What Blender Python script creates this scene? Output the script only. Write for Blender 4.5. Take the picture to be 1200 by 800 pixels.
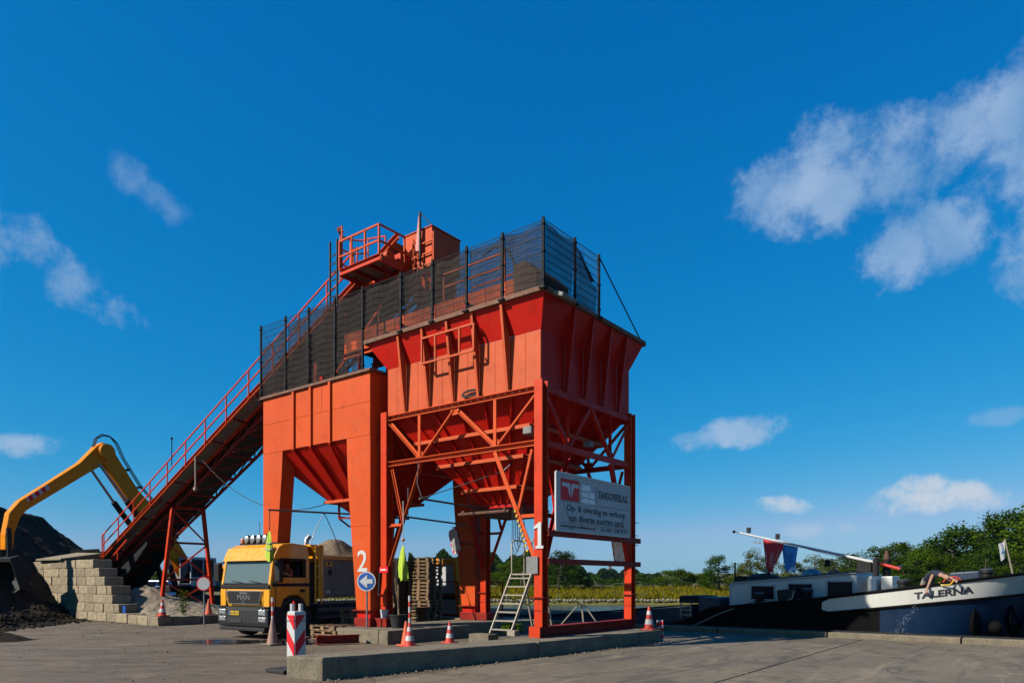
import bpy, bmesh, math, random
from mathutils import Vector, Matrix, noise as mnoise
R = math.radians
random.seed(7)
scene = bpy.context.scene
col = scene.collection
for o in list(bpy.data.objects):
    bpy.data.objects.remove(o)

# ------------------------------------------------------------------ camera, sky, sun, exposure
CAM_H = 1.8
cd = bpy.data.cameras.new('camera'); cam = bpy.data.objects.new('camera', cd); col.objects.link(cam)
cam.location = (0, 0, CAM_H); cam.rotation_euler = (R(90), 0, 0)
cd.sensor_width = 36; cd.lens = 832 / 1200 * 36; cd.shift_y = 280 / 1200
cd.clip_start = .1; cd.clip_end = 6000
scene.camera = cam
scene.cycles.max_bounces = 5; scene.cycles.diffuse_bounces = 3; scene.cycles.glossy_bounces = 3; scene.cycles.transmission_bounces = 3; scene.cycles.transparent_max_bounces = 10

SUN_AZ, SUN_EL = 65, 36          # azimuth measured from straight behind the camera towards the left
sdir = Vector((-math.sin(R(SUN_AZ)) * math.cos(R(SUN_EL)), -math.cos(R(SUN_AZ)) * math.cos(R(SUN_EL)), math.sin(R(SUN_EL))))
sl = bpy.data.lights.new('sun', 'SUN'); so = bpy.data.objects.new('sun', sl); col.objects.link(so)
sl.energy = 5.0; sl.angle = R(.5); sl.color = (1, .93, .82)
so.location = (-40, -20, 40); so.rotation_euler = (-sdir).to_track_quat('-Z', 'Y').to_euler()

world = bpy.data.worlds.new('World'); scene.world = world; world.use_nodes = True
def build_world():
    nt = world.node_tree; N = nt.nodes; L = nt.links
    N.clear()
    def nd(t, **k):
        n = N.new(t)
        for a, b in k.items(): setattr(n, a, b)
        return n
    def mth(op, a, b=None, c=None, clamp=False):
        n = nd('ShaderNodeMath', operation=op); n.use_clamp = clamp
        for i, x in enumerate((a, b, c)):
            if x is None: continue
            if isinstance(x, (int, float)): n.inputs[i].default_value = x
            else: L.new(x, n.inputs[i])
        return n.outputs[0]
    out = nd('ShaderNodeOutputWorld'); bg = nd('ShaderNodeBackground'); L.new(bg.outputs[0], out.inputs[0])
    bg.inputs[1].default_value = .068
    sky = nd('ShaderNodeTexSky', sky_type='NISHITA'); sky.sun_disc = False
    sky.sun_elevation = R(SUN_EL); sky.sun_rotation = math.atan2(sdir.x, sdir.y)
    sky.air_density = 1.0; sky.dust_density = .3; sky.ozone_density = 2.0; sky.altitude = 0
    # clear deep-blue air: one uniform grade of the whole sky
    sp = nd('ShaderNodeSeparateColor'); cb = nd('ShaderNodeCombineColor'); L.new(sky.outputs[0], sp.inputs[0])
    ch = []
    for i, (k, p) in enumerate(((.0139, 3.0), (.92, .75), (2.5, .45))):
        ch.append(mth('MULTIPLY', mth('POWER', sp.outputs[i], p), k))
    ch[0] = mth('MINIMUM', ch[0], mth('MULTIPLY', ch[1], .55))
    for i in range(3): L.new(ch[i], cb.inputs[i])
    tc = nd('ShaderNodeTexCoord'); sx = nd('ShaderNodeSeparateXYZ'); L.new(tc.outputs['Generated'], sx.inputs[0])
    az = mth('ARCTAN2', sx.outputs[0], sx.outputs[1]); el = mth('ARCSINE', sx.outputs[2])
    # fractal wobble of the cloud outlines
    def noise(scale, detail, rough, vec):
        n = nd('ShaderNodeTexNoise'); n.inputs['Scale'].default_value = scale; n.inputs['Detail'].default_value = detail
        n.inputs['Roughness'].default_value = rough; L.new(vec, n.inputs['Vector']); return n.outputs[0]
    n1 = noise(9, 7, .58, tc.outputs['Generated']); n2 = noise(24, 7, .68, tc.outputs['Generated'])
    wob = mth('ADD', mth('MULTIPLY', mth('SUBTRACT', n1, .5), 3.2), mth('MULTIPLY', mth('SUBTRACT', n2, .5), 3.4))
    w1 = mth('ADD', wob, 1.0); ae = nd('ShaderNodeCombineXYZ'); L.new(az, ae.inputs[0]); L.new(el, ae.inputs[1])
    # clouds: azimuth, elevation, half width, half height (degrees), tilt, strength
    clouds = [(20.6, 27.0, 3.4, 2.2, 5, .7), (24.4, 27.4, 3.6, 3.3, 10, .8), (28.6, 27.6, 3.6, 3.0, 10, .72),
              (32.0, 28.0, 3.4, 2.6, 12, .72), (35.8, 28.8, 3.4, 2.6, 18, .75), (28.6, 21.9, 3.0, 2.4, 12, .72), (32.2, 22.6, 3.4, 2.2, 8, .7), (36.8, 22.0, 3.0, 4.6, 10, .62), (36.0, 25.4, 4.2, 2.8, 10, .66),
              (-29.8, 18.7, 2.8, 1.5, -24, .6), (-31.8, 19.9, 3.2, 1.9, -22, .62), (-34.5, 21.3, 3.2, 2.0, -18, .66), (-38.0, 22.8, 3.2, 2.2, -20, .55), (-28.6, 26.9, 2.2, 1.5, -20, .5, .35), (-26.2, 25.4, 2.4, 1.3, -32, .5, .35),
              (17.2, 11.1, 4.2, 1.1, 6, .6), (14.6, 10.9, 2.0, .7, 0, .3), (30.0, 5.6, 4.0, 1.15, 2, 1.0), (30.2, 6.6, 1.7, 1.0, 0, 1.0), (28.4, 5.9, 1.6, .8, 0, .9), (32.3, 6.0, 1.6, .9, 0, .95), (20.8, 5.6, 2.1, .7, -5, .85),
              (23.5, 3.7, 3.5, .7, 0, .35), (-34.5, 8.9, 2.4, .95, 5, .6), (34.5, 10.8, 1.8, .6, 0, .25),
              (-55, 24, 9, 4, 10, .7), (-78, 17, 10, 3, 0, .7), (60, 20, 9, 4, 15, .7), (84, 27, 8, 4, 0, .7), (112, 18, 11, 4, 0, .7),
              (-118, 32, 9, 5, 0, .6), (150, 22, 10, 4, 0, .7), (178, 35, 8, 4, 0, .7), (-150, 16, 9, 3, 0, .6)]
    tot = None
    for (a, e, w, h, t, s, *bias) in clouds:
        mp = nd('ShaderNodeMapping', vector_type='TEXTURE'); L.new(ae.outputs[0], mp.inputs[0])
        mp.inputs['Location'].default_value = (R(a), R(e), 0); mp.inputs['Rotation'].default_value = (0, 0, R(t)); mp.inputs['Scale'].default_value = (R(w), R(h), 1)
        vm = nd('ShaderNodeVectorMath', operation='DOT_PRODUCT'); L.new(mp.outputs[0], vm.inputs[0]); L.new(mp.outputs[0], vm.inputs[1])
        d = mth('SUBTRACT', w1, vm.outputs['Value'])
        ss = nd('ShaderNodeMapRange'); ss.interpolation_type = 'SMOOTHSTEP'
        L.new(d, ss.inputs[0]); lo = bias[0] if bias else -.2; ss.inputs[1].default_value = lo; ss.inputs[2].default_value = lo + (2.2 if bias else 1.45)
        ss.inputs[3].default_value = 0; ss.inputs[4].default_value = s
        tot = ss.outputs[0] if tot is None else mth('MAXIMUM', tot, ss.outputs[0])
    # cloud tone: brighter where thick, softly modelled
    n3 = noise(11, 4, .5, tc.outputs['Generated'])
    tone = nd('ShaderNodeMapRange'); L.new(n3, tone.inputs[0]); tone.inputs[1].default_value = .3; tone.inputs[2].default_value = .7
    cr = nd('ShaderNodeMix', data_type='RGBA'); L.new(tone.outputs[0], cr.inputs[0])
    cr.inputs[6].default_value = (1.7, 3.2, 5.3, 1); cr.inputs[7].default_value = (3.9, 5.0, 6.6, 1)
    lowc = nd('ShaderNodeMapRange'); L.new(el, lowc.inputs[0]); lowc.inputs[1].default_value = R(17); lowc.inputs[2].default_value = R(6)
    cw = nd('ShaderNodeMix', data_type='RGBA'); L.new(lowc.outputs[0], cw.inputs[0]); L.new(cr.outputs[2], cw.inputs[6]); cw.inputs[7].default_value = (4.6, 5.3, 6.2, 1)
    mx = nd('ShaderNodeMix', data_type='RGBA'); L.new(tot, mx.inputs[0])
    # low thin haze at the horizon
    L.new(cb.outputs[0], mx.inputs[6]); L.new(cw.outputs[2], mx.inputs[7])
    L.new(mx.outputs[2], bg.inputs[0])
build_world()
vs = scene.view_settings
vs.view_transform = 'Standard'; vs.look = 'None'; vs.exposure = .8; vs.gamma = 1; vs.use_curve_mapping = False

# ------------------------------------------------------------------ frames
# quay frame: a runs along the drive-through lanes towards the water, b runs along the quay to the left
TH = R(52.1); P0 = Vector((.75, 18.25, 0))
VV = Vector((math.cos(TH), math.sin(TH), 0)); UU = Vector((-VV.y, VV.x, 0))
def W(a, b, z=0): return P0 + VV * a + UU * b + Vector((0, 0, z))

# ------------------------------------------------------------------ mesh collecting
class MB:
    def __init__(s): s.v = []; s.f = []; s.m = []; s.mi = 0
    def add(s, vs, fs):
        n = len(s.v); s.v += [tuple(p) for p in vs]
        s.f += [tuple(i + n for i in f) for f in fs]; s.m += [s.mi] * len(fs); return s
    def box(s, x0, x1, y0, y1, z0, z1):
        v = [(x, y, z) for z in (z0, z1) for y in (y0, y1) for x in (x0, x1)]
        return s.add(v, [(0, 2, 3, 1), (4, 5, 7, 6), (0, 1, 5, 4), (2, 6, 7, 3), (0, 4, 6, 2), (1, 3, 7, 5)])
    def frame(s, p, q, up=(0, 0, 1)):
        p, q = Vector(p), Vector(q); d = (q - p).normalized(); up = Vector(up)
        if abs(d.dot(up)) > .98: up = Vector((1, 0, 0)) if abs(d.x) < .9 else Vector((0, 1, 0))
        x = d.cross(up).normalized(); y = x.cross(d).normalized(); return p, q, x, y
    def beam(s, p, q, w, h, up=(0, 0, 1), ox=0, oy=0):
        p, q, x, y = s.frame(p, q, up); v = []
        for e in (p, q):
            for (i, j) in ((-1, -1), (1, -1), (1, 1), (-1, 1)): v.append(e + x * (ox + i * w / 2) + y * (oy + j * h / 2))
        return s.add(v, [(3, 2, 1, 0), (4, 5, 6, 7), (0, 1, 5, 4), (1, 2, 6, 5), (2, 3, 7, 6), (3, 0, 4, 7)])
    def hbeam(s, p, q, w, h, t=.02, up=(0, 0, 1)):
        s.beam(p, q, w, t, up, 0, h / 2 - t / 2); s.beam(p, q, w, t, up, 0, -h / 2 + t / 2); return s.beam(p, q, t, h - 2 * t, up)
    def chan(s, p, q, w, h, t=.015, up=(0, 0, 1), side=1):
        s.beam(p, q, w, t, up, 0, h / 2 - t / 2); s.beam(p, q, w, t, up, 0, -h / 2 + t / 2)
        return s.beam(p, q, t, h - 2 * t, up, side * (w / 2 - t / 2), 0)
    def angle(s, p, q, w, h, t=.015, up=(0, 0, 1), side=1):
        s.beam(p, q, w, t, up, 0, -h / 2 + t / 2); return s.beam(p, q, t, h - t, up, side * (w / 2 - t / 2), t / 2)
    def tube(s, p, q, r, n=8, r2=None, cap=True):
        p, q, x, y = s.frame(p, q); r2 = r if r2 is None else r2; v = []
        for e, rr in ((p, r), (q, r2)):
            for i in range(n):
                a = 2 * math.pi * i / n; v.append(e + x * rr * math.cos(a) + y * rr * math.sin(a))
        f = [(i, (i + 1) % n, n + (i + 1) % n, n + i) for i in range(n)]
        if cap: f += [tuple(range(n - 1, -1, -1)), tuple(range(n, 2 * n))]
        return s.add(v, f)
    def path(s, pts, r, n=6, closed=False):
        pts = [Vector(p) for p in pts]; m = len(pts); v = []; f = []; up = None
        for i in range(m):
            a = pts[(i - 1) % m] if (i or closed) else pts[i]; b = pts[(i + 1) % m] if (i < m - 1 or closed) else pts[i]
            d = (b - a).normalized()
            if up is None:
                up = Vector((0, 0, 1)) if abs(d.z) < .9 else Vector((1, 0, 0))
            x = d.cross(up).normalized(); y = x.cross(d).normalized(); up = y
            rr = r[i] if isinstance(r, (list, tuple)) else r
            for k in range(n):
                an = 2 * math.pi * k / n; v.append(pts[i] + x * rr * math.cos(an) + y * rr * math.sin(an))
        for i in range(m if closed else m - 1):
            j = (i + 1) % m
            for k in range(n): f.append((i * n + k, i * n + (k + 1) % n, j * n + (k + 1) % n, j * n + k))
        if not closed: f += [tuple(range(n - 1, -1, -1)), tuple(range((m - 1) * n, m * n))]
        return s.add(v, f)
    def slab(s, pts, t, flip=False):
        pts = [Vector(p) for p in pts]; n = len(pts)
        nr = Vector((0, 0, 0))
        for i in range(n):
            a, b = pts[i], pts[(i + 1) % n]
            nr += Vector(((a.y - b.y) * (a.z + b.z), (a.z - b.z) * (a.x + b.x), (a.x - b.x) * (a.y + b.y)))
        nr.normalize()
        if flip: nr = -nr
        q = [p - nr * t for p in pts]
        f = [tuple(range(n)), tuple(range(2 * n - 1, n - 1, -1))] + [(i, n + i, n + (i + 1) % n, (i + 1) % n) for i in range(n)]
        return s.add(pts + q, f)
    def prism(s, poly, ax, d0, d1):
        # poly in the two other axes (order x,y,z without ax), extruded along ax from d0 to d1
        n = len(poly); v = []
        for d in (d0, d1):
            for (p, q) in poly:
                v.append({'x': (d, p, q), 'y': (p, d, q), 'z': (p, q, d)}[ax])
        f = [tuple(range(n - 1, -1, -1)), tuple(range(n, 2 * n))] + [(i, (i + 1) % n, n + (i + 1) % n, n + i) for i in range(n)]
        return s.add(v, f)
    def lathe(s, prof, c=(0, 0, 0), n=16, ax='z'):
        v = []; f = []; m = len(prof)
        for (r, z) in prof:
            for i in range(n):
                a = 2 * math.pi * i / n; x, y = r * math.cos(a), r * math.sin(a)
                v.append({'z': (c[0] + x, c[1] + y, c[2] + z), 'x': (c[0] + z, c[1] + x, c[2] + y), 'y': (c[0] + y, c[1] + z, c[2] + x)}[ax])
        for j in range(m - 1):
            for i in range(n): f.append((j * n + i, j * n + (i + 1) % n, (j + 1) * n + (i + 1) % n, (j + 1) * n + i))
        f += [tuple(range(n - 1, -1, -1)), tuple(range((m - 1) * n, m * n))]
        return s.add(v, f)
    def ball(s, c, r, n=10, m=7, sc=(1, 1, 1)):
        prof = []
        v = []; f = []
        for j in range(m + 1):
            t = math.pi * j / m
            for i in range(n):
                a = 2 * math.pi * i / n
                v.append((c[0] + sc[0] * r * math.sin(t) * math.cos(a), c[1] + sc[1] * r * math.sin(t) * math.sin(a), c[2] - sc[2] * r * math.cos(t)))
        for j in range(m):
            for i in range(n): f.append((j * n + i, j * n + (i + 1) % n, (j + 1) * n + (i + 1) % n, (j + 1) * n + i))
        return s.add(v, f)
    def mesh(s, name, off=(0, 0, 0), smooth=None):
        me = bpy.data.meshes.new(name); o = Vector(off)
        me.from_pydata([tuple(Vector(p) - o) for p in s.v], [], s.f)
        bm = bmesh.new(); bm.from_mesh(me); bmesh.ops.remove_doubles(bm, verts=bm.verts, dist=1e-5) if smooth == 'weld' else None
        bmesh.ops.recalc_face_normals(bm, faces=bm.faces); bm.to_mesh(me); bm.free()
        if smooth is not None:
            me.polygons.foreach_set('use_smooth', [True] * len(me.polygons)); me.set_sharp_from_angle(angle=R(38))
        return me
    def build(s, name, mat, parent=None, smooth=None, bevel=0, kind=None, label=None):
        off = ORI.get(parent.name, (0, 0, 0)) if parent else (0, 0, 0)
        me = s.mesh(name, off, smooth); o = bpy.data.objects.new(name, me); col.objects.link(o)
        for m in (mat if isinstance(mat, (list, tuple)) else [mat]): me.materials.append(m)
        if len(me.materials) > 1 and len(me.polygons) == len(s.m): me.polygons.foreach_set('material_index', s.m)
        if parent: o.parent = parent; ORI[o.name] = off
        if bevel:
            b = o.modifiers.new('bevel', 'BEVEL'); b.width = bevel; b.segments = 2; b.limit_method = 'ANGLE'; b.angle_limit = R(40)
        if kind: o['kind'] = kind
        if label: o['label'] = label
        return o
ORI = {}
def tag(o, label=None, cat=None, group=None, kind=None):
    for k, x in (('label', label), ('category', cat), ('group', group), ('kind', kind)):
        if x: o[k] = x
    return o
def thing(name, label, cat, at=(0, 0, 0), group=None, frame='S', rz=0):
    """frame S: quay frame, coordinates given as (a, b, z). W: world axes. L: own local axes turned by rz."""
    o = bpy.data.objects.new(name, None); col.objects.link(o); o.empty_display_size = .2
    if frame == 'S': o.location = W(*at); o.rotation_euler = (0, 0, TH); ORI[o.name] = at
    elif frame == 'W': o.location = at; ORI[o.name] = at
    else: o.location = at; o.rotation_euler = (0, 0, rz); ORI[o.name] = (0, 0, 0)
    return tag(o, label, cat, group)
def solo(mb, name, mat, label, cat=None, at=(0, 0, 0), group=None, frame='S', rz=0, smooth=None, bevel=0, kind=None):
    o = mb.build(name, mat, None, smooth, bevel)
    if frame in 'SW':
        o.data.transform(Matrix.Translation(-Vector(at)))
        ORI[o.name] = at
    else: ORI[o.name] = (0, 0, 0)
    if frame == 'S': o.location = W(*at); o.rotation_euler = (0, 0, TH)
    elif frame == 'W': o.location = at
    else: o.location = at; o.rotation_euler = (0, 0, rz)
    return tag(o, label, cat, group, kind)
def copy_tree(o, parent=None):
    c = o.copy(); col.objects.link(c)
    if parent: c.parent = parent
    for ch in list(o.children): copy_tree(ch, c)
    return c

# ------------------------------------------------------------------ materials
def mat(name, base, rough=.6, metal=0, var=.25, scale=3, second=None, streak=0, spots=None, spot_amt=.12, bump=.15, bscale=40,
        spec=.5, coat=0, alpha=1, trans=0, spot_scale=9, detail=6, alb=.48, objvar=0, dust=0):
    """Principled material with large-scale tone variation, optional vertical streaks, spots of a second colour and fine relief."""
    m = bpy.data.materials.new(name); m.use_nodes = True; nt = m.node_tree; N = nt.nodes; L = nt.links
    bs = N['Principled BSDF']
    tc = N.new('ShaderNodeTexCoord'); co = tc.outputs['Object']
    def noise(sc, det=detail, ro=.6, vec=None):
        n = N.new('ShaderNodeTexNoise'); n.inputs['Scale'].default_value = sc; n.inputs['Detail'].default_value = det
        n.inputs['Roughness'].default_value = ro; L.new(vec or co, n.inputs['Vector']); return n.outputs[0]
    def ramp(x, a, b):
        n = N.new('ShaderNodeMapRange'); n.interpolation_type = 'SMOOTHSTEP'; L.new(x, n.inputs[0]); n.inputs[1].default_value = a; n.inputs[2].default_value = b; return n.outputs[0]
    def mix(f, a, b):
        n = N.new('ShaderNodeMix'); n.data_type = 'RGBA'
        L.new(f, n.inputs[0])
        for i, x in ((6, a), (7, b)):
            if isinstance(x, tuple): n.inputs[i].default_value = (*x[:3], 1)
            else: L.new(x, n.inputs[i])
        return n.outputs[2]
    base = tuple(x * alb for x in base); second = second and tuple(x * alb for x in second); spots = spots and tuple(x * alb for x in spots)
    sec = second or tuple(c * (1 - var * 1.6) for c in base)
    hi = tuple(min(1, c * (1 + var)) for c in base)
    c = mix(ramp(noise(scale), .3, .72), sec if second else hi, base)
    if not second: c = mix(ramp(noise(scale * 2.7), .52, .8), c, sec)
    if streak:
        mp = N.new('ShaderNodeMapping'); mp.inputs['Scale'].default_value = (6, 6, .35); L.new(co, mp.inputs[0])
        st = ramp(noise(2.2, 5, .65, mp.outputs[0]), .52, .75)
        ms = N.new('ShaderNodeMath'); ms.operation = 'MULTIPLY'; ms.inputs[1].default_value = streak; L.new(st, ms.inputs[0])
        c = mix(ms.outputs[0], c, tuple(x * .45 for x in base) if not spots else tuple(.5 * x + .25 * y for x, y in zip(spots, base)))
    if spots:
        sp = ramp(noise(spot_scale, 8, .7), .72 - spot_amt, .8 - spot_amt)
        c = mix(sp, c, spots)
    if dust:     # sand dust and thin rust runs
        mp3 = N.new('ShaderNodeMapping'); mp3.inputs['Scale'].default_value = (17, 17, .55); L.new(co, mp3.inputs[0])
        rn = ramp(noise(1.6, 6, .7, mp3.outputs[0]), .6, .74); big = ramp(noise(.7, 4), .45, .65)
        m1 = N.new('ShaderNodeMath'); m1.operation = 'MULTIPLY'; L.new(rn, m1.inputs[0]); L.new(big, m1.inputs[1])
        m2 = N.new('ShaderNodeMath'); m2.operation = 'MULTIPLY'; m2.inputs[1].default_value = min(1, dust * 2.2); L.new(m1.outputs[0], m2.inputs[0])
        c = mix(m2.outputs[0], c, (.085, .026, .01))
        m3 = N.new('ShaderNodeMath'); m3.operation = 'MULTIPLY'; m3.inputs[1].default_value = dust; L.new(ramp(noise(2.3, 9, .75), .5, .75), m3.inputs[0])
        c = mix(m3.outputs[0], c, (.2, .1, .055))
    if objvar:   # piece-to-piece difference
        oi = N.new('ShaderNodeObjectInfo'); hv = N.new('ShaderNodeHueSaturation'); vr = N.new('ShaderNodeMapRange'); L.new(oi.outputs['Random'], vr.inputs[0])
        vr.inputs[3].default_value = 1 - objvar; vr.inputs[4].default_value = 1 + objvar * .7; L.new(vr.outputs[0], hv.inputs['Value']); L.new(c, hv.inputs['Color']); c = hv.outputs[0]
    L.new(c, bs.inputs['Base Color'])
    rr = N.new('ShaderNodeMapRange'); L.new(noise(scale * 4), rr.inputs[0]); rr.inputs[1].default_value = .3; rr.inputs[2].default_value = .7
    rr.inputs[3].default_value = max(.02, rough - .12); rr.inputs[4].default_value = min(1, rough + .12); L.new(rr.outputs[0], bs.inputs['Roughness'])
    bs.inputs['Metallic'].default_value = metal; bs.inputs['Specular IOR Level'].default_value = spec
    bs.inputs['Coat Weight'].default_value = coat; bs.inputs['Alpha'].default_value = alpha; bs.inputs['Transmission Weight'].default_value = trans
    if bump:
        b = N.new('ShaderNodeBump'); b.inputs['Strength'].default_value = bump; b.inputs['Distance'].default_value = .02
        L.new(noise(bscale, 5, .65), b.inputs['Height']); L.new(b.outputs[0], bs.inputs['Normal'])
    return m
RUST = (.07, .022, .01)
M = {}
M['signpanel'] = mat('sign_panel', (.68, .7, .7), .55, spec=.2, var=.08, scale=2, streak=.15, spots=(.3, .22, .16), spot_amt=.02, bump=.02)
M['pure_white'] = mat('sign_lettering_white', (.85, .85, .84), .5, var=.03, bump=0, alb=.95)
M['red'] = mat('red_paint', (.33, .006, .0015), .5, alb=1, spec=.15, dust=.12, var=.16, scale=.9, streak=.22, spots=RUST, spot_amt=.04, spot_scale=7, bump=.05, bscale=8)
M['red_orange'] = mat('orange_red_paint', (.37, .048, .006), .55, alb=1, spec=.15, dust=.3, var=.15, scale=.8, streak=.34, spots=(.2, .045, .018), spot_amt=.05, spot_scale=5, bump=.05, bscale=8)
M['red_pale'] = mat('faded_red_paint', (.345, .056, .015), .55, alb=1, spec=.15, dust=.35, var=.16, scale=1.1, streak=.4, spots=(.2, .05, .02), spot_amt=.075, spot_scale=6, bump=.05, bscale=8)
M['red_mid'] = mat('frame_red_paint', (.36, .026, .004), .5, alb=1, spec=.15, dust=.2, var=.2, scale=1.6, streak=.3, spots=RUST, spot_amt=.07, spot_scale=7, bump=.05, bscale=8)
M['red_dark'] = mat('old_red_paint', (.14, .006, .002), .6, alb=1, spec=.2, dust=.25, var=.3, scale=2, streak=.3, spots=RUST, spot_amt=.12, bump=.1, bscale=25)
M['rim'] = mat('rusty_rim', (.19, .085, .045), .85, var=.4, scale=3, spots=(.3, .2, .13), spot_amt=.16, bump=.3)
M['rust'] = mat('rusted_steel', (.12, .045, .022), .85, var=.4, scale=5, bump=.3)
M['steel'] = mat('grey_steel', (.14, .15, .16), .5, metal=.6, var=.25, scale=4, spots=(.1, .06, .04), spot_amt=.08, bump=.08)
M['galv'] = mat('galvanised_steel', (.42, .43, .43), .42, metal=.8, var=.2, scale=8, bump=.05)
M['alu'] = mat('dull_aluminium', (.42, .36, .27), .6, metal=.2, var=.2, scale=6, bump=.05)
M['plate'] = mat('grey_plate', (.22, .22, .21), .7, var=.3, scale=2, streak=.3, spots=(.1, .06, .04), spot_amt=.1, bump=.1)
M['black'] = mat('black_rubber', (.012, .012, .013), .8, var=.3, scale=6, bump=.15)
M['dark'] = mat('dark_paint', (.018, .018, .019), .6, spec=.2, var=.3, scale=3, bump=.05)
M['charcoal'] = mat('charcoal_plastic', (.03, .031, .033), .7, spec=.2, var=.25, scale=4, spots=(.12, .105, .085), spot_amt=.06, bump=.08)
M['fence'] = mat('dark_fence_steel', (.016, .02, .024), .75, spec=.15, metal=0, var=.2, bump=0)
M['yellow'] = mat('truck_yellow', (.52, .225, .001), .32, alb=1, var=.08, scale=1.5, spots=(.3, .17, .05), spot_amt=.02, bump=.02, coat=.4)
M['myellow'] = mat('machine_yellow', (.5, .155, .001), .55, alb=1, spec=.12, var=.15, scale=1.2, spots=(.16, .09, .03), spot_amt=.07, bump=.05)
M['white'] = mat('white_paint', (.74, .74, .72), .4, var=.06, scale=2, streak=.1, bump=.02)
M['signwhite'] = mat('sign_white', (.62, .64, .65), .45, var=.08, scale=2, streak=.15, spots=(.3, .22, .16), spot_amt=.02, bump=.02)
M['concrete'] = mat('kerb_concrete', (.34, .28, .18), .92, var=.35, scale=2.2, second=(.2, .165, .11), spots=(.08, .065, .042), spot_amt=.17, spot_scale=18, streak=.5, bump=1, bscale=26)
M['block'] = mat('block_concrete', objvar=.28, base=(.37, .295, .185), rough=.92, var=.3, scale=1.7, streak=.6, spots=(.17, .13, .08), spot_amt=.16, bump=.8, bscale=20)
M['sand'] = mat('pale_sand', (.30, .235, .16), .95, var=.3, scale=3, spots=(.2, .15, .1), spot_amt=.16, bump=.9, bscale=18)
M['soil'] = mat('dark_wet_soil', (.036, .027, .017), .95, spec=.1, var=.6, scale=1.3, spots=(.012, .01, .009), spot_amt=.2, bump=1, bscale=9)
M['load'] = mat('gritty_sand', (.26, .2, .13), .95, var=.4, scale=6, spots=(.12, .09, .06), spot_amt=.2, bump=1, bscale=30)
M['wood'] = mat('grey_wood', objvar=.4, base=(.27, .165, .08), rough=.85, var=.4, scale=4, spots=(.08, .05, .03), spot_amt=.15, bump=.3)
M['wood_pale'] = mat('weathered_wood', (.34, .29, .22), .85, var=.35, scale=5, spots=(.12, .09, .06), spot_amt=.12, bump=.3)
M['conered'] = mat('cone_red', (.72, .045, .02), .5, var=.12, scale=8, spots=(.2, .05, .03), spot_amt=.05, bump=.03)
M['coneorange'] = mat('cone_orange', (.8, .12, .03), .5, var=.15, scale=8, spots=(.3, .1, .05), spot_amt=.07, bump=.03)
M['conewhite'] = mat('cone_white', (.7, .7, .68), .5, var=.1, scale=8, spots=(.35, .3, .25), spot_amt=.07, bump=.03)
M['conedirty'] = mat('cone_dirty', (.4, .22, .16), .7, var=.35, scale=7, spots=(.28, .25, .2), spot_amt=.2, bump=.08)
M['hivis'] = mat('hivis_cloth', (.5, .68, .03), .8, var=.12, scale=8, bump=.2, bscale=60)
M['hivis_or'] = mat('orange_shirt', (.75, .16, .03), .8, var=.15, scale=8, bump=.2)
M['silver'] = mat('reflective_tape', (.5, .5, .5), .4, var=.1, bump=0)
M['blue_sign'] = mat('sign_blue', (.02, .12, .5), .4, var=.05, bump=0)
M['red_sign'] = mat('sign_red', (.6, .012, .02), .5, alb=.8, spec=.2, var=.05, bump=0)
M['ink'] = mat('sign_ink', (.02, .022, .03), .6, var=.1, bump=0)
M['grey_line'] = mat('sign_grey', (.14, .17, .22), .6, var=.1, bump=0)
M['hull_black'] = mat('hull_black', (.006, .006, .006), .7, spec=.05, var=.3, scale=1, streak=.2, bump=.03, spots=(.03, .02, .015), spot_amt=.03)
M['hull_blue'] = mat('hull_blue', (.002, .02, .062), .45, spec=.2, var=.15, scale=.8, streak=.15, bump=.03)
M['deck_blue'] = mat('deck_blue', (.006, .028, .07), .5, var=.2, scale=2, bump=.05)
M['hull_white'] = mat('hull_white', (.74, .73, .66), .45, var=.08, scale=2, streak=.12, bump=.02)
M['cabin'] = mat('cabin_white', (.84, .84, .78), .4, var=.05, scale=2, streak=.08, bump=.02)
M['skin'] = mat('skin', (.5, .27, .18), .55, var=.1, scale=9, bump=.05)
M['hair'] = mat('brown_hair', (.06, .03, .015), .7, var=.3, scale=30, bump=.4)
M['navy'] = mat('navy_shirt', (.012, .016, .035), .85, var=.2, scale=8, bump=.2)
M['shorts'] = mat('grey_shorts', (.3, .29, .28), .85, var=.15, scale=8, bump=.2)
M['green'] = mat('shrub_green', (.05, .1, .02), .7, var=.3, scale=6, bump=0)
M['feather'] = mat('bird_feathers', (.02, .02, .022), .6, var=.2, bump=.1)
M['car_blue'] = mat('car_blue', (.012, .09, .3), .3, var=.08, scale=1, bump=0, coat=.5)
M['lamp_glass'] = mat('lamp_glass', (.7, .72, .7), .22, metal=.75, var=.5, scale=14, bump=.5, bscale=30, spec=.8)
M['orange_lens'] = mat('orange_lens', (.8, .2, .02), .2, var=.05, bump=0)
M['plate_yellow'] = mat('plate_yellow', (.8, .5, .02), .4, var=.05, bump=0)
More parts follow.
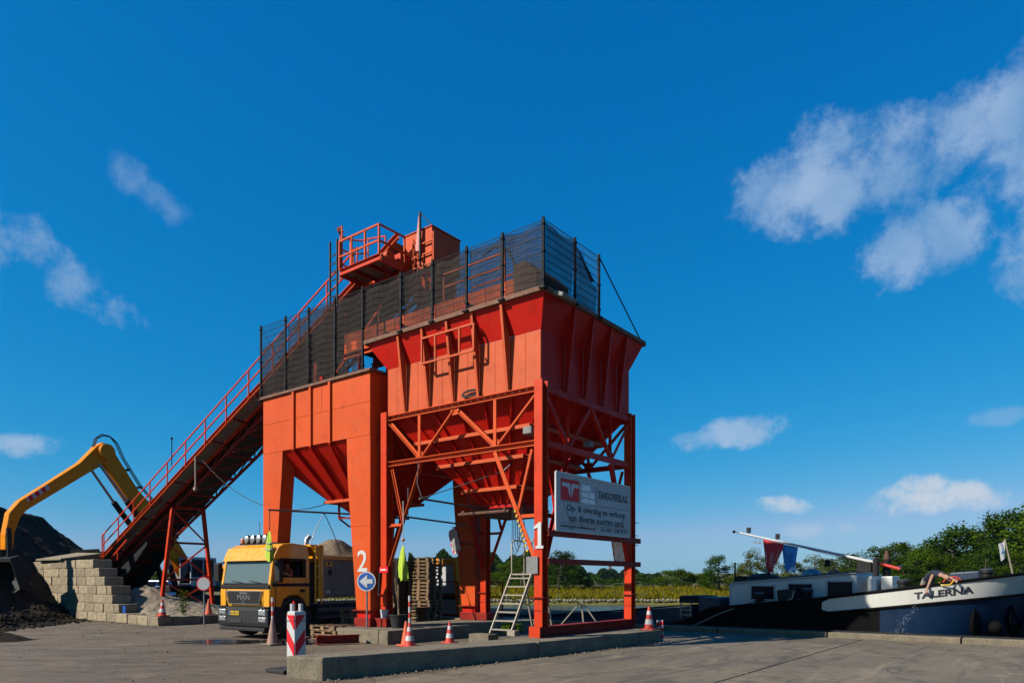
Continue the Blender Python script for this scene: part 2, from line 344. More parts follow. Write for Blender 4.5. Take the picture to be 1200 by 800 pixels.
def glass(name, tint, rough=.05, alpha=.55):
    m = bpy.data.materials.new(name); m.use_nodes = True; nt = m.node_tree; N = nt.nodes; L = nt.links
    out = N['Material Output']; N.remove(N['Principled BSDF'])
    tr = N.new('ShaderNodeBsdfTransparent'); tr.inputs[0].default_value = (*[.55 + .4 * t for t in tint], 1)
    df = N.new('ShaderNodeBsdfPrincipled'); df.inputs['Base Color'].default_value = (*tint, 1); df.inputs['Roughness'].default_value = rough
    df.inputs['Specular IOR Level'].default_value = .5 if alpha < .5 else .08
    mx = N.new('ShaderNodeMixShader'); fr = N.new('ShaderNodeFresnel'); fr.inputs[0].default_value = 1.5
    ad = N.new('ShaderNodeMath'); ad.inputs[1].default_value = alpha; ad.use_clamp = True; L.new(fr.outputs[0], ad.inputs[0])
    L.new(ad.outputs[0], mx.inputs[0]); L.new(tr.outputs[0], mx.inputs[1]); L.new(df.outputs[0], mx.inputs[2]); L.new(mx.outputs[0], out.inputs[0])
    return m
M['glass'] = glass('window_glass', (.1, .14, .15), .04, .25)
M['screen'] = glass('windscreen_glass', (.14, .2, .21), .05, .42)
M['dark_glass'] = glass('dark_window_glass', (.004, .006, .014), .25, .9)
M['mirror'] = mat('mirror_glass', (.8, .8, .76), .3, metal=.55, var=.35, scale=5, bump=.1)
def net_mat():
    m = bpy.data.materials.new('windbreak_net'); m.use_nodes = True; nt = m.node_tree; N = nt.nodes; L = nt.links
    out = N['Material Output']; N.remove(N['Principled BSDF'])
    tr = N.new('ShaderNodeBsdfTransparent'); df = N.new('ShaderNodeBsdfDiffuse'); df.inputs[0].default_value = (.04, .034, .03, 1)
    tc = N.new('ShaderNodeTexCoord'); no = N.new('ShaderNodeTexNoise'); no.inputs['Scale'].default_value = 1.3; no.inputs['Detail'].default_value = 5
    L.new(tc.outputs['Object'], no.inputs['Vector'])
    mr = N.new('ShaderNodeMapRange'); L.new(no.outputs[0], mr.inputs[0]); mr.inputs[1].default_value = .3; mr.inputs[2].default_value = .7; mr.inputs[3].default_value = .58; mr.inputs[4].default_value = .82
    mx = N.new('ShaderNodeMixShader'); L.new(mr.outputs[0], mx.inputs[0]); L.new(tr.outputs[0], mx.inputs[1]); L.new(df.outputs[0], mx.inputs[2]); L.new(mx.outputs[0], out.inputs[0])
    return m
M['net'] = net_mat()

def text_mb(txt, size, extrude=.004, bold=0):
    cu = bpy.data.curves.new('lettering', 'FONT'); cu.body = txt; cu.size = size; cu.extrude = extrude; cu.offset = bold
    cu.align_x = 'LEFT'; cu.resolution_u = 3
    o = bpy.data.objects.new('lettering', cu); col.objects.link(o)
    dg = bpy.context.evaluated_depsgraph_get(); me = bpy.data.meshes.new_from_object(o.evaluated_get(dg))
    vs = [v.co.copy() for v in me.vertices]; fs = [tuple(p.vertices) for p in me.polygons]
    bpy.data.objects.remove(o); bpy.data.curves.remove(cu); bpy.data.meshes.remove(me)
    return vs, fs
def lettering(name, txt, size, origin, ex, ey, mat_, parent, width=None, height=None, bold=0, extrude=.004):
    """Letters as raised geometry: origin lower left, ex along the line, ey up (quay/local coordinates)."""
    vs, fs = text_mb(txt, size, extrude, bold)
    x0 = min(v.x for v in vs); x1 = max(v.x for v in vs); y0 = min(v.y for v in vs); y1 = max(v.y for v in vs)
    kx = (width / (x1 - x0)) if width else 1; ky = (height / (y1 - y0)) if height else 1
    ex, ey, og = Vector(ex).normalized(), Vector(ey).normalized(), Vector(origin); nz = ex.cross(ey)
    mb = MB(); mb.add([og + ex * (v.x - x0) * kx + ey * (v.y - y0) * ky + nz * v.z for v in vs], fs)
    return mb.build(name, mat_, parent)
# ------------------------------------------------------------------ the setting
def ground_mat(name, c1, c2, c3, tracks=True, rough=.9):
    m = bpy.data.materials.new(name); m.use_nodes = True; nt = m.node_tree; N = nt.nodes; L = nt.links; bs = N['Principled BSDF']
    tc = N.new('ShaderNodeTexCoord'); co = tc.outputs['Object']
    def noise(sc, det=5, ro=.62, vec=None, dist=0):
        n = N.new('ShaderNodeTexNoise'); n.inputs['Scale'].default_value = sc; n.inputs['Detail'].default_value = det; n.inputs['Roughness'].default_value = ro
        n.inputs['Distortion'].default_value = dist; L.new(vec or co, n.inputs['Vector']); return n.outputs[0]
    def ramp(x, a, b, lo=0, hi=1):
        n = N.new('ShaderNodeMapRange'); n.interpolation_type = 'SMOOTHSTEP'; L.new(x, n.inputs[0])
        for i, q in ((1, a), (2, b), (3, lo), (4, hi)): n.inputs[i].default_value = q
        return n.outputs[0]
    def mix(f, a, b):
        n = N.new('ShaderNodeMix'); n.data_type = 'RGBA'; L.new(f, n.inputs[0])
        for i, x in ((6, a), (7, b)):
            if isinstance(x, tuple): n.inputs[i].default_value = (*x, 1)
            else: L.new(x, n.inputs[i])
        return n.outputs[2]
    c = mix(ramp(noise(.18), .35, .65), c1, c2)
    c = mix(ramp(noise(.9), .42, .72, 0, .8), c, c3)
    c = mix(ramp(noise(.42, 7, .68, None, .8), .55, .66, 0, .75), c, tuple(min(1, x * 1.28) for x in c1))
    c = mix(ramp(noise(.6, 7, .7, None, 1.5), .56, .68, 0, .7), c, tuple(x * .55 for x in c2))
    mp = N.new('ShaderNodeMapping'); mp.inputs['Rotation'].default_value = (0, 0, R(-35) if tracks else R(10)); mp.inputs['Scale'].default_value = (.16, 1.5, 1); L.new(co, mp.inputs[0])
    c = mix(ramp(noise(1.1, 6, .6, mp.outputs[0], 1.2), .5, .7, 0, .85), c, tuple(x * .5 for x in c2))
    mp2 = N.new('ShaderNodeMapping'); mp2.inputs['Rotation'].default_value = (0, 0, R(20)); mp2.inputs['Scale'].default_value = (.22, 1.8, 1); L.new(co, mp2.inputs[0])
    c = mix(ramp(noise(1.4, 6, .6, mp2.outputs[0], .8), .55, .72, 0, .7), c, tuple(min(1, x * 1.4) for x in c1))
    c = mix(ramp(noise(3.2, 6, .72, None, .6), .5, .68, 0, .55), c, tuple(x * .6 for x in c2))
    c = mix(ramp(noise(14, 5, .7), .52, .75, 0, .7), c, tuple(x * .5 for x in c2))
    c = mix(ramp(noise(60, 4, .7), .6, .8, 0, .5), c, tuple(min(1, x * 1.4) for x in c1))
    wv = N.new('ShaderNodeTexWave'); wv.wave_type = 'RINGS'; wv.rings_direction = 'Z'; wv.inputs['Scale'].default_value = .16; wv.inputs['Distortion'].default_value = 5; wv.inputs['Detail'].default_value = 3; wv.inputs['Detail Scale'].default_value = .35
    L.new(co, wv.inputs['Vector']); tm = N.new('ShaderNodeMath'); tm.operation = 'MULTIPLY'; L.new(ramp(wv.outputs['Fac'], .78, .96), tm.inputs[0]); L.new(ramp(noise(1.9, 5, .75), .45, .62, 0, .7), tm.inputs[1])
    c = mix(tm.outputs[0], c, tuple(x * .5 for x in c2))
    vo = N.new('ShaderNodeTexVoronoi'); vo.feature = 'DISTANCE_TO_EDGE'; vo.inputs['Scale'].default_value = .33
    dv = N.new('ShaderNodeMix'); dv.data_type = 'VECTOR'; dv.inputs[0].default_value = .22; L.new(co, dv.inputs[4]); nv = N.new('ShaderNodeTexNoise'); nv.inputs['Scale'].default_value = 1.3; nv.inputs['Detail'].default_value = 5; L.new(co, nv.inputs['Vector']); L.new(nv.outputs['Color'], dv.inputs[5]); L.new(dv.outputs[1], vo.inputs['Vector'])
    cm = N.new('ShaderNodeMath'); cm.operation = 'MULTIPLY'; L.new(ramp(vo.outputs['Distance'], .009, .002), cm.inputs[0]); L.new(ramp(noise(.5), .5, .6, 0, .7), cm.inputs[1])
    c = mix(cm.outputs[0], c, tuple(x * .35 for x in c2))
    L.new(c, bs.inputs['Base Color'])
    L.new(ramp(noise(2.5), .3, .7, rough - .2, rough + .06), bs.inputs['Roughness'])
    b = N.new('ShaderNodeBump'); b.inputs['Strength'].default_value = .55; b.inputs['Distance'].default_value = .02
    ad = N.new('ShaderNodeMath'); L.new(noise(70, 4), ad.inputs[0]); L.new(noise(6, 6), ad.inputs[1]); L.new(ad.outputs[0], b.inputs['Height'])
    L.new(b.outputs[0], bs.inputs['Normal'])
    return m
M['yard'] = ground_mat('dusty_yard', (.122, .09, .055), (.074, .056, .036), (.1, .075, .047))
M['slab'] = ground_mat('quay_slab', (.138, .108, .068), (.088, .07, .046), (.114, .09, .057), tracks=False)
M['bank'] = ground_mat('bank_earth', (.1, .085, .004), (.065, .06, .003), (.08, .065, .004))

def sheet(name, mat_, pts, z, kind='structure'):
    me = bpy.data.meshes.new(name); me.from_pydata([(p[0], p[1], z) for p in pts], [], [tuple(range(len(pts)))])
    o = bpy.data.objects.new(name, me); col.objects.link(o); me.materials.append(mat_)
    o['kind'] = kind
    if me.polygons[0].normal.z < 0: me.flip_normals()
    return o
def sheetS(name, mat_, pts, z): return sheet(name, mat_, [W(*p)[:2] for p in pts], z)
QA = 9.1           # front of the quay kerb
yard = sheetS('yard_ground', M['yard'], [(QA + .3, -900), (QA + .3, 900), (-900, 900), (-900, -900)], -.014)
quay_wall = MB(); quay_wall.box(QA + .1, QA + .55, -120, 160, -3.2, -.018)
solo(quay_wall, 'quay_wall', M['concrete'], None, at=(QA, 0, 0), kind='structure')
# concrete slabs of the quay apron, joints recessed between them
slab_root = yard
def slab_grid():
    k = 0
    for ia in range(-3, 2):
        for ib in range(0, 6):
            a0 = -11.9 + (ia + 3) * 5.25 - 5.0; a1 = a0 + 5.25; b1 = -1.35 - ib * 4.4; b0 = b1 - 4.4
            a1 = min(a1, QA - .01)
            if ib == 0 and a0 < -4: b1 = -.9
            g = .03
            mb = MB(); mb.box(a0 + g, a1 - g, b0 + g, b1 - g, -.013, random.uniform(-.001, .002))
            pts = mb.v
            o = mb.build('concrete_slab', M['slab'], None)
            o.data.transform(Matrix.Translation((0, 0, 0)))
            o.location = P0; o.rotation_euler = (0, 0, TH); o.parent = yard
            k += 1
slab_grid()
# low kerb along the quay, in lengths, with a rounded steel rail on top
for k in range(-8, 12):
    b0 = -30 + (k + 8) * 3.62 + .02; b1 = b0 + 3.58
    mb = MB(); mb.box(QA, QA + .42, b0, b1, -.03, .165)
    o = solo(mb, 'quay_kerb', M['concrete'], None, at=(QA, (b0 + b1) / 2, 0), bevel=.025, kind='structure')
mb = MB(); mb.beam((QA + .36, -30, .19), (QA + .36, 42, .19), .1, .05)
solo(mb, 'quay_edge_rail', M['dark'], None, at=(QA + .36, 6, 0), kind='structure')

# water
def water_mat():
    m = bpy.data.materials.new('canal_water'); m.use_nodes = True; nt = m.node_tree; N = nt.nodes; L = nt.links; bs = N['Principled BSDF']
    bs.inputs['Base Color'].default_value = (.018, .032, .03, 1); bs.inputs['Roughness'].default_value = .09; bs.inputs['IOR'].default_value = 1.33
    tc = N.new('ShaderNodeTexCoord'); mp = N.new('ShaderNodeMapping'); mp.inputs['Scale'].default_value = (.7, 1.6, 1); L.new(tc.outputs['Object'], mp.inputs[0])
    n = N.new('ShaderNodeTexNoise'); n.inputs['Scale'].default_value = 1.6; n.inputs['Detail'].default_value = 6; L.new(mp.outputs[0], n.inputs['Vector'])
    b = N.new('ShaderNodeBump'); b.inputs['Strength'].default_value = .5; b.inputs['Distance'].default_value = .25; L.new(n.outputs[0], b.inputs['Height']); L.new(b.outputs[0], bs.inputs['Normal'])
    return m
M['water'] = water_mat()
sheetS('canal_water', M['water'], [(QA + .2, -900), (2600, -900), (2600, 900), (QA + .2, 900)], -1.0)
# far bank: one terrain sheet rising from the water to low hills
def far_bank():
    xs = [-1400, -700, -350, -200] + [-120 + 8 * i for i in range(46)] + [300, 420, 700, 1500]; ys = [81.5, 83, 84.5, 88, 93, 99, 106, 120, 160, 240, 360, 600, 1000, 2600]
    def h(x, y):
        t = y - 81.5
        base = -1.6 if t <= 0 else (-.42 if t < 2 else (-.3 + min(1, (t - 2) / 24) * .95))
        if t > 2: base += .18 * mnoise.noise(Vector((x * .06, y * .08, 0)))
        if y > 300: base += (y - 300) / 60 * (1 + .4 * mnoise.noise(Vector((x * .004, y * .004, 3))))
        return min(base, 22)
    v = [(x, y, h(x, y)) for y in ys for x in xs]; n = len(xs)
    f = [(j * n + i, j * n + i + 1, (j + 1) * n + i + 1, (j + 1) * n + i) for j in range(len(ys) - 1) for i in range(n - 1)]
    me = bpy.data.meshes.new('far_bank_ground'); me.from_pydata(v, [], f); o = bpy.data.objects.new('far_bank_ground', me); col.objects.link(o)
    me.materials.append(M['bank']); o['kind'] = 'structure'; me.polygons.foreach_set('use_smooth', [True] * len(me.polygons))
far_bank()
def stones():
    mb = MB(); rnd = random.Random(3)
    x = -34.0
    while x < 62:
        w = rnd.uniform(.3, .55)
        for row in range(1):
            c = (x + rnd.uniform(-.1, .1), 82.6 + row * .7 + rnd.uniform(-.15, .15), -.5 + row * .25 + rnd.uniform(-.05, .1))
            mb.ball(c, .2, 6, 4, (rnd.uniform(.7, 1.1), .8, rnd.uniform(.7, 1.1)))
        x += w
    o = mb.build('riprap_stones', mat('pale_stone', (.3, .26, .2), .9, var=.3, scale=1.5, bump=.3), None)
    tag(o, 'row of pale riprap stones along the far water edge', 'stones', kind='stuff')
stones()
def leaf_mat(name, c, c2, trans=.35):
    m = bpy.data.materials.new(name); m.use_nodes = True; nt = m.node_tree; N = nt.nodes; L = nt.links
    out = N['Material Output']; N.remove(N['Principled BSDF'])
    df = N.new('ShaderNodeBsdfDiffuse'); tl = N.new('ShaderNodeBsdfTranslucent'); mx = N.new('ShaderNodeMixShader'); mx.inputs[0].default_value = trans
    tc = N.new('ShaderNodeTexCoord'); no = N.new('ShaderNodeTexNoise'); no.inputs['Scale'].default_value = 1.1; no.inputs['Detail'].default_value = 4; L.new(tc.outputs['Object'], no.inputs['Vector'])
    mr = N.new('ShaderNodeMapRange'); L.new(no.outputs[0], mr.inputs[0]); mr.inputs[1].default_value = .32; mr.inputs[2].default_value = .68
    mc = N.new('ShaderNodeMix'); mc.data_type = 'RGBA'; L.new(mr.outputs[0], mc.inputs[0]); mc.inputs[6].default_value = (*c, 1); mc.inputs[7].default_value = (*c2, 1)
    oi = N.new('ShaderNodeObjectInfo'); hs = N.new('ShaderNodeHueSaturation'); L.new(mc.outputs[2], hs.inputs['Color'])
    vr = N.new('ShaderNodeMapRange'); L.new(oi.outputs['Random'], vr.inputs[0]); vr.inputs[3].default_value = .7; vr.inputs[4].default_value = 1.25; L.new(vr.outputs[0], hs.inputs['Value'])
    L.new(hs.outputs[0], df.inputs[0]); L.new(hs.outputs[0], tl.inputs[0]); L.new(df.outputs[0], mx.inputs[1]); L.new(tl.outputs[0], mx.inputs[2]); L.new(mx.outputs[0], out.inputs[0])
    return m
M['leaf'] = leaf_mat('leaves_green', (.065, .105, .006), (.026, .055, .004))
M['leaf_dark'] = leaf_mat('leaves_dark', (.034, .068, .006), (.014, .034, .004))
M['leaf_olive'] = leaf_mat('leaves_olive', (.09, .1, .01), (.05, .065, .008))
M['grass'] = leaf_mat('long_grass', (.15, .115, .004), (.085, .08, .003), .25)
M['bark'] = mat('bark', (.09, .07, .05), .9, var=.3, scale=6, bump=.6)
def grass_tufts():
    mb = MB(); rnd = random.Random(11)
    for i in range(26000):
        x = rnd.uniform(-34, 66); t = rnd.random(); y = 83.8 + 27 * t ** 1.4
        z = -.32 + min(1, (y - 83.5) / 24) * .95
        h = rnd.uniform(.22, .62); w = rnd.uniform(.04, .13); an = rnd.uniform(0, 6.28); lx = rnd.uniform(-.2, .2); ly = rnd.uniform(-.2, .2)
        c, s = math.cos(an) * w, math.sin(an) * w
        mb.add([(x - c, y - s, z - .1), (x + c, y + s, z - .1), (x + lx, y + ly, z + h)], [(0, 1, 2)])
    me = bpy.data.meshes.new('long_grass'); me.from_pydata(mb.v, [], mb.f); o = bpy.data.objects.new('long_grass', me); col.objects.link(o); me.materials.append(M['grass'])
    tag(o, 'long dry yellow-green grass on the far canal bank', 'grass', kind='stuff')
grass_tufts()

# trees -------------------------------------------------------------
def crown_mesh(name, seed, w, h, clumps, n, leaf, low=.18, sparse=0):
    """Leaf-sized quads gathered in clumps through the crown's volume, uneven outline."""
    rnd = random.Random(seed); v = []; f = []; C = []
    for i in range(clumps):
        t = rnd.random(); zz = low + (1 - low) * (t ** .85) * .96
        prof = math.sin(math.pi * min(1, max(0, (zz - low) / (1 - low) * .86 + .13))) ** .65
        an = rnd.uniform(0, 6.283); rr = prof * .5 * math.sqrt(rnd.uniform(.1, 1))
        C.append((math.cos(an) * rr * w, math.sin(an) * rr * w, zz * h - .04 * h, rnd.uniform(.09, .19) * (w + h) * .5))
    for i in range(n):
        c = C[i % clumps]; d = Vector((rnd.gauss(0, 1), rnd.gauss(0, 1), rnd.gauss(0, .8))).normalized() * c[3] * (rnd.random() ** .45)
        p = Vector(c[:3]) + d; s = leaf * rnd.uniform(.6, 1.3)
        a = Vector((rnd.gauss(0, 1), rnd.gauss(0, 1), rnd.gauss(0, .7))).normalized(); b = a.cross(Vector((rnd.gauss(0, 1), rnd.gauss(0, 1), rnd.gauss(0, 1)))).normalized()
        k = len(v); v += [p - a * s * .5, p + b * s * .32, p + a * s * .5, p - b * s * .32]; f.append((k, k + 1, k + 2, k + 3))
    me = bpy.data.meshes.new(name); me.from_pydata([tuple(q) for q in v], [], f); return me
def trunk_mesh(name, seed, w, h):
    rnd = random.Random(seed); mb = MB(); lean = rnd.uniform(-.05, .05) * w
    pts = [Vector((lean * t * 2 + .02 * w * math.sin(t * 5), .03 * w * math.sin(t * 4 + seed), t * h * .82)) for t in (0, .2, .4, .6, .8, 1)]
    mb.path(pts, [h * .03 * (1 - .82 * t) for t in (0, .2, .4, .6, .8, 1)], 7)
    for i in range(9):
        t = rnd.uniform(.22, .85); b = pts[0].lerp(pts[-1], t); an = rnd.uniform(0, 6.28); ln = w * rnd.uniform(.2, .4)
        e = b + Vector((math.cos(an) * ln, math.sin(an) * ln, h * rnd.uniform(.06, .2)))
        mb.path([b, b.lerp(e, .5) + Vector((0, 0, -.02 * h)), e], [h * .012, h * .008, h * .004], 5)
    return mb.mesh(name, smooth=1)
TV = []
for i, (w, h, cl, n, lf, low) in enumerate([(7, 9, 34, 5200, .34, .12), (6, 10, 30, 5000, .34, .16), (8, 8, 40, 5200, .34, .08), (6.5, 11, 26, 3600, .32, .2), (9, 10.5, 46, 6200, .36, .1), (4.4, 6.5, 16, 1500, .26, .28)]):
    TV.append((crown_mesh('crown', 40 + i, w, h, cl, n, lf, low), trunk_mesh('trunk', 60 + i, w, h), w, h))
def tree(px, top, Y, wpx, var, label, mats='leaf', base=.4, name='broadleaf_tree', group='trees along the far bank'):
    X = (px - 600) / 832 * Y; H = CAM_H + (680 - top) * Y / 832 - base; wd = wpx * Y / 832
    cm, tm, w, h = TV[var]
    o = bpy.data.objects.new(name, None); col.objects.link(o); o.location = (X, Y, base); o.scale = (wd / w, wd / w, H / h)
    o.rotation_euler = (0, 0, random.uniform(0, 6.28)); tag(o, label, 'tree', group)
    key = (cm.name, mats)
    if key not in CM:
        c2 = cm.copy(); c2.materials.clear(); c2.materials.append(M[mats]); CM[key] = c2
    c = bpy.data.objects.new('crown', CM[key]); col.objects.link(c); c.parent = o
    if not tm.materials: tm.materials.append(M['bark'])
    t = bpy.data.objects.new('trunk', tm); col.objects.link(t); t.parent = o
    return o
CM = {}
T = [ # px, top y, distance, width px, variant, label, leaf
 (150, 664, 118, 34, 2, 'dark tree under the low end of the conveyor', 'leaf_dark'), (172, 660, 112, 30, 4, 'round dark green tree behind the blue van', 'leaf_dark'), (194, 668, 104, 26, 0, 'light green bushy tree between the conveyor trestle legs', 'leaf'),
 (268, 672, 120, 30, 2, 'low tree glimpsed left of the yellow truck cab', 'leaf_dark'),
 (545, 662, 122, 26, 1, 'mid green tree just left of the round-mirror leg', 'leaf'), (532, 655, 150, 30, 3, 'tall hazy tree behind the pallet stacks', 'leaf_dark'), (590, 660, 116, 34, 0, 'green tree between rear leg and aluminium step ladder', 'leaf'),
 (612, 652, 108, 44, 4, 'leafy green tree behind the aluminium step ladder', 'leaf'), (656, 645, 104, 46, 4, 'tall rounded green tree right of the leg marked 1', 'leaf_dark'),
 (686, 678, 106, 26, 2, 'low shrubby tree just right of the tall rounded one', 'leaf'), (706, 679, 104, 12, 3, 'small dark conical tree on the far bank under the sign', 'leaf_dark'),
 (722, 680, 112, 24, 0, 'low round tree under the right end of the sign', 'leaf_dark'), (752, 676, 118, 30, 2, 'low wide tree just right of the sign frame', 'leaf_dark'), (782, 668, 124, 34, 0, 'loose tree left of the feathery pair', 'leaf'),
 (800, 665, 112, 24, 1, 'feathery upright tree between sign frame and barge cabin', 'leaf'), (842, 650, 100, 40, 4, 'round dark tree left of the barge cabin', 'leaf_dark'), (820, 672, 112, 24, 2, 'low bush-like tree left of the round dark tree', 'leaf'),
 (880, 643, 96, 26, 3, 'thin sparse tree left of the red flag', 'leaf_olive'), (902, 650, 100, 30, 3, 'open-crowned olive tree behind the red flag', 'leaf_olive'), (868, 664, 94, 26, 2, 'low yellow-green bush-like tree over the cabin roof end', 'leaf_olive'),
 (930, 656, 96, 34, 2, 'olive tree behind the blue flag', 'leaf_olive'), (955, 650, 100, 34, 3, 'airy olive tree beside the silver roof dome', 'leaf_olive'), (975, 655, 94, 34, 0, 'olive tree behind the orange roof dome', 'leaf_olive'),
 (1000, 648, 98, 40, 4, 'green tree behind the white boom end', 'leaf'), (1028, 640, 96, 44, 4, 'green tree behind the black exhaust stack', 'leaf'), (1058, 636, 94, 46, 0, 'green tree right of the red boom end', 'leaf'),
 (1084, 640, 90, 44, 2, 'bushy tree behind the bending person', 'leaf'), (1116, 612, 94, 50, 1, 'tall domed tree above the barge name', 'leaf_dark'), (1142, 622, 92, 44, 0, 'green tree between the two tallest trees', 'leaf'),
 (1176, 598, 88, 60, 4, 'tallest dark tree left of the jackstaff flag', 'leaf_dark'), (1205, 590, 86, 60, 1, 'tall tree cut by the right picture edge', 'leaf'), (1160, 640, 84, 50, 2, 'wide low tree behind the bow', 'leaf_dark'), (1110, 650, 84, 46, 2, 'low leafy tree behind the blue deck hatch', 'leaf'),
 (1030, 662, 84, 44, 2, 'low bush-like tree behind the wheelhouse corner', 'leaf'), (1196, 646, 80, 46, 0, 'leafy tree behind the jackstaff', 'leaf'), (1062, 662, 84, 40, 2, 'low dense tree behind the dark deck bollard', 'leaf_dark'), (985, 668, 86, 40, 2, 'low scrubby tree behind the right end of the cabin roof', 'leaf')]
ORDN = ['first', 'second', 'third', 'fourth', 'fifth', 'sixth', 'seventh', 'eighth', 'ninth', 'tenth', 'eleventh', 'twelfth', 'thirteenth']
T += [(1000 + i * 17 + (i % 3) * 4, 655 - i * 2.2 + (i % 2) * 6, 112 + (i % 4) * 5, 40, (0, 2, 4)[i % 3], ('%s tree from the right in the back row behind the barge bow' % ORDN[12 - i]), ('leaf', 'leaf_dark')[i % 2]) for i in range(13)]
for t in T: tree(t[0], t[1], t[2], t[3] * (1.15 if t[0] < 990 else 1.35), t[4], t[5], t[6])
# a second, far wood and wooded hill: one mass
def far_wood():
    rnd = random.Random(5); v = []; f = []
    for i in range(52000):
        kind = rnd.random()
        if kind < .5:      # the hill under and right of the sign
            px = rnd.gauss(728, 40); Y = rnd.uniform(330, 420); top = 669 + ((px - 722) / 62) ** 2 * 11 + 2.5 * math.sin(px * .21) + 1.5 * math.sin(px * .47)
        elif kind < .8:    # the tall hazy row behind the lanes
            px = rnd.uniform(480, 690); Y = rnd.uniform(190, 230); top = 652 + 5 * math.sin(px * .13) + 3 * math.sin(px * .31 + 1) + max(0, (px - 640) * .3)
        else:              # a low row everywhere along the horizon
            px = rnd.uniform(-250, 1500); Y = rnd.uniform(250, 300); top = 676 + 3 * math.sin(px * .09) + 2 * math.sin(px * .23 + 2)
        top = min(top, 683)
        zt = CAM_H + (680 - top) * Y / 832; zb = .3 if kind >= .5 else 1.0
        z = zb + (zt - zb) * rnd.random() ** .6; s = .006 * Y * rnd.uniform(.6, 1.3)
        p = Vector(((px - 600) / 832 * Y, Y, z)); a = Vector((rnd.gauss(0, 1), rnd.gauss(0, 1), rnd.gauss(0, .7))).normalized(); b = a.cross(Vector((rnd.gauss(0, 1), rnd.gauss(0, 1), rnd.gauss(0, 1)))).normalized()
        k = len(v); v += [p - a * s * .5, p + b * s * .4, p + a * s * .5, p - b * s * .4]; f.append((k, k + 1, k + 2, k + 3))
    me = bpy.data.meshes.new('far_wood'); me.from_pydata([tuple(q) for q in v], [], f); o = bpy.data.objects.new('far_wood', me); col.objects.link(o); me.materials.append(M['leaf_dark'])
    tag(o, 'distant hazy wood and wooded hill on the horizon', 'wood', kind='stuff')
far_wood()
mb = MB(); mb.box(-.8, .8, -.8, .8, 0, 9); mb.box(-1.1, 1.1, -1.1, 1.1, 9, 10); mb.tube((0, 0, 10), (0, 0, 12.5), .15)
solo(mb, 'distant_tower', M['plate'], 'tiny pale tower on the wooded hill under the sign', 'tower', at=(52.5, 380, 1.0), frame='L')

# kerbs, plinths and walls ---------------------------------------------------
def rough_block(mb_pts, name, mat_, parent=None, rough=.012, cuts=3, bevel=.03, seed=0):
    """An extruded outline with chipped, slightly uneven faces."""
    me = mb_pts.mesh(name, ORI.get(parent.name, (0, 0, 0)) if parent else (0, 0, 0)); bm = bmesh.new(); bm.from_mesh(me)
    bmesh.ops.bevel(bm, geom=bm.edges[:], offset=bevel, segments=2, affect='EDGES', profile=.6)
    long_e = [e for e in bm.edges if e.calc_length() > .35]
    for _ in range(cuts):
        bmesh.ops.subdivide_edges(bm, edges=[e for e in bm.edges if e.calc_length() > .3], cuts=1, use_grid_fill=True)
    for vtx in bm.verts:
        p = vtx.co * 3 + Vector((seed, seed * 2, 0))
        vtx.co += Vector((mnoise.noise(p), mnoise.noise(p + Vector((7, 0, 0))), mnoise.noise(p + Vector((0, 9, 0))))) * rough
    bm.to_mesh(me); bm.free(); o = bpy.data.objects.new(name, me); col.objects.link(o); me.materials.append(mat_)
    if parent: o.parent = parent
    return o
KH = .34
def kerbs():
    k = thing('concrete_plinth', 'long low concrete plinth carrying the sign side of the hopper frame', 'plinth', (0, 0, 0))
    # front outline (a, b): left end, joint, right end
    front = [(-6.85, -.05), (-1.22, -.79), (4.55, -1.17)]; back = [(-7.06, .75), (-1.1, .42), (4.7, .35)]
    for i in range(2):
        h0, h1 = (.41, .35) if i == 0 else (.35, .34)
        g = .012
        d = Vector(front[i + 1]) - Vector(front[i]); d.normalize(); e0 = d * g if i else Vector((0, 0)); e1 = d * g if not i else Vector((0, 0))
        f0 = Vector(front[i]) + e0; f1 = Vector(front[i + 1]) - e1; b0 = Vector(back[i]) + e0; b1 = Vector(back[i + 1]) - e1
        mb = MB(); P = [f0, f1, b1, b0]; hs = [h0, h1, h1, h0]
        mb.add([(p.x, p.y, -.03) for p in P] + [(p.x, p.y, h) for p, h in zip(P, hs)], [(3, 2, 1, 0), (4, 5, 6, 7)] + [(j, (j + 1) % 4, 4 + (j + 1) % 4, 4 + j) for j in range(4)])
        rough_block(mb, 'plinth_length', M['concrete'], k, .014, 3, .035, i * 3.1)
    k2 = thing('concrete_plinth', 'short concrete plinth under the leg marked 2 with the blue arrow sign', 'plinth', (2, 5.7, 0))
    for i, (a0, a1) in enumerate(((-1.2, 2.4), (2.43, 6.2))):
        for (b0, b1) in (((4.46, 4.86), (4.88, 6.95)) if i == 0 else ((4.46, 6.95),)):
            mb = MB(); mb.box(a0 + (0 if b0 < 4.5 else .0), a1, b0, b1, -.03, .385); rough_block(mb, 'plinth_length', M['concrete'], k2, .014, 3, .035, i * 2.3 + b0)
    k3 = thing('concrete_plinth', 'concrete plinth behind the yellow truck under the far left hopper leg', 'plinth', (2, 11.8, 0))
    mb = MB(); mb.box(-.9, 6, 11.12, 12.5, -.03, .385); rough_block(mb, 'plinth_length', M['concrete'], k3, .014, 3, .035, 9)
kerbs()
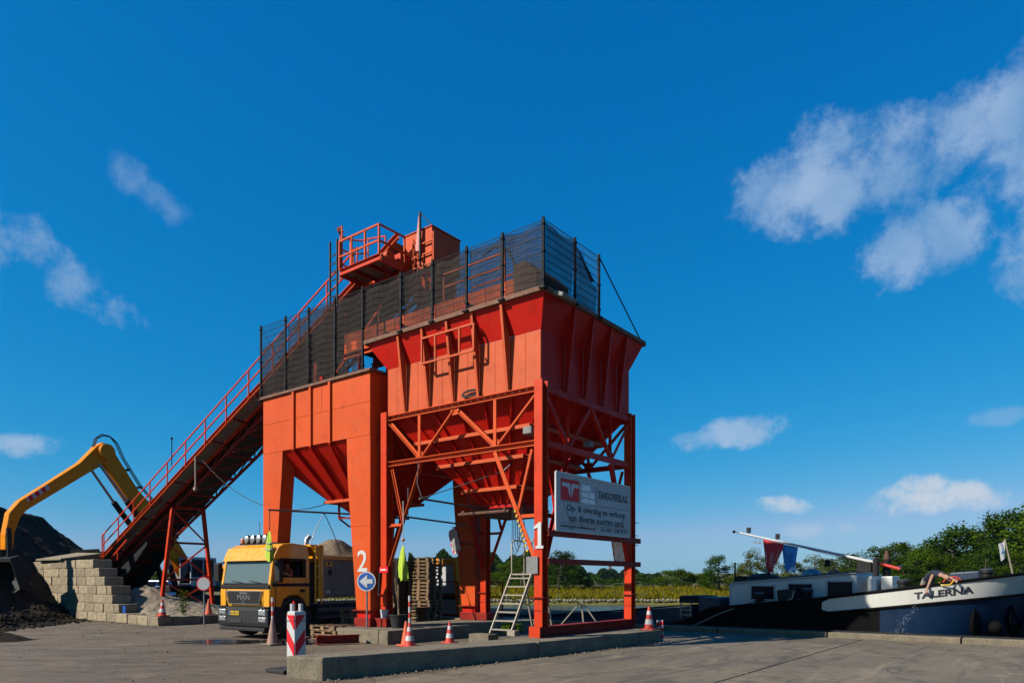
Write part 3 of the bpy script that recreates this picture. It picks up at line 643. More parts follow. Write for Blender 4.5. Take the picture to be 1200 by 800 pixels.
def block_wall():
    wl = thing('concrete_block_wall', 'stepped wall of pale stacked concrete blocks beside the dark soil heap', 'wall', (-.8, 26, 0))
    CH = .395; ends = [20.6, 21.4, 22.0, 22.1, 22.75, 23.35, 23.9]; rnd = random.Random(2)
    tmpl = {}
    for i, e in enumerate(ends):
        L0 = 1.0; b = e + (0.0)
        first = True
        while b < 33.5:
            ln = L0 if not (first and i % 2) else .5
            key = ln
            if key not in tmpl:
                for q in range(5):
                    mb = MB(); mb.box(-.4, .4, .006, ln - .006, .005, CH - .005)
                    t = rough_block(mb, 'block', M['block'], None, .03, 2, .032, q * 3.7 + ln); tmpl.setdefault(key, []).append(t.data); bpy.data.objects.remove(t)
            o = bpy.data.objects.new('block', rnd.choice(tmpl[key])); col.objects.link(o); o.parent = wl
            o.location = Vector((-.8 + rnd.uniform(-.015, .015), b, i * CH)) - Vector((-.8, 26, 0)); o.rotation_euler = (0, 0, rnd.uniform(-.008, .008))
            b += ln; first = False
    # loose slab tipped on top, blue mark on the end
    mb = MB(); mb.slab([(-1.35, 27.2, 2.79), (-1.4, 30.2, 2.81), (.5, 30.2, 3.2), (.5, 27.2, 3.1)], .07)
    solo(mb, 'loose_concrete_slab', M['block'], 'flat concrete slab lying tilted on top of the block wall', 'slab', at=(-.5, 28.7, 2.8))
    mb = MB(); mb.box(-1.218, -1.206, 20.72, 20.98, .42, .74); solo(mb, 'blue_wall_plate', M['blue_sign'], 'small blue plate on the lower right of the block wall', 'plate', at=(-1.2, 20.85, .42))
    kb = thing('block_kerb', 'low kerb of old concrete blocks in front of the pale sand mound', 'kerb', (-1, 18, 0))
    rnd = random.Random(4)
    b = 17.9
    while b < 20.55:
        ln = min(.9, 20.58 - b); mb = MB(); mb.box(-1.2, -.6, b + .01, b + ln - .01, -.03, .37 + rnd.uniform(-.02, .02)); rough_block(mb, 'block', M['block'], kb, .02, 2, .05, b); b += ln
    a = -.58
    while a < 4.2:
        ln = rnd.choice((1.2, 1.5)); mb = MB(); mb.box(a + .012, a + ln - .012, 17.9, 18.4, -.03, .36 + rnd.uniform(-.02, .02)); rough_block(mb, 'block', M['concrete'], kb, .02, 2, .04, a); a += ln
block_wall()
def heap(name, label, mat_, xs, ys, hf, at, frame='S', kind=None, cat='heap'):
    v = [(x, y, hf(x, y)) for y in ys for x in xs]; n = len(xs)
    f = [(j * n + i, j * n + i + 1, (j + 1) * n + i + 1, (j + 1) * n + i) for j in range(len(ys) - 1) for i in range(n - 1)]
    mb = MB(); mb.add(v, f); return solo(mb, name, mat_, label, cat, at=at, frame=frame, smooth=1)
def fr(p, sc, oct=4):
    s = 0; a = 1
    for i in range(oct): s += a * mnoise.noise(Vector(p) * sc); sc *= 2.1; a *= .5
    return s
lin = lambda a, b, n: [a + (b - a) * i / (n - 1) for i in range(n)]
def h_mound(a, b):
    g = lambda ca, cb, ra, rb, h: h * math.exp(-((a - ca) / ra) ** 2 - ((b - cb) / rb) ** 2)
    h = g(.6, 23.0, 1.4, 1.3, 1.5) + g(1.6, 21.3, 1.9, 1.2, .5) + g(3.0, 20, 2, 2, .15)
    h = h * .85 + .26
    h *= min(1, max(0, (a + .78) / .5)) * min(1, max(0, (b - 18.25) / .3)) * min(1, max(0, (6.5 - a) / 1.5)) * min(1, max(0, (26 - b) / 1.5))
    return max(-.02, h + (.11 * fr((a, b, 0), 1.3) + .05 * fr((a, b, 5), 5)) * min(1, h * 3) - .01)
heap('sand_mound', 'pale sandy mound between the block wall and the conveyor trestle', M['sand'], lin(-.78, 6.5, 110), lin(18.25, 26, 116), h_mound, (2, 21, 0))
def h_pile(X, Y):
    edge = -19.7 + .55 * math.sin(Y * .35) * .6 - .10 * (Y - 31) + .35 * fr((0, Y, 2), .5, 2)
    d = edge - X
    h = .42 * d if d < 2.2 else .92 + (d - 2.2) * .78
    near = max(0, 1 - max(0, (25.5 - Y)) / 4); near = min(near, 1 - max(0, (Y - 44) / 6))
    h = min(h, 6.6 - .10 * abs(Y - 34)) * max(0, min(1, near))
    return max(-.03, h + (.2 * fr((X, Y, 0), .7) + .1 * fr((X, Y, 3), 3.1, 5)) * (1 if h > .15 else .2))
heap('soil_heap', 'tall dark heap of soil spilling past the block wall at the left edge', M['soil'], lin(-40, -17.5, 190), lin(22, 50, 200), h_pile, (-26, 33, 0), 'W')
def h_small(X, Y):
    r = math.hypot((X + 16.1) / 1.5, (Y - 21.5) / .9); return max(-.03, .42 * (1 - r) + .06 * fr((X, Y, 0), 2.5)) if r < 1.15 else -.03
heap('soil_heap', 'small dark lump of soil on the yard at the left picture edge', M['soil'], lin(-18, -14.2, 44), lin(20.3, 22.7, 34), h_small, (-16.1, 21.5, 0), 'W')
def clods():
    rnd = random.Random(17); mb = MB()
    for i in range(900):
        Y = rnd.uniform(24, 36); e = -19.4 - .10 * (Y - 31); X = e - abs(rnd.gauss(0, 1.4)) + rnd.uniform(-.1, .9); z = h_pile(X, Y); r = rnd.uniform(.03, .11)
        mb.ball((X, Y, z + r * .3), r, 6, 4, (rnd.uniform(.8, 1.3), rnd.uniform(.8, 1.3), rnd.uniform(.5, .9)))
    for i in range(260):
        a, b = rnd.uniform(-.6, 4), rnd.uniform(18.6, 24.5); z = h_mound(a, b); r = rnd.uniform(.012, .035); p = W(a, b, z)
        if z > .1: MD.ball((p.x, p.y, z + r * .3), r, 5, 4, (1.1, 1, .8))
    o = mb.build('soil_clods', M['soil'], None); tag(o, 'loose clods of dark soil at the foot of the heap', 'clods', kind='stuff')
    o = MD.build('sand_lumps', M['sand'], None); tag(o, 'loose lumps of sand and stone on the pale mound', 'lumps', kind='stuff')
MD = MB()
clods()
def pebbles():
    rnd = random.Random(23); mb = MB()
    for i in range(1500):
        k = rnd.random()
        if k < .45: a = rnd.uniform(-7.5, 5); t = (a + 6.85) / 11.4; a, b = a, -.05 - 1.12 * max(0, min(1, t)) - abs(rnd.gauss(0, .25)) - .05
        elif k < .75: a, b = -1.3 - abs(rnd.gauss(0, .5)), rnd.uniform(17, 31)
        else: a, b = rnd.uniform(-9, -1.5), rnd.uniform(2, 22)
        p = W(a, b); r = rnd.uniform(.006, .02) * (1.6 if rnd.random() < .08 else 1)
        mb.ball((p.x, p.y, r * .35), r, 5, 3, (rnd.uniform(.8, 1.4), rnd.uniform(.8, 1.4), .7))
    o = mb.build('pebbles', M['load'], None); tag(o, 'scattered grit and pebbles along the kerbs of the yard', 'pebbles', kind='stuff')
pebbles()
def puddle():
    rnd = random.Random(8); n = 46; pts = []
    for i in range(n):
        a = 2 * math.pi * i / n; r = 1 + .22 * math.sin(3 * a + 1) + .14 * math.sin(7 * a) + rnd.uniform(-.05, .05)
        pts.append((-8.0 + 2.1 * r * math.cos(a), 21.15 + .75 * r * math.sin(a) + .12 * math.cos(a)))
    o = sheet('puddle', M['puddle'], pts, -.0095)
M['puddle'] = mat('wet_ground', (.03, .027, .024), .1, var=.5, scale=1.2, spots=(.09, .075, .06), spot_amt=.18, spot_scale=2, bump=.03)
puddle()
# ------------------------------------------------------------------ hopper 1 (on its open steel frame)
HA, HB, ZT, ZB, ZF, ZR = 4.71, 5.83, 6.82, 5.40, 8.27, 9.08
FL = dict(a0=-.3, a1=HA + .3, b0=-.3, b1=HB + .56)
def hopper_one():
    h = thing('sand_hopper', 'red flared hopper on an open truss frame, leg marked 1', 'hopper', (2.35, 2.9, 0))
    A0, A1, B0, B1 = .02, HA - .02, .02, HB - .02
    def wall(pts, m): MB().slab(pts, .02, False) ; mb = MB(); mb.slab(pts, .02); return mb.build('wall_panel', m, h)
    # upright panels
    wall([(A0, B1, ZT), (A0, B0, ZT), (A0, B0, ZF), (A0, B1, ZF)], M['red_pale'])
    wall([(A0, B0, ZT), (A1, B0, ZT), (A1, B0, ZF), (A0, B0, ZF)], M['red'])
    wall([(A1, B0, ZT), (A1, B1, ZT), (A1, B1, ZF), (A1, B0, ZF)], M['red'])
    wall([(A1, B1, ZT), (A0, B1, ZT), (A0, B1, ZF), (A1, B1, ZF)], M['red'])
    # flared panels
    f = FL
    def flare(p, q, r, s):
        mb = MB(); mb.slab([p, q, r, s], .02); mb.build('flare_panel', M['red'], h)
    z0 = ZF + .003
    flare((A0, B1, z0), (A0, B0, z0), (f['a0'], f['b0'], ZR), (f['a0'], f['b1'], ZR))
    flare((A0, B0, z0), (A1, B0, z0), (f['a1'], f['b0'], ZR), (f['a0'], f['b0'], ZR))
    flare((A1, B0, z0), (A1, B1, z0), (f['a1'], f['b1'], ZR), (f['a1'], f['b0'], ZR))
    flare((A1, B1, z0), (A0, B1, z0), (f['a0'], f['b1'], ZR), (f['a1'], f['b1'], ZR))
    # rim
    e = .05
    for (p, q) in (((f['a0'] - e, f['b0'] - e), (f['a0'] - e, f['b1'] + e)), ((f['a1'] + e, f['b0'] - e), (f['a1'] + e, f['b1'] + e)), ((f['a0'], f['b0'] - e), (f['a1'], f['b0'] - e)), ((f['a0'], f['b1'] + e), (f['a1'], f['b1'] + e))):
        mb = MB(); mb.beam((*p, ZR + .05), (*q, ZR + .05), .1, .11); mb.build('rim', M['rim'], h)
    # stiffening ribs: tapered plate with an outer flange
    def rib(pos, face):
        lo, up = -.06, -.34
        mb = MB(); poly = [(lo, ZT + .02), (-.0, ZT + .02), (-.0, ZF), (-.29, ZR - .02), (up, ZR - .02)]
        t = .012
        def T3(o, z, w):
            return {'L': (o, pos + w, z), 'R': (pos + w, o, z), 'B': (HA - o, pos + w, z), 'K': (pos + w, HB - o * (1.7 if z > ZF else 1), z)}[face]
        n = len(poly); v = [T3(o, z, -t) for o, z in poly] + [T3(o, z, t) for o, z in poly]
        mb.add(v, [tuple(range(n - 1, -1, -1)), tuple(range(n, 2 * n))] + [(i, (i + 1) % n, n + (i + 1) % n, n + i) for i in range(n)])
        fl = .04; v = [T3(lo - .012, ZT + .02, -fl), T3(lo - .012, ZT + .02, fl), T3(up - .012, ZR - .02, fl), T3(up - .012, ZR - .02, -fl), T3(lo, ZT + .02, -fl), T3(lo, ZT + .02, fl), T3(up, ZR - .02, fl), T3(up, ZR - .02, -fl)]
        mb.add(v, [(0, 1, 2, 3), (7, 6, 5, 4), (0, 4, 5, 1), (1, 5, 6, 2), (2, 6, 7, 3), (3, 7, 4, 0)])
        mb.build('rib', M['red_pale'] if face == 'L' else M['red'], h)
    for b in (4.99, 4.0, 3.03, 2.09, 1.06): rib(b, 'L'); rib(b, 'B')
    for a in (1.12, 2.06, 3.03, 3.94): rib(a, 'R'); rib(a, 'K')
    # funnel below: four sloping sides
    ca, cb, zt = 2.36, 2.9, 4.12; r1, r2 = .62, .72
    T0 = [(A0 + .03, B0 + .03), (A1 - .03, B0 + .03), (A1 - .03, B1 - .03), (A0 + .03, B1 - .03)]; Bt = [(ca - r1, cb - r2), (ca + r1, cb - r2), (ca + r1, cb + r2), (ca - r1, cb + r2)]
    for i in range(4):
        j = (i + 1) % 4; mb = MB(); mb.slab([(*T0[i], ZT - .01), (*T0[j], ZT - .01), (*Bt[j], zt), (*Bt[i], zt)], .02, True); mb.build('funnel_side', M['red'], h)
        # ribs down the slope and three bands across
        for t in (.16, .33, .5, .67, .84):
            p = Vector((*T0[i], ZT - .05)).lerp(Vector((*T0[j], ZT - .05)), t); q = Vector((*Bt[i], zt + .02)).lerp(Vector((*Bt[j], zt + .02)), t)
            d = (Vector((*T0[j], 0)) - Vector((*T0[i], 0))).normalized(); nrm = d.cross((q - p).normalized()).normalized()
            if nrm.z > 0: nrm = -nrm
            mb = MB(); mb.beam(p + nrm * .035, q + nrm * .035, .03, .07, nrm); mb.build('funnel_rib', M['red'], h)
        for t in (.3, .56, .84):
            p = Vector((*T0[i], ZT)).lerp(Vector((*Bt[i], zt)), t); q = Vector((*T0[j], ZT)).lerp(Vector((*Bt[j], zt)), t)
            d = (q - p).normalized(); nrm = d.cross(Vector((*Bt[i], zt)) - Vector((*T0[i], ZT))).normalized()
            if nrm.z > 0: nrm = -nrm
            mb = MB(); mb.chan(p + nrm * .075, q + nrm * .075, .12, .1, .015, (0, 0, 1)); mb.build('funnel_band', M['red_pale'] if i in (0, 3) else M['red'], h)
    mb = MB()
    mb.box(ca - r1 + .05, ca + r1 - .05, cb - r2 + .05, cb + r2 - .05, 3.86, zt + .02); mb.build('outlet', M['red'], h)
    mb = MB()
    for s in (-1, 1):
        mb.beam((ca - 1.25, cb + s * .8, 3.86), (ca + 1.1, cb + s * .8, 3.86), .08, .08); mb.beam((ca + s * .7, cb - 1.0, 3.93), (ca + s * .7, cb + 1.0, 3.93), .06, .06)
    mb.tube((ca - 1.2, cb - .95, 3.8), (ca - 1.2, cb + 1.0, 3.8), .05); mb.box(ca - .5, ca + .6, cb - .55, cb + .55, 3.72, 3.86); mb.build('slide_gate', M['rust'], h)
    # legs
    for (a, b) in ((0, 0), (HA, 0), (0, HB), (HA, HB)):
        zb = .62 if b == 0 else .66
        mb = MB(); mb.hbeam((a, b, zb), (a, b, ZT + .12), .25, .27, .03, (1, 0, 0)); l = mb.build('leg', M['red_mid'], h)
        mb = MB()
        for z in (1.36, 1.02): mb.box(a - .2 if z > 1.1 else a - .14, a + .2 if z > 1.1 else a + .14, b - .2 if z > 1.1 else b - .14, b + .2 if z > 1.1 else b + .14, z, z + .025)
        mb.build('collar', M['red_dark'], l)
        if b: mb = MB(); mb.box(a - .26, a + .26, b - .26, b + .26, .386, .66); mb.build('foot_block', M['red_dark'], l, bevel=.01)
    mb = MB(); mb.hbeam((-.28, 0, .49), (HA + .35, 0, .49), .3, .27, .03); mb.build('sole_beam', M['red_dark'], h)
    mb = MB(); mb.box(-.3, -.26, -.17, .17, .352, .63); mb.build('sole_end_plate', M['red_mid'], h)
    # truss on each side: chords, verticals, diagonals, knee braces
    def tr(P, lo_off, pts, m, L_):
        def bm_(p, q, w=.1, hh=.1, nm='truss_bar'):
            mb = MB(); mb.angle(P(*p), P(*q), w, hh, .02); mb.build(nm, m, h)
        n1, n2, n3 = pts
        mb = MB(); mb.chan(P(.13, ZT - .07), P(L_ - .13, ZT - .07), .12, .16, .02); mb.build('top_chord', m, h)
        mb = MB(); mb.chan(P(.13, ZB - .05), P(L_ - .13, ZB - .05), .12, .15, .02); mb.build('bottom_chord', m, h)
        for x in (n1, n3): bm_((x, ZB + .02), (x, ZT - .14))
        for p, q in (((.15, ZT - .18), (n1 - .05, ZB + .05)), ((n1 + .05, ZB + .05), (n2 - .05, ZT - .17)), ((n2 + .05, ZT - .17), (n3 - .05, ZB + .05)), ((n3 + .05, ZB + .05), (L_ - .15, ZT - .18))): bm_(p, q, .09, .1, 'truss_diagonal')
        for x in (n1, n2, n3):
            z = ZT - .2 if x == n2 else ZB + .06
            mb = MB(); c = P(x, z); w = P(x + .2, z) - c; mb.slab([c - w + Vector((0, 0, -.08)), c + w + Vector((0, 0, -.08)), c + w * .5 + Vector((0, 0, .14)), c - w * .5 + Vector((0, 0, .14))] if x != n2 else [c - w * .5 + Vector((0, 0, -.14)), c + w * .5 + Vector((0, 0, -.14)), c + w + Vector((0, 0, .07)), c - w + Vector((0, 0, .07))], .014); mb.build('gusset', m, h)
        for x, e in ((n1, .1), (n3, L_ - .1)):
            bm_((x, ZB - .14), (e, 2.25), .12, .12, 'knee_brace')
            mx = x + (e - x) * .55; mz = ZB - .14 + (2.25 - ZB + .14) * .55
            bm_((mx, mz), (e + (x - e) * .12, ZB - .2), .07, .07, 'brace_strut'); bm_((mx, mz - .12), (e, mz - .12), .08, .09, 'brace_strut')
    V3 = lambda a, b, z: Vector((a, b, z))
    tr(lambda x, z: V3(-.02, x, z), 0, (1.49, 2.98, 4.36), M['red_orange'], HB); tr(lambda x, z: V3(HA + .02, x, z), 0, (1.49, 2.98, 4.36), M['red_mid'], HB)
    tr(lambda x, z: V3(x, -.02, z), 0, (1.24, 2.36, 3.51), M['red'], HA); tr(lambda x, z: V3(x, HB + .02, z), 0, (1.24, 2.36, 3.51), M['red'], HA)
    for z, e in ((3.02, .17), (2.3, .17)):
        mb = MB(); mb.chan((-.02, -.2, z), (HA + .25, -.2, z), .1, .15, .018, (0, 0, 1), 1); mb.build('cross_beam', M['red_dark'], h)
    for z in (3.6, 3.2, 2.9): mb = MB(); mb.tube((HA + .13, -.1, z), (HA + .36, -.1, z), .012, 6); mb.build('step_iron', M['red_dark'], h)
    # cage on the upper left face
    mb = MB()
    zc0, zc1, bx0, bx1 = 8.02, 8.74, 1.98, 3.95
    for (p, q, nm) in (((bx0, zc0), (bx1, zc0), 0), ((bx0, zc1), (bx1, zc1), 0), ((bx0, zc0), (bx0, zc1), 0), ((bx1, zc0), (bx1, zc1), 0), ((3.42, zc0), (3.42, zc1), 0), ((2.5, zc0), (2.5, zc1), 0)):
        mb = MB(); mb.beam((-.36, p[0], p[1]), (-.36, q[0], q[1]), .05, .05); mb.build('cage_bar', M['red_pale'], h)
    for b in (bx0, bx1):
        for z in (zc0, zc1): mb = MB(); mb.beam((-.34, b, z), (-.16 if z < 8.3 else -.25, b, z), .04, .04); mb.build('cage_bracket', M['red'], h)
    # painted number 1: tall plate figure on the leg
    mb = MB(); pr = [(-.10, 0), (.14, 0), (.14, .07), (.075, .07), (.075, .67), (-.0, .67), (-.16, .56), (-.16, .50), (-.035, .53), (-.035, .07), (-.10, .07)]
    # polygon in local -b (to the viewer's right) and z
    mb.prism([(-.04 - x, 2.62 + y) for x, y in pr], 'x', -.165, -.15); mb.build('number_figure', M['white'], h, label='white figure 1 on the leg')
    mb = MB(); mb.box(-.19, -.15, -.02, .34, 1.98, 2.42); mb.build('junction_plate', M['plate'], h)
    for b_ in (.52, 1.55, 2.55, 3.5, 4.5, 5.4):
        mb = MB(); mb.beam((.018, b_, ZT + .05), (.018, b_, ZF - .02), .012, .012, (1, 0, 0)); mb.build('weld_seam', M['red_pale'], h)
    for k in range(24):
        mb = MB(); mb.lathe([(.022, 0), (.022, .02)], (-.092, .15 + k * .24, ZT - .07), 6, 'x'); mb.build('bolt', M['rust'], h)
    # coil of cable, hanging loops, lamps
    mb = MB()
    for k in range(4): mb.path([Vector((-.06, 2.35 + .34 * math.cos(t) * (1 - .05 * k), ZT + .14 + .075 * math.sin(t) + .015 * k)) for t in lin(0, 6.1, 16)], .012, 5)
    mb.build('cable_coil', M['black'], h)
    mb = MB()
    for k in range(5):
        b0 = .75 + .06 * k; dz = 1.0 + .12 * k
        mb.path([(.3, b0, 3.95), (.31, b0 + .03, 3.4), (.3, b0 - .02, 3.95 - dz * .9), (.33, b0 + .12, 3.95 - dz), (.36, b0 + .24, 3.95 - dz * .8), (.36, b0 + .22, 3.95)], .01, 5)
    mb.build('hanging_cable', M['black'], h)
    mb = MB()
    for i in range(9): mb.box(-.115, -.085, .36 + i * .13 * .38 - .02, .40 + i * .13 * .38, 2.55 + i * .13, 2.61 + i * .13)
    mb.build('warning_tape', M['plate_yellow'], h)
    for (a, b, z, s) in ((-.05, .42, 5.62, .28), (2.2, .02, 5.58, .2)):
        mb = MB(); mb.box(a, a + s * 1.3, b - s / 2, b + s / 2, z, z + s * .7); mb.build('lamp_box', M['plate'], h, bevel=.02)
    mb = MB(); mb.slab([(-.05, -.72, 9.02), (.62, -.72, 9.02), (.62, -.42, 9.16), (-.05, -.42, 9.16)], .11); fl = mb.build('floodlight', M['plate'], h, bevel=.03)
    mb = MB(); mb.tube((.2, -.42, 9.08), (.2, -.34, 9.12), .03); mb.build('bracket', M['steel'], fl)
    return h
hopper_one()

# ------------------------------------------------------------------ hopper 2 (plate hopper on four tapering legs)
def hopper_two():
    h = thing('sand_hopper', 'red plate-sided hopper on tapering legs, leg marked 2', 'hopper', (2.3, 9, 0))
    a0, a1, b0, b1, zt, zs = -.4, 5.0, 6.13, 11.83, 8.2, 6.28
    for (pts) in ([(a0, b1, zs), (a0, b0, zs), (a0, b0, zt), (a0, b1, zt)], [(a0, b0, zs), (a1, b0, zs), (a1, b0, zt), (a0, b0, zt)], [(a1, b0, zs), (a1, b1, zs), (a1, b1, zt), (a1, b0, zt)], [(a1, b1, zs), (a0, b1, zs), (a0, b1, zt), (a1, b1, zt)]):
        mb = MB(); mb.slab(pts, .02); mb.build('wall_panel', M['red_orange'], h)
    e = .02
    for p, q in (((a0 - e, b0 - .08), (a0 - e, b1 + .08)), ((a1 + e, b0 - .08), (a1 + e, b1 + .08)), ((a0 + .05, b0 - e), (a1 - .05, b0 - e)), ((a0 + .05, b1 + e), (a1 - .05, b1 + e))):
        mb = MB(); mb.beam((*p, zt + .04), (*q, zt + .04), .14, .08); mb.build('rim', M['rim'], h)
    # legs: tapering boxes; outline (b, z) for the near side ones
    rl = [(b0, .9), (6.78, .9), (7.2, 5.0), (7.25, zs - .003), (b0, zs - .003)]
    ll = [(b1, .9), (11.22, .9), (10.72, 5.5), (10.67, zs - .003), (b1, zs - .003)]
    for (d0, d1) in ((a0, a0 + .52), (a1 - .52, a1)):
        for poly in (rl, ll):
            mb = MB(); mb.prism(poly, 'x', d0, d1); l = mb.build('leg', M['red_orange'], h, bevel=.008)
            bb = sorted([poly[0][0], poly[1][0]])
            mb = MB(); mb.box(d0 - .09, d1 + .09, bb[0] - .09, bb[1] + .09, .87, .9); mb.build('base_flange', M['red_dark'], l)
            mb = MB(); mb.box(d0 + .02, d1 - .02, bb[0] + .02, bb[1] - .02, .66, .87); mb.build('foot_post', M['red'], l)
            mb = MB(); mb.box(d0 - .06, d1 + .25, bb[0] - .05, bb[1] + .03, .386, .66); mb.build('foot_block', M['red_dark'], l, bevel=.01)
    # upright ribs and the funnel with its sloping ribs
    T0 = [(a0 + .03, b0 + .03), (a1 - .03, b0 + .03), (a1 - .03, b1 - .03), (a0 + .03, b1 - .03)]; Bt = [(1.0, 8.0), (3.6, 8.0), (3.6, 10.0), (1.0, 10.0)]; zb = 4.62
    for i in range(4):
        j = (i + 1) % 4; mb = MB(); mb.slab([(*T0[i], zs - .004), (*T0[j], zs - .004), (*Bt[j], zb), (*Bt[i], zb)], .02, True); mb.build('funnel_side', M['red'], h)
    for b, bb in ((9.99, 9.62), (9.05, 9.02), (8.04, 8.42)):
        mb = MB(); mb.box(a0 - .075, a0 - .001, b - .05, b + .05, zs - .05, zt - .01); mb.build('rib', M['red_orange'], h)
        p, q = Vector((a0 + .0, b, zs - .02)), Vector((1.0, bb, zb + .03)); n = Vector((-.8, 0, -.6))
        mb = MB(); mb.beam(p + n * .06, q + n * .06, .09, .1, n); mb.build('funnel_rib', M['red'], h)
    for a in (1.2, 2.4, 3.6):
        mb = MB(); mb.box(a - .05, a + .05, b0 - .07, b0 - .001, zs - .05, zt - .01); mb.build('rib', M['red'], h)
    mb = MB(); mb.box(.9, 3.7, 7.9, 8.0, zb - .1, zb); mb.box(.9, 3.7, 10.0, 10.1, zb - .1, zb); mb.box(.9, 1.0, 8.0, 10.0, zb - .1, zb); mb.box(3.6, 3.7, 8.0, 10.0, zb - .1, zb); mb.build('outlet_flange', M['red_pale'], h)
    mb = MB(); mb.add([(1.1, 8.1, zb), (3.5, 8.1, zb), (3.5, 9.9, zb), (1.1, 9.9, zb), (1.8, 8.5, 4.1), (2.9, 8.5, 4.1), (2.9, 9.5, 4.1), (1.8, 9.5, 4.1)], [(3, 2, 1, 0), (4, 5, 6, 7), (0, 1, 5, 4), (1, 2, 6, 5), (2, 3, 7, 6), (3, 0, 4, 7)]); mb.build('outlet', M['red'], h)
    mb = MB()
    for b in (8.3, 9.7):
        mb.beam((1.25, b, zb - .1), (1.25, b, 4.0), .06, .06); mb.beam((1.25, b, 4.0), (1.7, b, 3.75), .05, .05); mb.beam((1.25, b, 4.05), (3.3, b, 4.05), .06, .06); mb.beam((1.7, b, 3.75), (3.0, b, 3.75), .05, .05)
    for a, z in ((1.25, 4.0), (1.7, 3.75), (3.0, 3.75)): mb.beam((a, 8.3, z), (a, 9.7, z), .05, .05)
    mb.build('gate_frame', M['red_dark'], h)
    return h
h2 = hopper_two()
for (p, q) in (((-.404, 6.14, 7.3), (-.404, 11.82, 7.3)), ((-.404, 8.5, 7.3), (-.404, 8.5, 8.18)), ((-.404, 6.14, 3.5), (-.404, 7.02, 3.5)), ((-.404, 10.95, 3.5), (-.404, 11.82, 3.5)), ((-.404, 6.14, 6.28), (-.404, 11.82, 6.28))):
    mb = MB(); mb.beam(p, q, .012, .012, (1, 0, 0)); mb.build('weld_seam', M['red_orange'], h2)
lettering('number_figure', '2', 1, (-.404, 6.72, 2.08), (0, -1, 0), (0, 0, 1), M['white'], h2, width=.46, height=.66, bold=.012, extrude=.006)

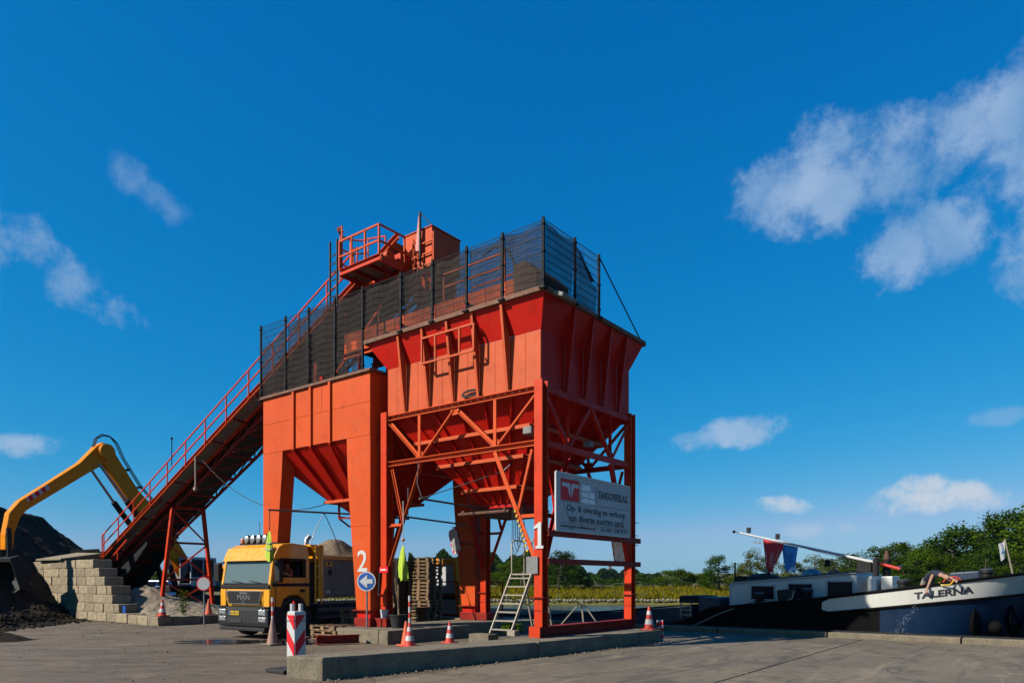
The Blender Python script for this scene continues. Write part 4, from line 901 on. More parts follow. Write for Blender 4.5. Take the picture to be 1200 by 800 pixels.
# ------------------------------------------------------------------ inclined conveyor
KS = .452
def zc(b): return 3.0 + KS * (27.9 - b)
def conveyor():
    c = thing('belt_conveyor', 'long inclined red belt conveyor with handrail climbing to the hoppers', 'conveyor', (1.9, 18, 0))
    bl, bh = 30.2, 6.2
    P = lambda a, b, dz=0: Vector((a, b, zc(b) + dz))
    up = Vector((0, KS, 1)).normalized()
    mb = MB(); mb.chan(P(.8, bl), P(.8, bh), .09, .2, .015, up, -1); mb.build('stringer', M['red_orange'], c)
    mb = MB(); mb.chan(P(1.42, bl, -.05), P(1.42, bh, -.05), .09, .24, .015, up, 1); mb.build('stringer', M['red_mid'], c)
    mb = MB(); mb.chan(P(2.78, bl, -.05), P(2.78, bh, -.05), .09, .24, .015, up, 1); mb.build('stringer', M['red_mid'], c)
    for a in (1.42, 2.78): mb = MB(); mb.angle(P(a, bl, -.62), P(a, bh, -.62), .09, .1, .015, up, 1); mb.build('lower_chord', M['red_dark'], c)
    n = 15
    step = (bl - bh - .3) / n
    for i in range(n):
        b = bl - .15 - i * step
        # grey walkway plates, each its own sheet
        mb = MB(); mb.slab([P(.86, b - .015, -.07), P(1.36, b - .015, -.07), P(1.36, b - step + .015, -.07), P(.86, b - step + .015, -.07)], .03); mb.build('walkway_plate', M['plate'], c)
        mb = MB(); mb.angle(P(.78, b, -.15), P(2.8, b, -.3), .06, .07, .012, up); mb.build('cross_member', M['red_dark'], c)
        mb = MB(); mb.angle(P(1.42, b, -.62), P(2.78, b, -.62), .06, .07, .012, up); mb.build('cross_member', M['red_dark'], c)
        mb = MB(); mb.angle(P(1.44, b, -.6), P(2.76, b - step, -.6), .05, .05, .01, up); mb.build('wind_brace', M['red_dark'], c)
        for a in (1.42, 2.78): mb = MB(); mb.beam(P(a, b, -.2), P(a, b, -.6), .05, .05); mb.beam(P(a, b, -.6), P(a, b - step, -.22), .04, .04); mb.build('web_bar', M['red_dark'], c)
        mb = MB(); mb.tube(P(1.5, b - .3, -.42), P(2.7, b - .3, -.42), .06, 8); mb.build('return_roller', M['steel'], c)
    mb = MB(); mb.slab([P(1.5, bl, .06), P(2.7, bl, .06), P(2.7, bh, .06), P(1.5, bh, .06)], .03); mb.slab([P(1.52, bl, -.48), P(2.68, bl, -.48), P(2.68, bh, -.48), P(1.52, bh, -.48)], .025); mb.build('belt', M['black'], c)
    mb = MB(); mb.slab([P(1.46, 21, -.52), P(2.74, 21, -.52), P(2.74, bl, -.52), P(1.46, bl, -.52)], .02); mb.slab([P(1.45, bl, -.5), P(1.45, 24.5, -.5), P(1.45, 24.5, -1.0), P(1.45, bl, -2.2)], .02); mb.slab([P(2.75, bl, -.5), P(2.75, 24.5, -.5), P(2.75, 24.5, -1.0), P(2.75, bl, -2.2)], .02); mb.build('under_plate', M['dark'], c)
    # handrail
    bt = 8.1
    posts = lin(27.6, bt, 13)
    for b in posts: mb = MB(); mb.beam(P(.74, b, -.1), P(.74, b, 1.02), .045, .045); mb.build('handrail_post', M['red_mid'], c)
    for dz in (1.02, .52): mb = MB(); mb.beam(P(.74, 27.8, dz), P(.74, bt, dz), .045, .045); mb.build('handrail', M['red_mid'], c)
    mb = MB(); mb.beam(P(.74, 27.8, 1.02), P(.74, 27.8, -.1), .045, .045); mb.build('handrail_post', M['red_mid'], c)
    mb = MB(); mb.tube(P(.7, 20.6, .6), P(.7, 20.6, 1.75), .02, 6); mb.ball(P(.7, 20.6, 1.8), .06, 8, 5); mb.build('sensor_mast', M['dark'], c)
    # trestle
    bt2 = 21.8; zt = zc(bt2) - .55
    legs = []
    for (at, ab) in ((1.35, .75), (2.8, 3.35)):
        for db in (0,):
            mb = MB(); mb.hbeam((ab, bt2, .12), (at, bt2, zt), .15, .15, .02, (1, 0, 0)); mb.build('trestle_leg', M['red_mid'], c)
            mb = MB(); mb.box(ab - .22, ab + .22, bt2 - .22, bt2 + .22, .04, .14); mb.build('trestle_foot', M['rust'], c)
    X = lambda s, z: (1.35 + (.75 - 1.35) * (zt - z) / (zt - .12)) if s == 0 else (2.8 + (3.35 - 2.8) * (zt - z) / (zt - .12))
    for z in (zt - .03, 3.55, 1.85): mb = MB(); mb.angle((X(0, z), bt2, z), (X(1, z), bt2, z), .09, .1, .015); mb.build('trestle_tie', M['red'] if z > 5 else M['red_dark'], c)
    for (za, zb_) in ((zt - .1, 3.6), (3.5, 1.9), (1.75, .5)):
        for s in (0, 1): mb = MB(); mb.angle((X(s, za), bt2 + .06 * (1 - 2 * s), za), (X(1 - s, zb_), bt2 + .06 * (1 - 2 * s), zb_), .06, .06, .012); mb.build('trestle_brace', M['red_mid'], c)
    # feed end: dark hopper box
    mb = MB(); mb.slab([(.6, 27.9, 3.4), (.6, 31.5, 3.4), (1.3, 31.2, 2.3), (1.3, 28.2, 2.3)], .03); mb.slab([(3.6, 31.5, 3.4), (3.6, 27.9, 3.4), (2.9, 28.2, 2.3), (2.9, 31.2, 2.3)], .03); mb.slab([(.6, 31.5, 3.4), (3.6, 31.5, 3.4), (2.9, 31.2, 2.3), (1.3, 31.2, 2.3)], .03); mb.build('feed_hopper', M['dark'], c)
    mb = MB(); mb.beam((.55, 26.4, 2.85), (.55, 24.6, 3.75), .06, .06); mb.beam((.55, 25.6, 2.8), (.55, 25.6, 3.25), .05, .05); mb.build('feed_guard_bar', M['red_mid'], c)
    for b in (28.5, 31):
        for a in (1.2, 3.0): mb = MB(); mb.beam((a, b, -.01), (a, b, zc(b) - .6 if b < 30 else 2.35), .14, .14); mb.build('feed_leg', M['red_dark'], c)
    # head: drum box, chute, platform with rails and drive
    mb = MB(); mb.prism([(1.28, 11.75), (2.6, 11.75), (2.6, 12.98), (1.28, 12.98)], 'y', 5.15, 6.4); hb = mb.build('head_box', M['red_orange'], c, bevel=.01)
    mb = MB(); mb.slab([(1.25, 6.45, 13.0), (1.25, 5.12, 13.0), (2.63, 5.12, 13.0), (2.63, 6.45, 13.0)], .025, True); mb.build('lid', M['red_orange'], hb)
    mb = MB(); mb.add([(1.35, 5.25, 11.75), (2.5, 5.25, 11.75), (2.5, 6.4, 11.75), (1.35, 6.4, 11.75), (1.6, 5.4, 10.75), (2.3, 5.4, 10.75), (2.3, 6.1, 10.75), (1.6, 6.1, 10.75)], [(3, 2, 1, 0), (4, 5, 6, 7), (0, 1, 5, 4), (1, 2, 6, 5), (2, 3, 7, 6), (3, 0, 4, 7)]); mb.build('head_chute', M['red_mid'], c)
    mb = MB(); mb.slab([(.75, 6.5, 11.72), (.75, 7.6, 11.9), (1.28, 7.6, 11.9), (1.28, 6.5, 11.72)], .04); mb.beam((.82, 6.35, 12.0), (1.3, 6.35, 12.0), .5, .5); mb.build('head_bracket', M['red_mid'], c)
    pa0, pa1, pb0, pb1, pz = -.12, .95, 6.05, 7.95, 11.78
    mb = MB(); mb.box(pa0 + .06, pa1 - .06, pb0 + .06, pb1 - .06, pz - .03, pz); pl = mb.build('platform', M['plate'], c)
    for p, q in (((pa0, pb0), (pa0, pb1)), ((pa1, pb0), (pa1, pb1)), ((pa0 + .06, pb0), (pa1 - .06, pb0)), ((pa0 + .06, pb1), (pa1 - .06, pb1))): mb = MB(); mb.chan((*p, pz - .02), (*q, pz - .02), .08, .2, .012); mb.build('platform_edge', M['red_mid'], pl)
    for b in (6.6, 7.3): mb = MB(); mb.beam((pa0 + .05, b, pz - .08), (pa1 - .05, b, pz - .08), .06, .09); mb.build('platform_joist', M['red_dark'], pl)
    for a in (pa0, pa1):
        for b in (6.3, 7.7): mb = MB(); mb.beam((a if a > 0 else .25, b, pz - .1), (1.4, b, pz - .95 if a < 0 else pz - .4), .07, .07); mb.build('platform_bracket', M['red_dark'], pl)
    rails = [(pa1, pb0), (pa0, pb0), (pa0, pb1)]
    for dz in (1.0, .5):
        for i in range(2): mb = MB(); mb.beam((*rails[i], pz + dz), (*rails[i + 1], pz + dz - (.0)), .05, .05); mb.build('platform_rail', M['red_orange'], pl)
    for (a, b) in ((pa1, pb0), (pa0, pb0), (pa0, 6.7), (pa0, 7.35), (pa0, pb1), (pa1, pb1), (.45, pb1)): mb = MB(); mb.beam((a, b, pz + .08), (a, b, pz + 1.0), .05, .05); mb.build('platform_post', M['red_orange'], pl)
    # hooped guard at the platform's far end
    hp = [Vector((pa0 + .1 + .55 * (1 - math.cos(t)), pb1 + .55 * math.sin(t), pz + 1.55)) for t in lin(0, math.pi, 9)]
    for dz in (0, -.45, -.95): mb = MB(); mb.path([p + Vector((0, 0, dz)) for p in hp], .028, 6); mb.build('guard_hoop', M['red_orange'], pl)
    for k in (0, 3, 5, 8): mb = MB(); mb.beam(hp[k], hp[k] - Vector((0, 0, 1.55 if k in (0, 8) else 1.5)), .05, .03); mb.build('guard_bar', M['red_orange'], pl)
    mb = MB(); mb.beam(hp[8], (pa1, pb0 + .9, pz + 1.3), .04, .04); mb.beam((pa1, pb0 + .9, pz + 1.3), (pa1, pb0 + .9, pz), .04, .04); mb.build('platform_rail', M['red_mid'], pl)
    for b in (8.02, 8.38):
        mb = MB(); mb.beam((-.16, b, 10.6), (-.16, b, pz + 1.1), .05, .05); mb.build('ladder_stile', M['dark'], c)
    for z in lin(10.8, 12.4, 7): mb = MB(); mb.beam((-.16, 8.02, z), (-.16, 8.38, z), .03, .03); mb.build('ladder_rung', M['dark'], c)
    mb = MB(); mb.box(.35, .8, 6.5, 7.4, pz, pz + .3); mb.lathe([(.19, 0), (.19, .5), (.12, .56)], (.55, 6.25, pz + .3), 12, 'y'); mb.build('drive_motor', M['red_orange'], c, bevel=.02)
    mb = MB(); mb.beam((1.15, 5.55, 11.8), (1.15, 5.55, 13.5), .06, .06); mb.beam((1.15, 5.55, 13.5), (1.3, 5.2, 13.05), .03, .03); mb.build('lamp_post', M['dark'], c)
    mb = MB(); mb.slab([(1.13, 5.6, 13.4), (1.13, 5.75, 12.3), (1.17, 5.5, 12.3)], .02); mb.build('red_pennant', M['conered'], c)
    for b in (5.0, 5.9): mb = MB(); mb.beam((1.2, b, 11.6), (1.2, b, 12.75), .05, .05); mb.build('box_ladder_bar', M['red_orange'], c)
    for z in (11.8, 12.15, 12.5): mb = MB(); mb.beam((1.2, 5.0, z), (1.2, 5.9, z), .04, .04); mb.build('box_ladder_bar', M['red_orange'], c)
    for b in (5.6, 11.2):   # struts carrying the head on the hopper rims
        for a in (1.42, 2.78): mb = MB(); mb.beam((a, b, 9.2 if b < 6 else 8.3), (a, b, zc(b) - (.65 if b > 6 else 1.2)), .14, .14); mb.build('head_strut', M['red_mid'], c)
    for a in (1.42, 2.78): mb = MB(); mb.beam((a, 11.2, 8.36), (a, 6.6, 11.9), .1, .1); mb.build('head_strut', M['red_mid'], c)
    mb = MB(); mb.beam((-.3, 5.62, 9.25), (5.0, 5.62, 9.25), .14, .14); mb.beam((-.38, 11.2, 8.3), (4.98, 11.2, 8.3), .14, .12); mb.build('head_bearer', M['red_mid'], c)
conveyor()
def shuttle():
    s = thing('shuttle_conveyor', 'short level red conveyor behind the net over both hoppers', 'conveyor', (1.9, 5, 9.2))
    for a, m in ((1.25, M['red_orange']), (2.55, M['red'])):
        for i in range(6):
            b = 1.6 + i * 1.3; mb = MB(); mb.box(a - .015, a + .015, b + .01, b + 1.29, 9.75, 10.45); mb.build('side_panel', m, s)
        mb = MB(); mb.chan((a, 1.5, 9.65), (a, 9.5, 9.65), .1, .18, .015); mb.build('stringer', m, s)
        mb = MB()
        for b in (2.2, 4.6, 7.6): mb.beam((a, b, 10.45), (a, b, 11.4 if b < 3 else 11.2), .05, .05)
        mb.beam((a, 2.2, 11.3), (a, 4.6, 11.3), .05, .05); mb.beam((a, 2.2, 10.9), (a, 4.6, 10.9), .05, .05); mb.build('guard_rail', m, s)
    mb = MB(); mb.box(1.3, 2.5, 1.6, 9.4, 9.95, 10.0); mb.build('belt', M['black'], s)
    mb = MB(); mb.prism([(.95, 9.75), (1.75, 9.75), (1.75, 10.75), (1.35, 10.8), (.95, 10.4)], 'x', 1.1, 2.7); mb.build('end_box', M['rust'], s)
    for b in (2.3, 4.9): mb = MB(); mb.beam((-.33, b, 9.27), (5.04, b, 9.27), .16, .2); mb.build('bearer', M['red'], s); mb = MB(); [mb.beam((a, b, 9.3), (a, b, 9.6), .1, .1) for a in (1.25, 2.55)]; mb.build('bearer_post', M['red'], s)
    mb = MB(); mb.beam((-.36, 8.6, 8.38), (4.98, 8.6, 8.38), .16, .2); [mb.beam((a, 8.6, 8.4), (a, 8.6, 9.6), .1, .1) for a in (1.25, 2.55)]; mb.build('bearer', M['red'], s)
    mb = MB(); mb.path([(1.2, 3.0, 11.4), (1.2, 2.5, 11.55), (1.2, 2.0, 11.3), (1.2, 1.75, 10.75)], .03, 6); mb.build('hose', M['black'], s)
shuttle()

# ------------------------------------------------------------------ wire fence with windbreak net along the hopper tops
def fence():
    f = thing('wire_mesh_fence', 'dark wire mesh fence with windbreak net along the hopper tops', 'fence', (-.3, 5, 8.3))
    top = 10.82; base1 = 9.19; base2 = 8.29
    bs_ = [-.34, .97, 2.22, 3.51, 4.8, 6.5, 7.85, 9.23, 10.52, 12.0]; af = -.38
    rnd = random.Random(21)
    def post(a, b, z0, z1=top + .06):
        mb = MB(); mb.box(a - .03, a + .03, b - .03, b + .03, z0 - .1, z1); p = mb.build('post', M['fence'], f)
        mb = MB()
        for z in (z0 + .15, (z0 + z1) / 2, z1 - .15): mb = MB(); mb.box(a - .05, a + .05, b - .045, b + .045, z - .02, z + .02); mb.build('clamp', M['fence'], p)
        mb = MB(); mb.box(a - .09, a + .09, b - .09, b + .09, z0 - .1, z0 - .05); mb.build('base_plate', M['fence'], p)
    def panel(P0_, P1_, z0, z1=top):
        d = Vector(P1_) - Vector(P0_); L_ = d.length; d.normalize(); o = Vector(P0_)
        mb = MB(); n = max(2, round((z1 - z0 - .05) / .2))
        for i in range(n + 1):
            z = z0 + .05 + (z1 - z0 - .07) * i / n; p = o + d * .02; q = o + d * (L_ - .02)
            mb.beam((p.x, p.y, z), (q.x, q.y, z), .011, .013)
        k = int(L_ / .055)
        for i in range(k + 1):
            p = o + d * (.03 + (L_ - .06) * i / k); mb.beam((p.x, p.y, z0 + .03), (p.x, p.y, z1), .0055, .0055)
        mb.build('wire_panel', M['fence'], f)
    def net(P0_, P1_, z0, z1, inn, sag=(0, 0), hole=None, m='net'):
        d = Vector(P1_) - Vector(P0_); n1, n2 = 12, 10; v = []; ff = []; o = Vector(P0_); iv = Vector(inn)
        for j in range(n2 + 1):
            for i in range(n1 + 1):
                s, t = i / n1, j / n2; zt_ = z1 - sag[0] * (1 - s) - sag[1] * s - .05 * math.sin(math.pi * s)
                p = o + d * s + iv * (.03 + .025 * (1 + math.sin(9 * s + 3 * t + o.y * 3)) + .02 * mnoise.noise(Vector((s * 5, t * 4, o.y))))
                v.append((p.x, p.y, z0 + .02 + (zt_ - z0) * t))
        for j in range(n2):
            for i in range(n1):
                if hole and hole(i / n1, j / n2): continue
                ff.append((j * (n1 + 1) + i, j * (n1 + 1) + i + 1, (j + 1) * (n1 + 1) + i + 1, (j + 1) * (n1 + 1) + i))
        mb = MB(); mb.add(v, ff); mb.build('windbreak_net', M[m], f, smooth=1)
    for i, b in enumerate(bs_): post(af, b, base1 if i < 5 else base2)
    for i in range(9):
        z0 = base1 if i < 5 else base2
        if i == 5: z0 = base2
        zz0 = z0 if i != 4 else base1
        b0, b1 = bs_[i] + .03, bs_[i + 1] - .03
        if i == 4:    # bay that spans the step between the two hoppers
            panel((af, b0), (af, b1), base1)
        else: panel((af, b0), (af, b1), zz0)
        sg = (0, 0)
        if i == 8: sg = (.25, .75)
        if i == 7: sg = (.05, .25)
        hole = (lambda s, t: t < .5 and s < .75 and (math.sin(s * 17 + t * 9) + math.sin(t * 23 + s * 4)) > .75) if i == 5 else None
        net((af, b0), (af, b1), zz0, top - .04, (1, 0), sg, hole)
    for a in (1.0, 2.23): post(a, -.38, base1)
    panel((af + .03, -.38), (.97, -.38), base1); panel((1.03, -.38), (2.2, -.38), base1)
    net((af + .03, -.38), (.97, -.38), base1, top - .03, (0, 1)); net((1.03, -.38), (2.2, -.38), base1, top - .05, (0, 1), (0, .5), lambda s, t: t > .55 + .5 * (1 - s) * 1.2 and s > .15)
    mb = MB(); mb.slab([(1.03, -.33, top), (1.25, -.3, top - .1), (2.1, -.33, top - .75), (1.9, -.3, top - .78)], .004); mb.build('loose_net_fold', M['dark'], f)
    mb = MB(); mb.tube((2.23, -.38, top), (4.85, -.3, 9.2), .022, 6); mb.build('stay_rod', M['fence'], f)
    mb = MB(); mb.beam((af, 12.0, top - .1), (af, 10.6, 9.2), .012, .012); mb.build('stay_wire', M['fence'], f)
    for b in (4.8,): mb = MB(); mb.box(af - .03, af + .03, b + 1.62, b + 1.68, base2, top); 
fence()

# ------------------------------------------------------------------ billboard and small signs
def billboard():
    s = thing('billboard', 'white company billboard reading ZANDOVERSLAG on the red frame', 'sign', (2.15, -.28, 3.1))
    a0, a1, z0, z1, b = .21, 4.1, 3.1, 4.6, -.3
    mb = MB(); mb.box(a0, a1, b - .015, b + .015, z0, z1); mb.build('panel', M['signpanel'], s)
    for p, q in (((a0, z0), (a1, z0)), ((a0, z1), (a1, z1)), ((a0, z0), (a0, z1)), ((a1, z0), (a1, z1))): mb = MB(); mb.beam((p[0], b - .01, p[1]), (q[0], b - .01, q[1]), .05, .05); mb.build('edge_strip', M['white'], s)
    y = b - .018
    w, hh = a1 - a0, z1 - z0
    X = lambda u: a0 + u * w
    Z = lambda t: z1 - t * hh
    LT = lambda t, x0, x1, zb, zt, m, bold=0: lettering('lettering', t, 1, (X(x0), y, Z(zb)), (1, 0, 0), (0, 0, 1), m, s, width=(x1 - x0) * w, height=(zb - zt) * hh, bold=bold, extrude=.003)
    mb = MB(); mb.box(X(.055), X(.285), y - .004, y + .01, Z(.46), Z(.09)); mb.build('logo_field', M['red_sign'], s)
    def poly(pts):
        mb = MB(); v = [(X(.055 + .23 * p), y - .008, Z(.09 + .37 * q)) for p, q in pts]; mb.slab(v, .004, True); mb.build('logo_mark', M['white'], s)
    poly([(.06, .18), (.46, .18), (.50, .30), (.50, .88), (.36, .42), (.30, .36), (.06, .36)]); poly([(.94, .18), (.58, .18), (.54, .30), (.54, .88), (.66, .42), (.72, .36), (.94, .36)])
    for i, t in enumerate(('GEBR.', 'VAN DER', 'HEIDEN')): LT(t, .315, [.44, .49, .49][i], .235 + i * .125, .135 + i * .125, M['pure_white'], .03)
    LT('ZANDOVERSLAG', .535, .965, .335, .19, M['ink'], .02)
    LT('Op- & overslag en verkoop', .13, .935, .675, .525, M['ink'], .012); LT('van diverse soorten zand.', .15, .92, .825, .69, M['ink'], .012); LT('www.gebr-vdheiden.nl  -  Tel. 035 - 538 29 92', .055, .965, .955, .875, M['ink'], .01)
    for p in (((.51, .12), (.51, .44)), ((.055, .475), (.965, .475)), ((.055, .855), (.965, .855))):
        mb = MB(); mb.beam((X(p[0][0]), y, Z(p[0][1])), (X(p[1][0]), y, Z(p[1][1])), .012, .012); mb.build('ruled_line', M['grey_line'], s)
    mb = MB(); mb.beam((X(.07), y, Z(.46)), (X(.19), y, Z(.88)), .008, .008); mb.build('scratch_line', M['rust'], s)
    for u_ in (.47, .74): mb = MB(); mb.box(X(u_) - .03, X(u_) + .03, b + .016, -.06, z0 + .1, z1 - .15); mb.build('back_bracket', M['red_dark'], s)
billboard()
# ------------------------------------------------------------------ figures
def skin_body(pts, edges, rad, mats_by_edge, mats, name, parent, sub=2):
    """One continuous body: joints joined by edges, grown with a Skin modifier, faces coloured by the nearest limb."""
    off = Vector(ORI.get(parent.name, (0, 0, 0))) if parent else Vector((0, 0, 0))
    me = bpy.data.meshes.new(name); me.from_pydata([tuple(Vector(p) - off) for p in pts], edges, []); o = bpy.data.objects.new(name, me); col.objects.link(o)
    sk = o.modifiers.new('skin', 'SKIN'); sk.use_smooth_shade = True
    for i, d in enumerate(me.skin_vertices[0].data): d.radius = (rad[i], rad[i]); d.use_root = (i == 0)
    sb = o.modifiers.new('sub', 'SUBSURF'); sb.levels = sub; sb.render_levels = sub
    dg = bpy.context.evaluated_depsgraph_get(); m2 = bpy.data.meshes.new_from_object(o.evaluated_get(dg)); bpy.data.objects.remove(o); bpy.data.meshes.remove(me)
    for m in mats: m2.materials.append(m)
    P = [Vector(p) - off for p in pts]
    for f in m2.polygons:
        best = None
        for k, (i, j) in enumerate(edges):
            a, b = P[i], P[j]; d = b - a; t = max(0, min(1, (f.center - a).dot(d) / max(1e-9, d.length_squared))); q = (f.center - (a + d * t)).length - (rad[i] * (1 - t) + rad[j] * t)
            if best is None or q < best[0]: best = (q, k)
        f.material_index = mats_by_edge[best[1]]; f.use_smooth = True
    o = bpy.data.objects.new(name, m2); col.objects.link(o); o.parent = parent; return o
def add_hand(pts, edges, rad, lab, wrist, direction, palm_dir, side, mi=0, curl=.4):
    """palm and five fingers hanging off joint index wrist"""
    d = Vector(direction).normalized(); s = Vector(side).normalized(); n = d.cross(s).normalized()
    w = Vector(pts[wrist]); c = w + d * .055; pts.append(c); rad.append(.028); ci = len(pts) - 1; edges.append((wrist, ci)); lab.append(mi)
    for k, (o_, ln) in enumerate(((-.026, .075), (-.009, .085), (.009, .08), (.026, .062))):
        b = c + d * .035 + s * o_; e = b + d * ln * .5 + n * curl * .02; g = e + d * ln * .35 + n * curl * .045
        i0 = len(pts); pts += [b, e, g]; rad += [.0105, .009, .0075]; edges += [(ci, i0), (i0, i0 + 1), (i0 + 1, i0 + 2)]; lab += [mi] * 3
    b = w + d * .03 + s * .035; g = b + (d + s).normalized() * .045 + n * .01
    i0 = len(pts); pts += [b, g]; rad += [.012, .009]; edges += [(wrist, i0), (i0, i0 + 1)]; lab += [mi] * 2
def head_parts(body, c, fwd, up, r=.105, hair=True, hairmat='hair'):
    fwd = Vector(fwd).normalized(); up = Vector(up).normalized(); side = fwd.cross(up).normalized(); up = side.cross(fwd); c = Vector(c)
    for s in (-1, 1):
        mb = MB(); mb.ball(c + fwd * r * .82 + side * s * r * .36 + up * .005, .014, 8, 5); mb.build('eye', M['ink'], body, smooth=1)
        mb = MB(); mb.ball(c + side * s * r * .9 - fwd * .005, .026, 8, 5, (.6, .6, 1)); mb.build('ear', M['skin'], body, smooth=1)
    mb = MB(); mb.ball(c + fwd * r * 1.0 - up * .02, .018, 8, 5, (1, 1, 1.4)); mb.build('nose', M['skin'], body, smooth=1)
    mb = MB(); p = c + fwd * r * .86 - up * .06; mb.beam(p - side * .024, p + side * .024, .012, .01, up); mb.build('mouth', M['conered'], body)
    if hair:
        mb = MB(); v = []; n, m = 14, 9
        for j in range(m):
            t = math.pi * .62 * j / (m - 1)
            for i in range(n):
                a = 2 * math.pi * i / n; rr = r * 1.1 * (1 + .06 * math.sin(i * 5 + j * 3)); q = up * math.cos(t) + (side * math.cos(a) + fwd * math.sin(a)) * math.sin(t)
                if math.sin(a) > .2 and t > 1.1: q = up * math.cos(1.1) + (side * math.cos(a) + fwd * math.sin(a)) * math.sin(1.1)
                v.append(c - fwd * .008 + up * .012 + q * rr)
        mb.add(v, [(j * n + i, j * n + (i + 1) % n, (j + 1) * n + (i + 1) % n, (j + 1) * n + i) for j in range(m - 1) for i in range(n)]); mb.build('hair', M[hairmat], body, smooth=1)

# ------------------------------------------------------------------ tipper truck (local: x to the rear, y to its right-hand hopper side)
def truck():
    t = thing('tipper_truck', 'yellow tipper truck waiting under the left hopper', 'truck', tuple(W(-2.4, 9.75)), frame='L', rz=TH + R(5))
    Yl = M['yellow']; hw = 1.22
    def part(name, f, m, parent=None, **k): mb = MB(); f(mb); return mb.build(name, m, parent or t, **k)
    body = part('cab_shell', lambda m: m.prism([(.06, .98), (.0, 1.2), (.0, 1.5), (.05, 1.68), (1.55, 1.68), (1.55, .98), (1.42, .98), (1.32, 1.22), (1.1, 1.34), (.75, 1.34), (.52, 1.22), (.42, .98)], 'y', -hw, hw), Yl, bevel=.025)
    part('roof', lambda m: m.prism([(.16, 2.46), (.2, 2.6), (.34, 2.84), (.52, 2.95), (.85, 2.99), (1.5, 2.94), (1.55, 2.6), (1.55, 2.46)], 'y', -hw + .02, hw - .02), Yl, bevel=.03)
    part('sun_visor', lambda m: m.prism([(.02, 2.42), (.06, 2.46), (.22, 2.66), (.3, 2.86), (.22, 2.84), (.1, 2.64)], 'y', -1.12, 1.12), Yl, bevel=.02)
    for i in range(5): part('marker_lamp', lambda m: m.ball((.19, -.9 + i * .45, 2.74), .022, 6, 4), M['dark'])
    for s in (-1, 1):
        part('front_pillar', lambda m: m.beam((.07, s * (hw - .06), 1.66), (.2, s * (hw - .08), 2.5), .12, .12, (1, 0, 0)), Yl, bevel=.03)
        part('rear_pillar', lambda m: m.box(1.36, 1.55, s * hw - (.08 if s > 0 else 0), s * hw + (0 if s > 0 else .08), 1.68, 2.47), Yl, bevel=.02)
        dr = part('door', lambda m: m.prism([(.22, 1.1), (.22, 1.86), (.28, 1.9), (1.36, 1.9), (1.36, 1.34), (1.1, 1.37), (.75, 1.37), (.5, 1.24)], 'y', s * (hw + .004), s * (hw + .024)), Yl, bevel=.008)
        part('window_glass', lambda m: m.slab([(.3, s * (hw - .02), 1.9), (1.34, s * (hw - .02), 1.9), (1.34, s * (hw - .03), 2.46), (.42, s * (hw - .03), 2.46)], .006), M['glass'], dr) if s > 0 else None
        part('window_frame', lambda m: [m.beam((.26, s * (hw - .02), 1.88), (.4, s * (hw - .02), 2.48), .05, .06), m.beam((1.36, s * (hw - .0), 1.9), (1.36, s * (hw - .0), 2.47), .05, .04), m.beam((.4, s * (hw - .02), 2.48), (1.36, s * (hw - .02), 2.48), .05, .05)], M['dark'], dr)
        part('handle', lambda m: m.box(1.14, 1.32, s * (hw + .03) - .01, s * (hw + .03) + .01, 1.43, 1.53), M['dark'], dr)
        part('side_stripe', lambda m: m.box(.06, 1.56, s * (hw + .027) - .006, s * (hw + .027) + .006, 1.62, 1.72), M['dark'])
        part('step_panel', lambda m: m.prism([(.3, .42), (.34, .98), (.56, 1.0), (.6, .42)], 'y', s * 1.05, s * 1.2), M['charcoal'], bevel=.02)
        part('wheel_arch', lambda m: m.path([(.95 + .62 * math.cos(a), s * 1.12, .55 + .62 * math.sin(a)) for a in lin(-.1, math.pi + .1, 14)], .12, 6), M['charcoal'])
        mr = part('mirror', lambda m: m.box(.02, .2, s * 1.5 - .13, s * 1.5 + .13, 1.75, 2.38), M['dark'], bevel=.05)
        part('mirror_arm', lambda m: [m.beam((.18, s * 1.2, 2.42), (.1, s * 1.45, 2.34), .05, .05), m.beam((.15, s * 1.2, 1.72), (.1, s * 1.45, 1.8), .06, .06)], M['dark'], mr)
        lp = part('headlight', lambda m: m.box(-.125, .05, s * .98 - .17, s * .98 + .17, .73, .91), M['lamp_glass'], bevel=.03); part('fog_lamp', lambda m: m.box(-.12, .05, s * .98 - .16, s * .98 + .16, .53, .68), M['lamp_glass'], bevel=.02)
    for s_ in (-1, 1):
        part('corner_fairing', lambda m: m.box(-.014, .05, s_ * 1.07 - .13, s_ * 1.07 + .13, 1.0, 1.53), Yl, bevel=.012)
        part('panel_gap', lambda m: m.box(-.004, .06, s_ * .925 - .008, s_ * .925 + .008, .99, 1.54), M['black'])
        part('door_gap', lambda m: m.box(.2, .215, s_ * (hw + .002) - .008, s_ * (hw + .002) + .008, 1.0, 1.9), M['black'])
        part('door_gap', lambda m: m.box(1.365, 1.38, s_ * (hw + .002) - .008, s_ * (hw + .002) + .008, 1.3, 2.46), M['black'])
        part('corner_step', lambda m: m.box(-.1, .3, s_ * 1.1 - .14, s_ * 1.1 + .14, .985, 1.0), M['steel'])
        part('lamp_surround', lambda m: m.box(-.106, -.095, s_ * .98 - .2, s_ * .98 + .2, .5, .94), M['black'])
    part('windscreen', lambda m: m.slab([(.045, -1.1, 1.72), (.045, 1.1, 1.72), (.17, 1.06, 2.48), (.17, -1.06, 2.48)], .008), M['screen'])
    part('windscreen_surround', lambda m: [m.beam((.04, -1.14, 1.7), (.04, 1.14, 1.7), .04, .05), m.beam((.17, -1.1, 2.47), (.17, 1.1, 2.47), .04, .05)], M['dark'])
    for y in (-.75, .1): part('wiper', lambda m: m.beam((.02, y, 1.73), (.06, y + .62, 1.79), .02, .025), M['dark'])
    part('front_stripe', lambda m: m.box(-.03, .05, -1.2, 1.2, 1.55, 1.66), M['dark'], bevel=.02)
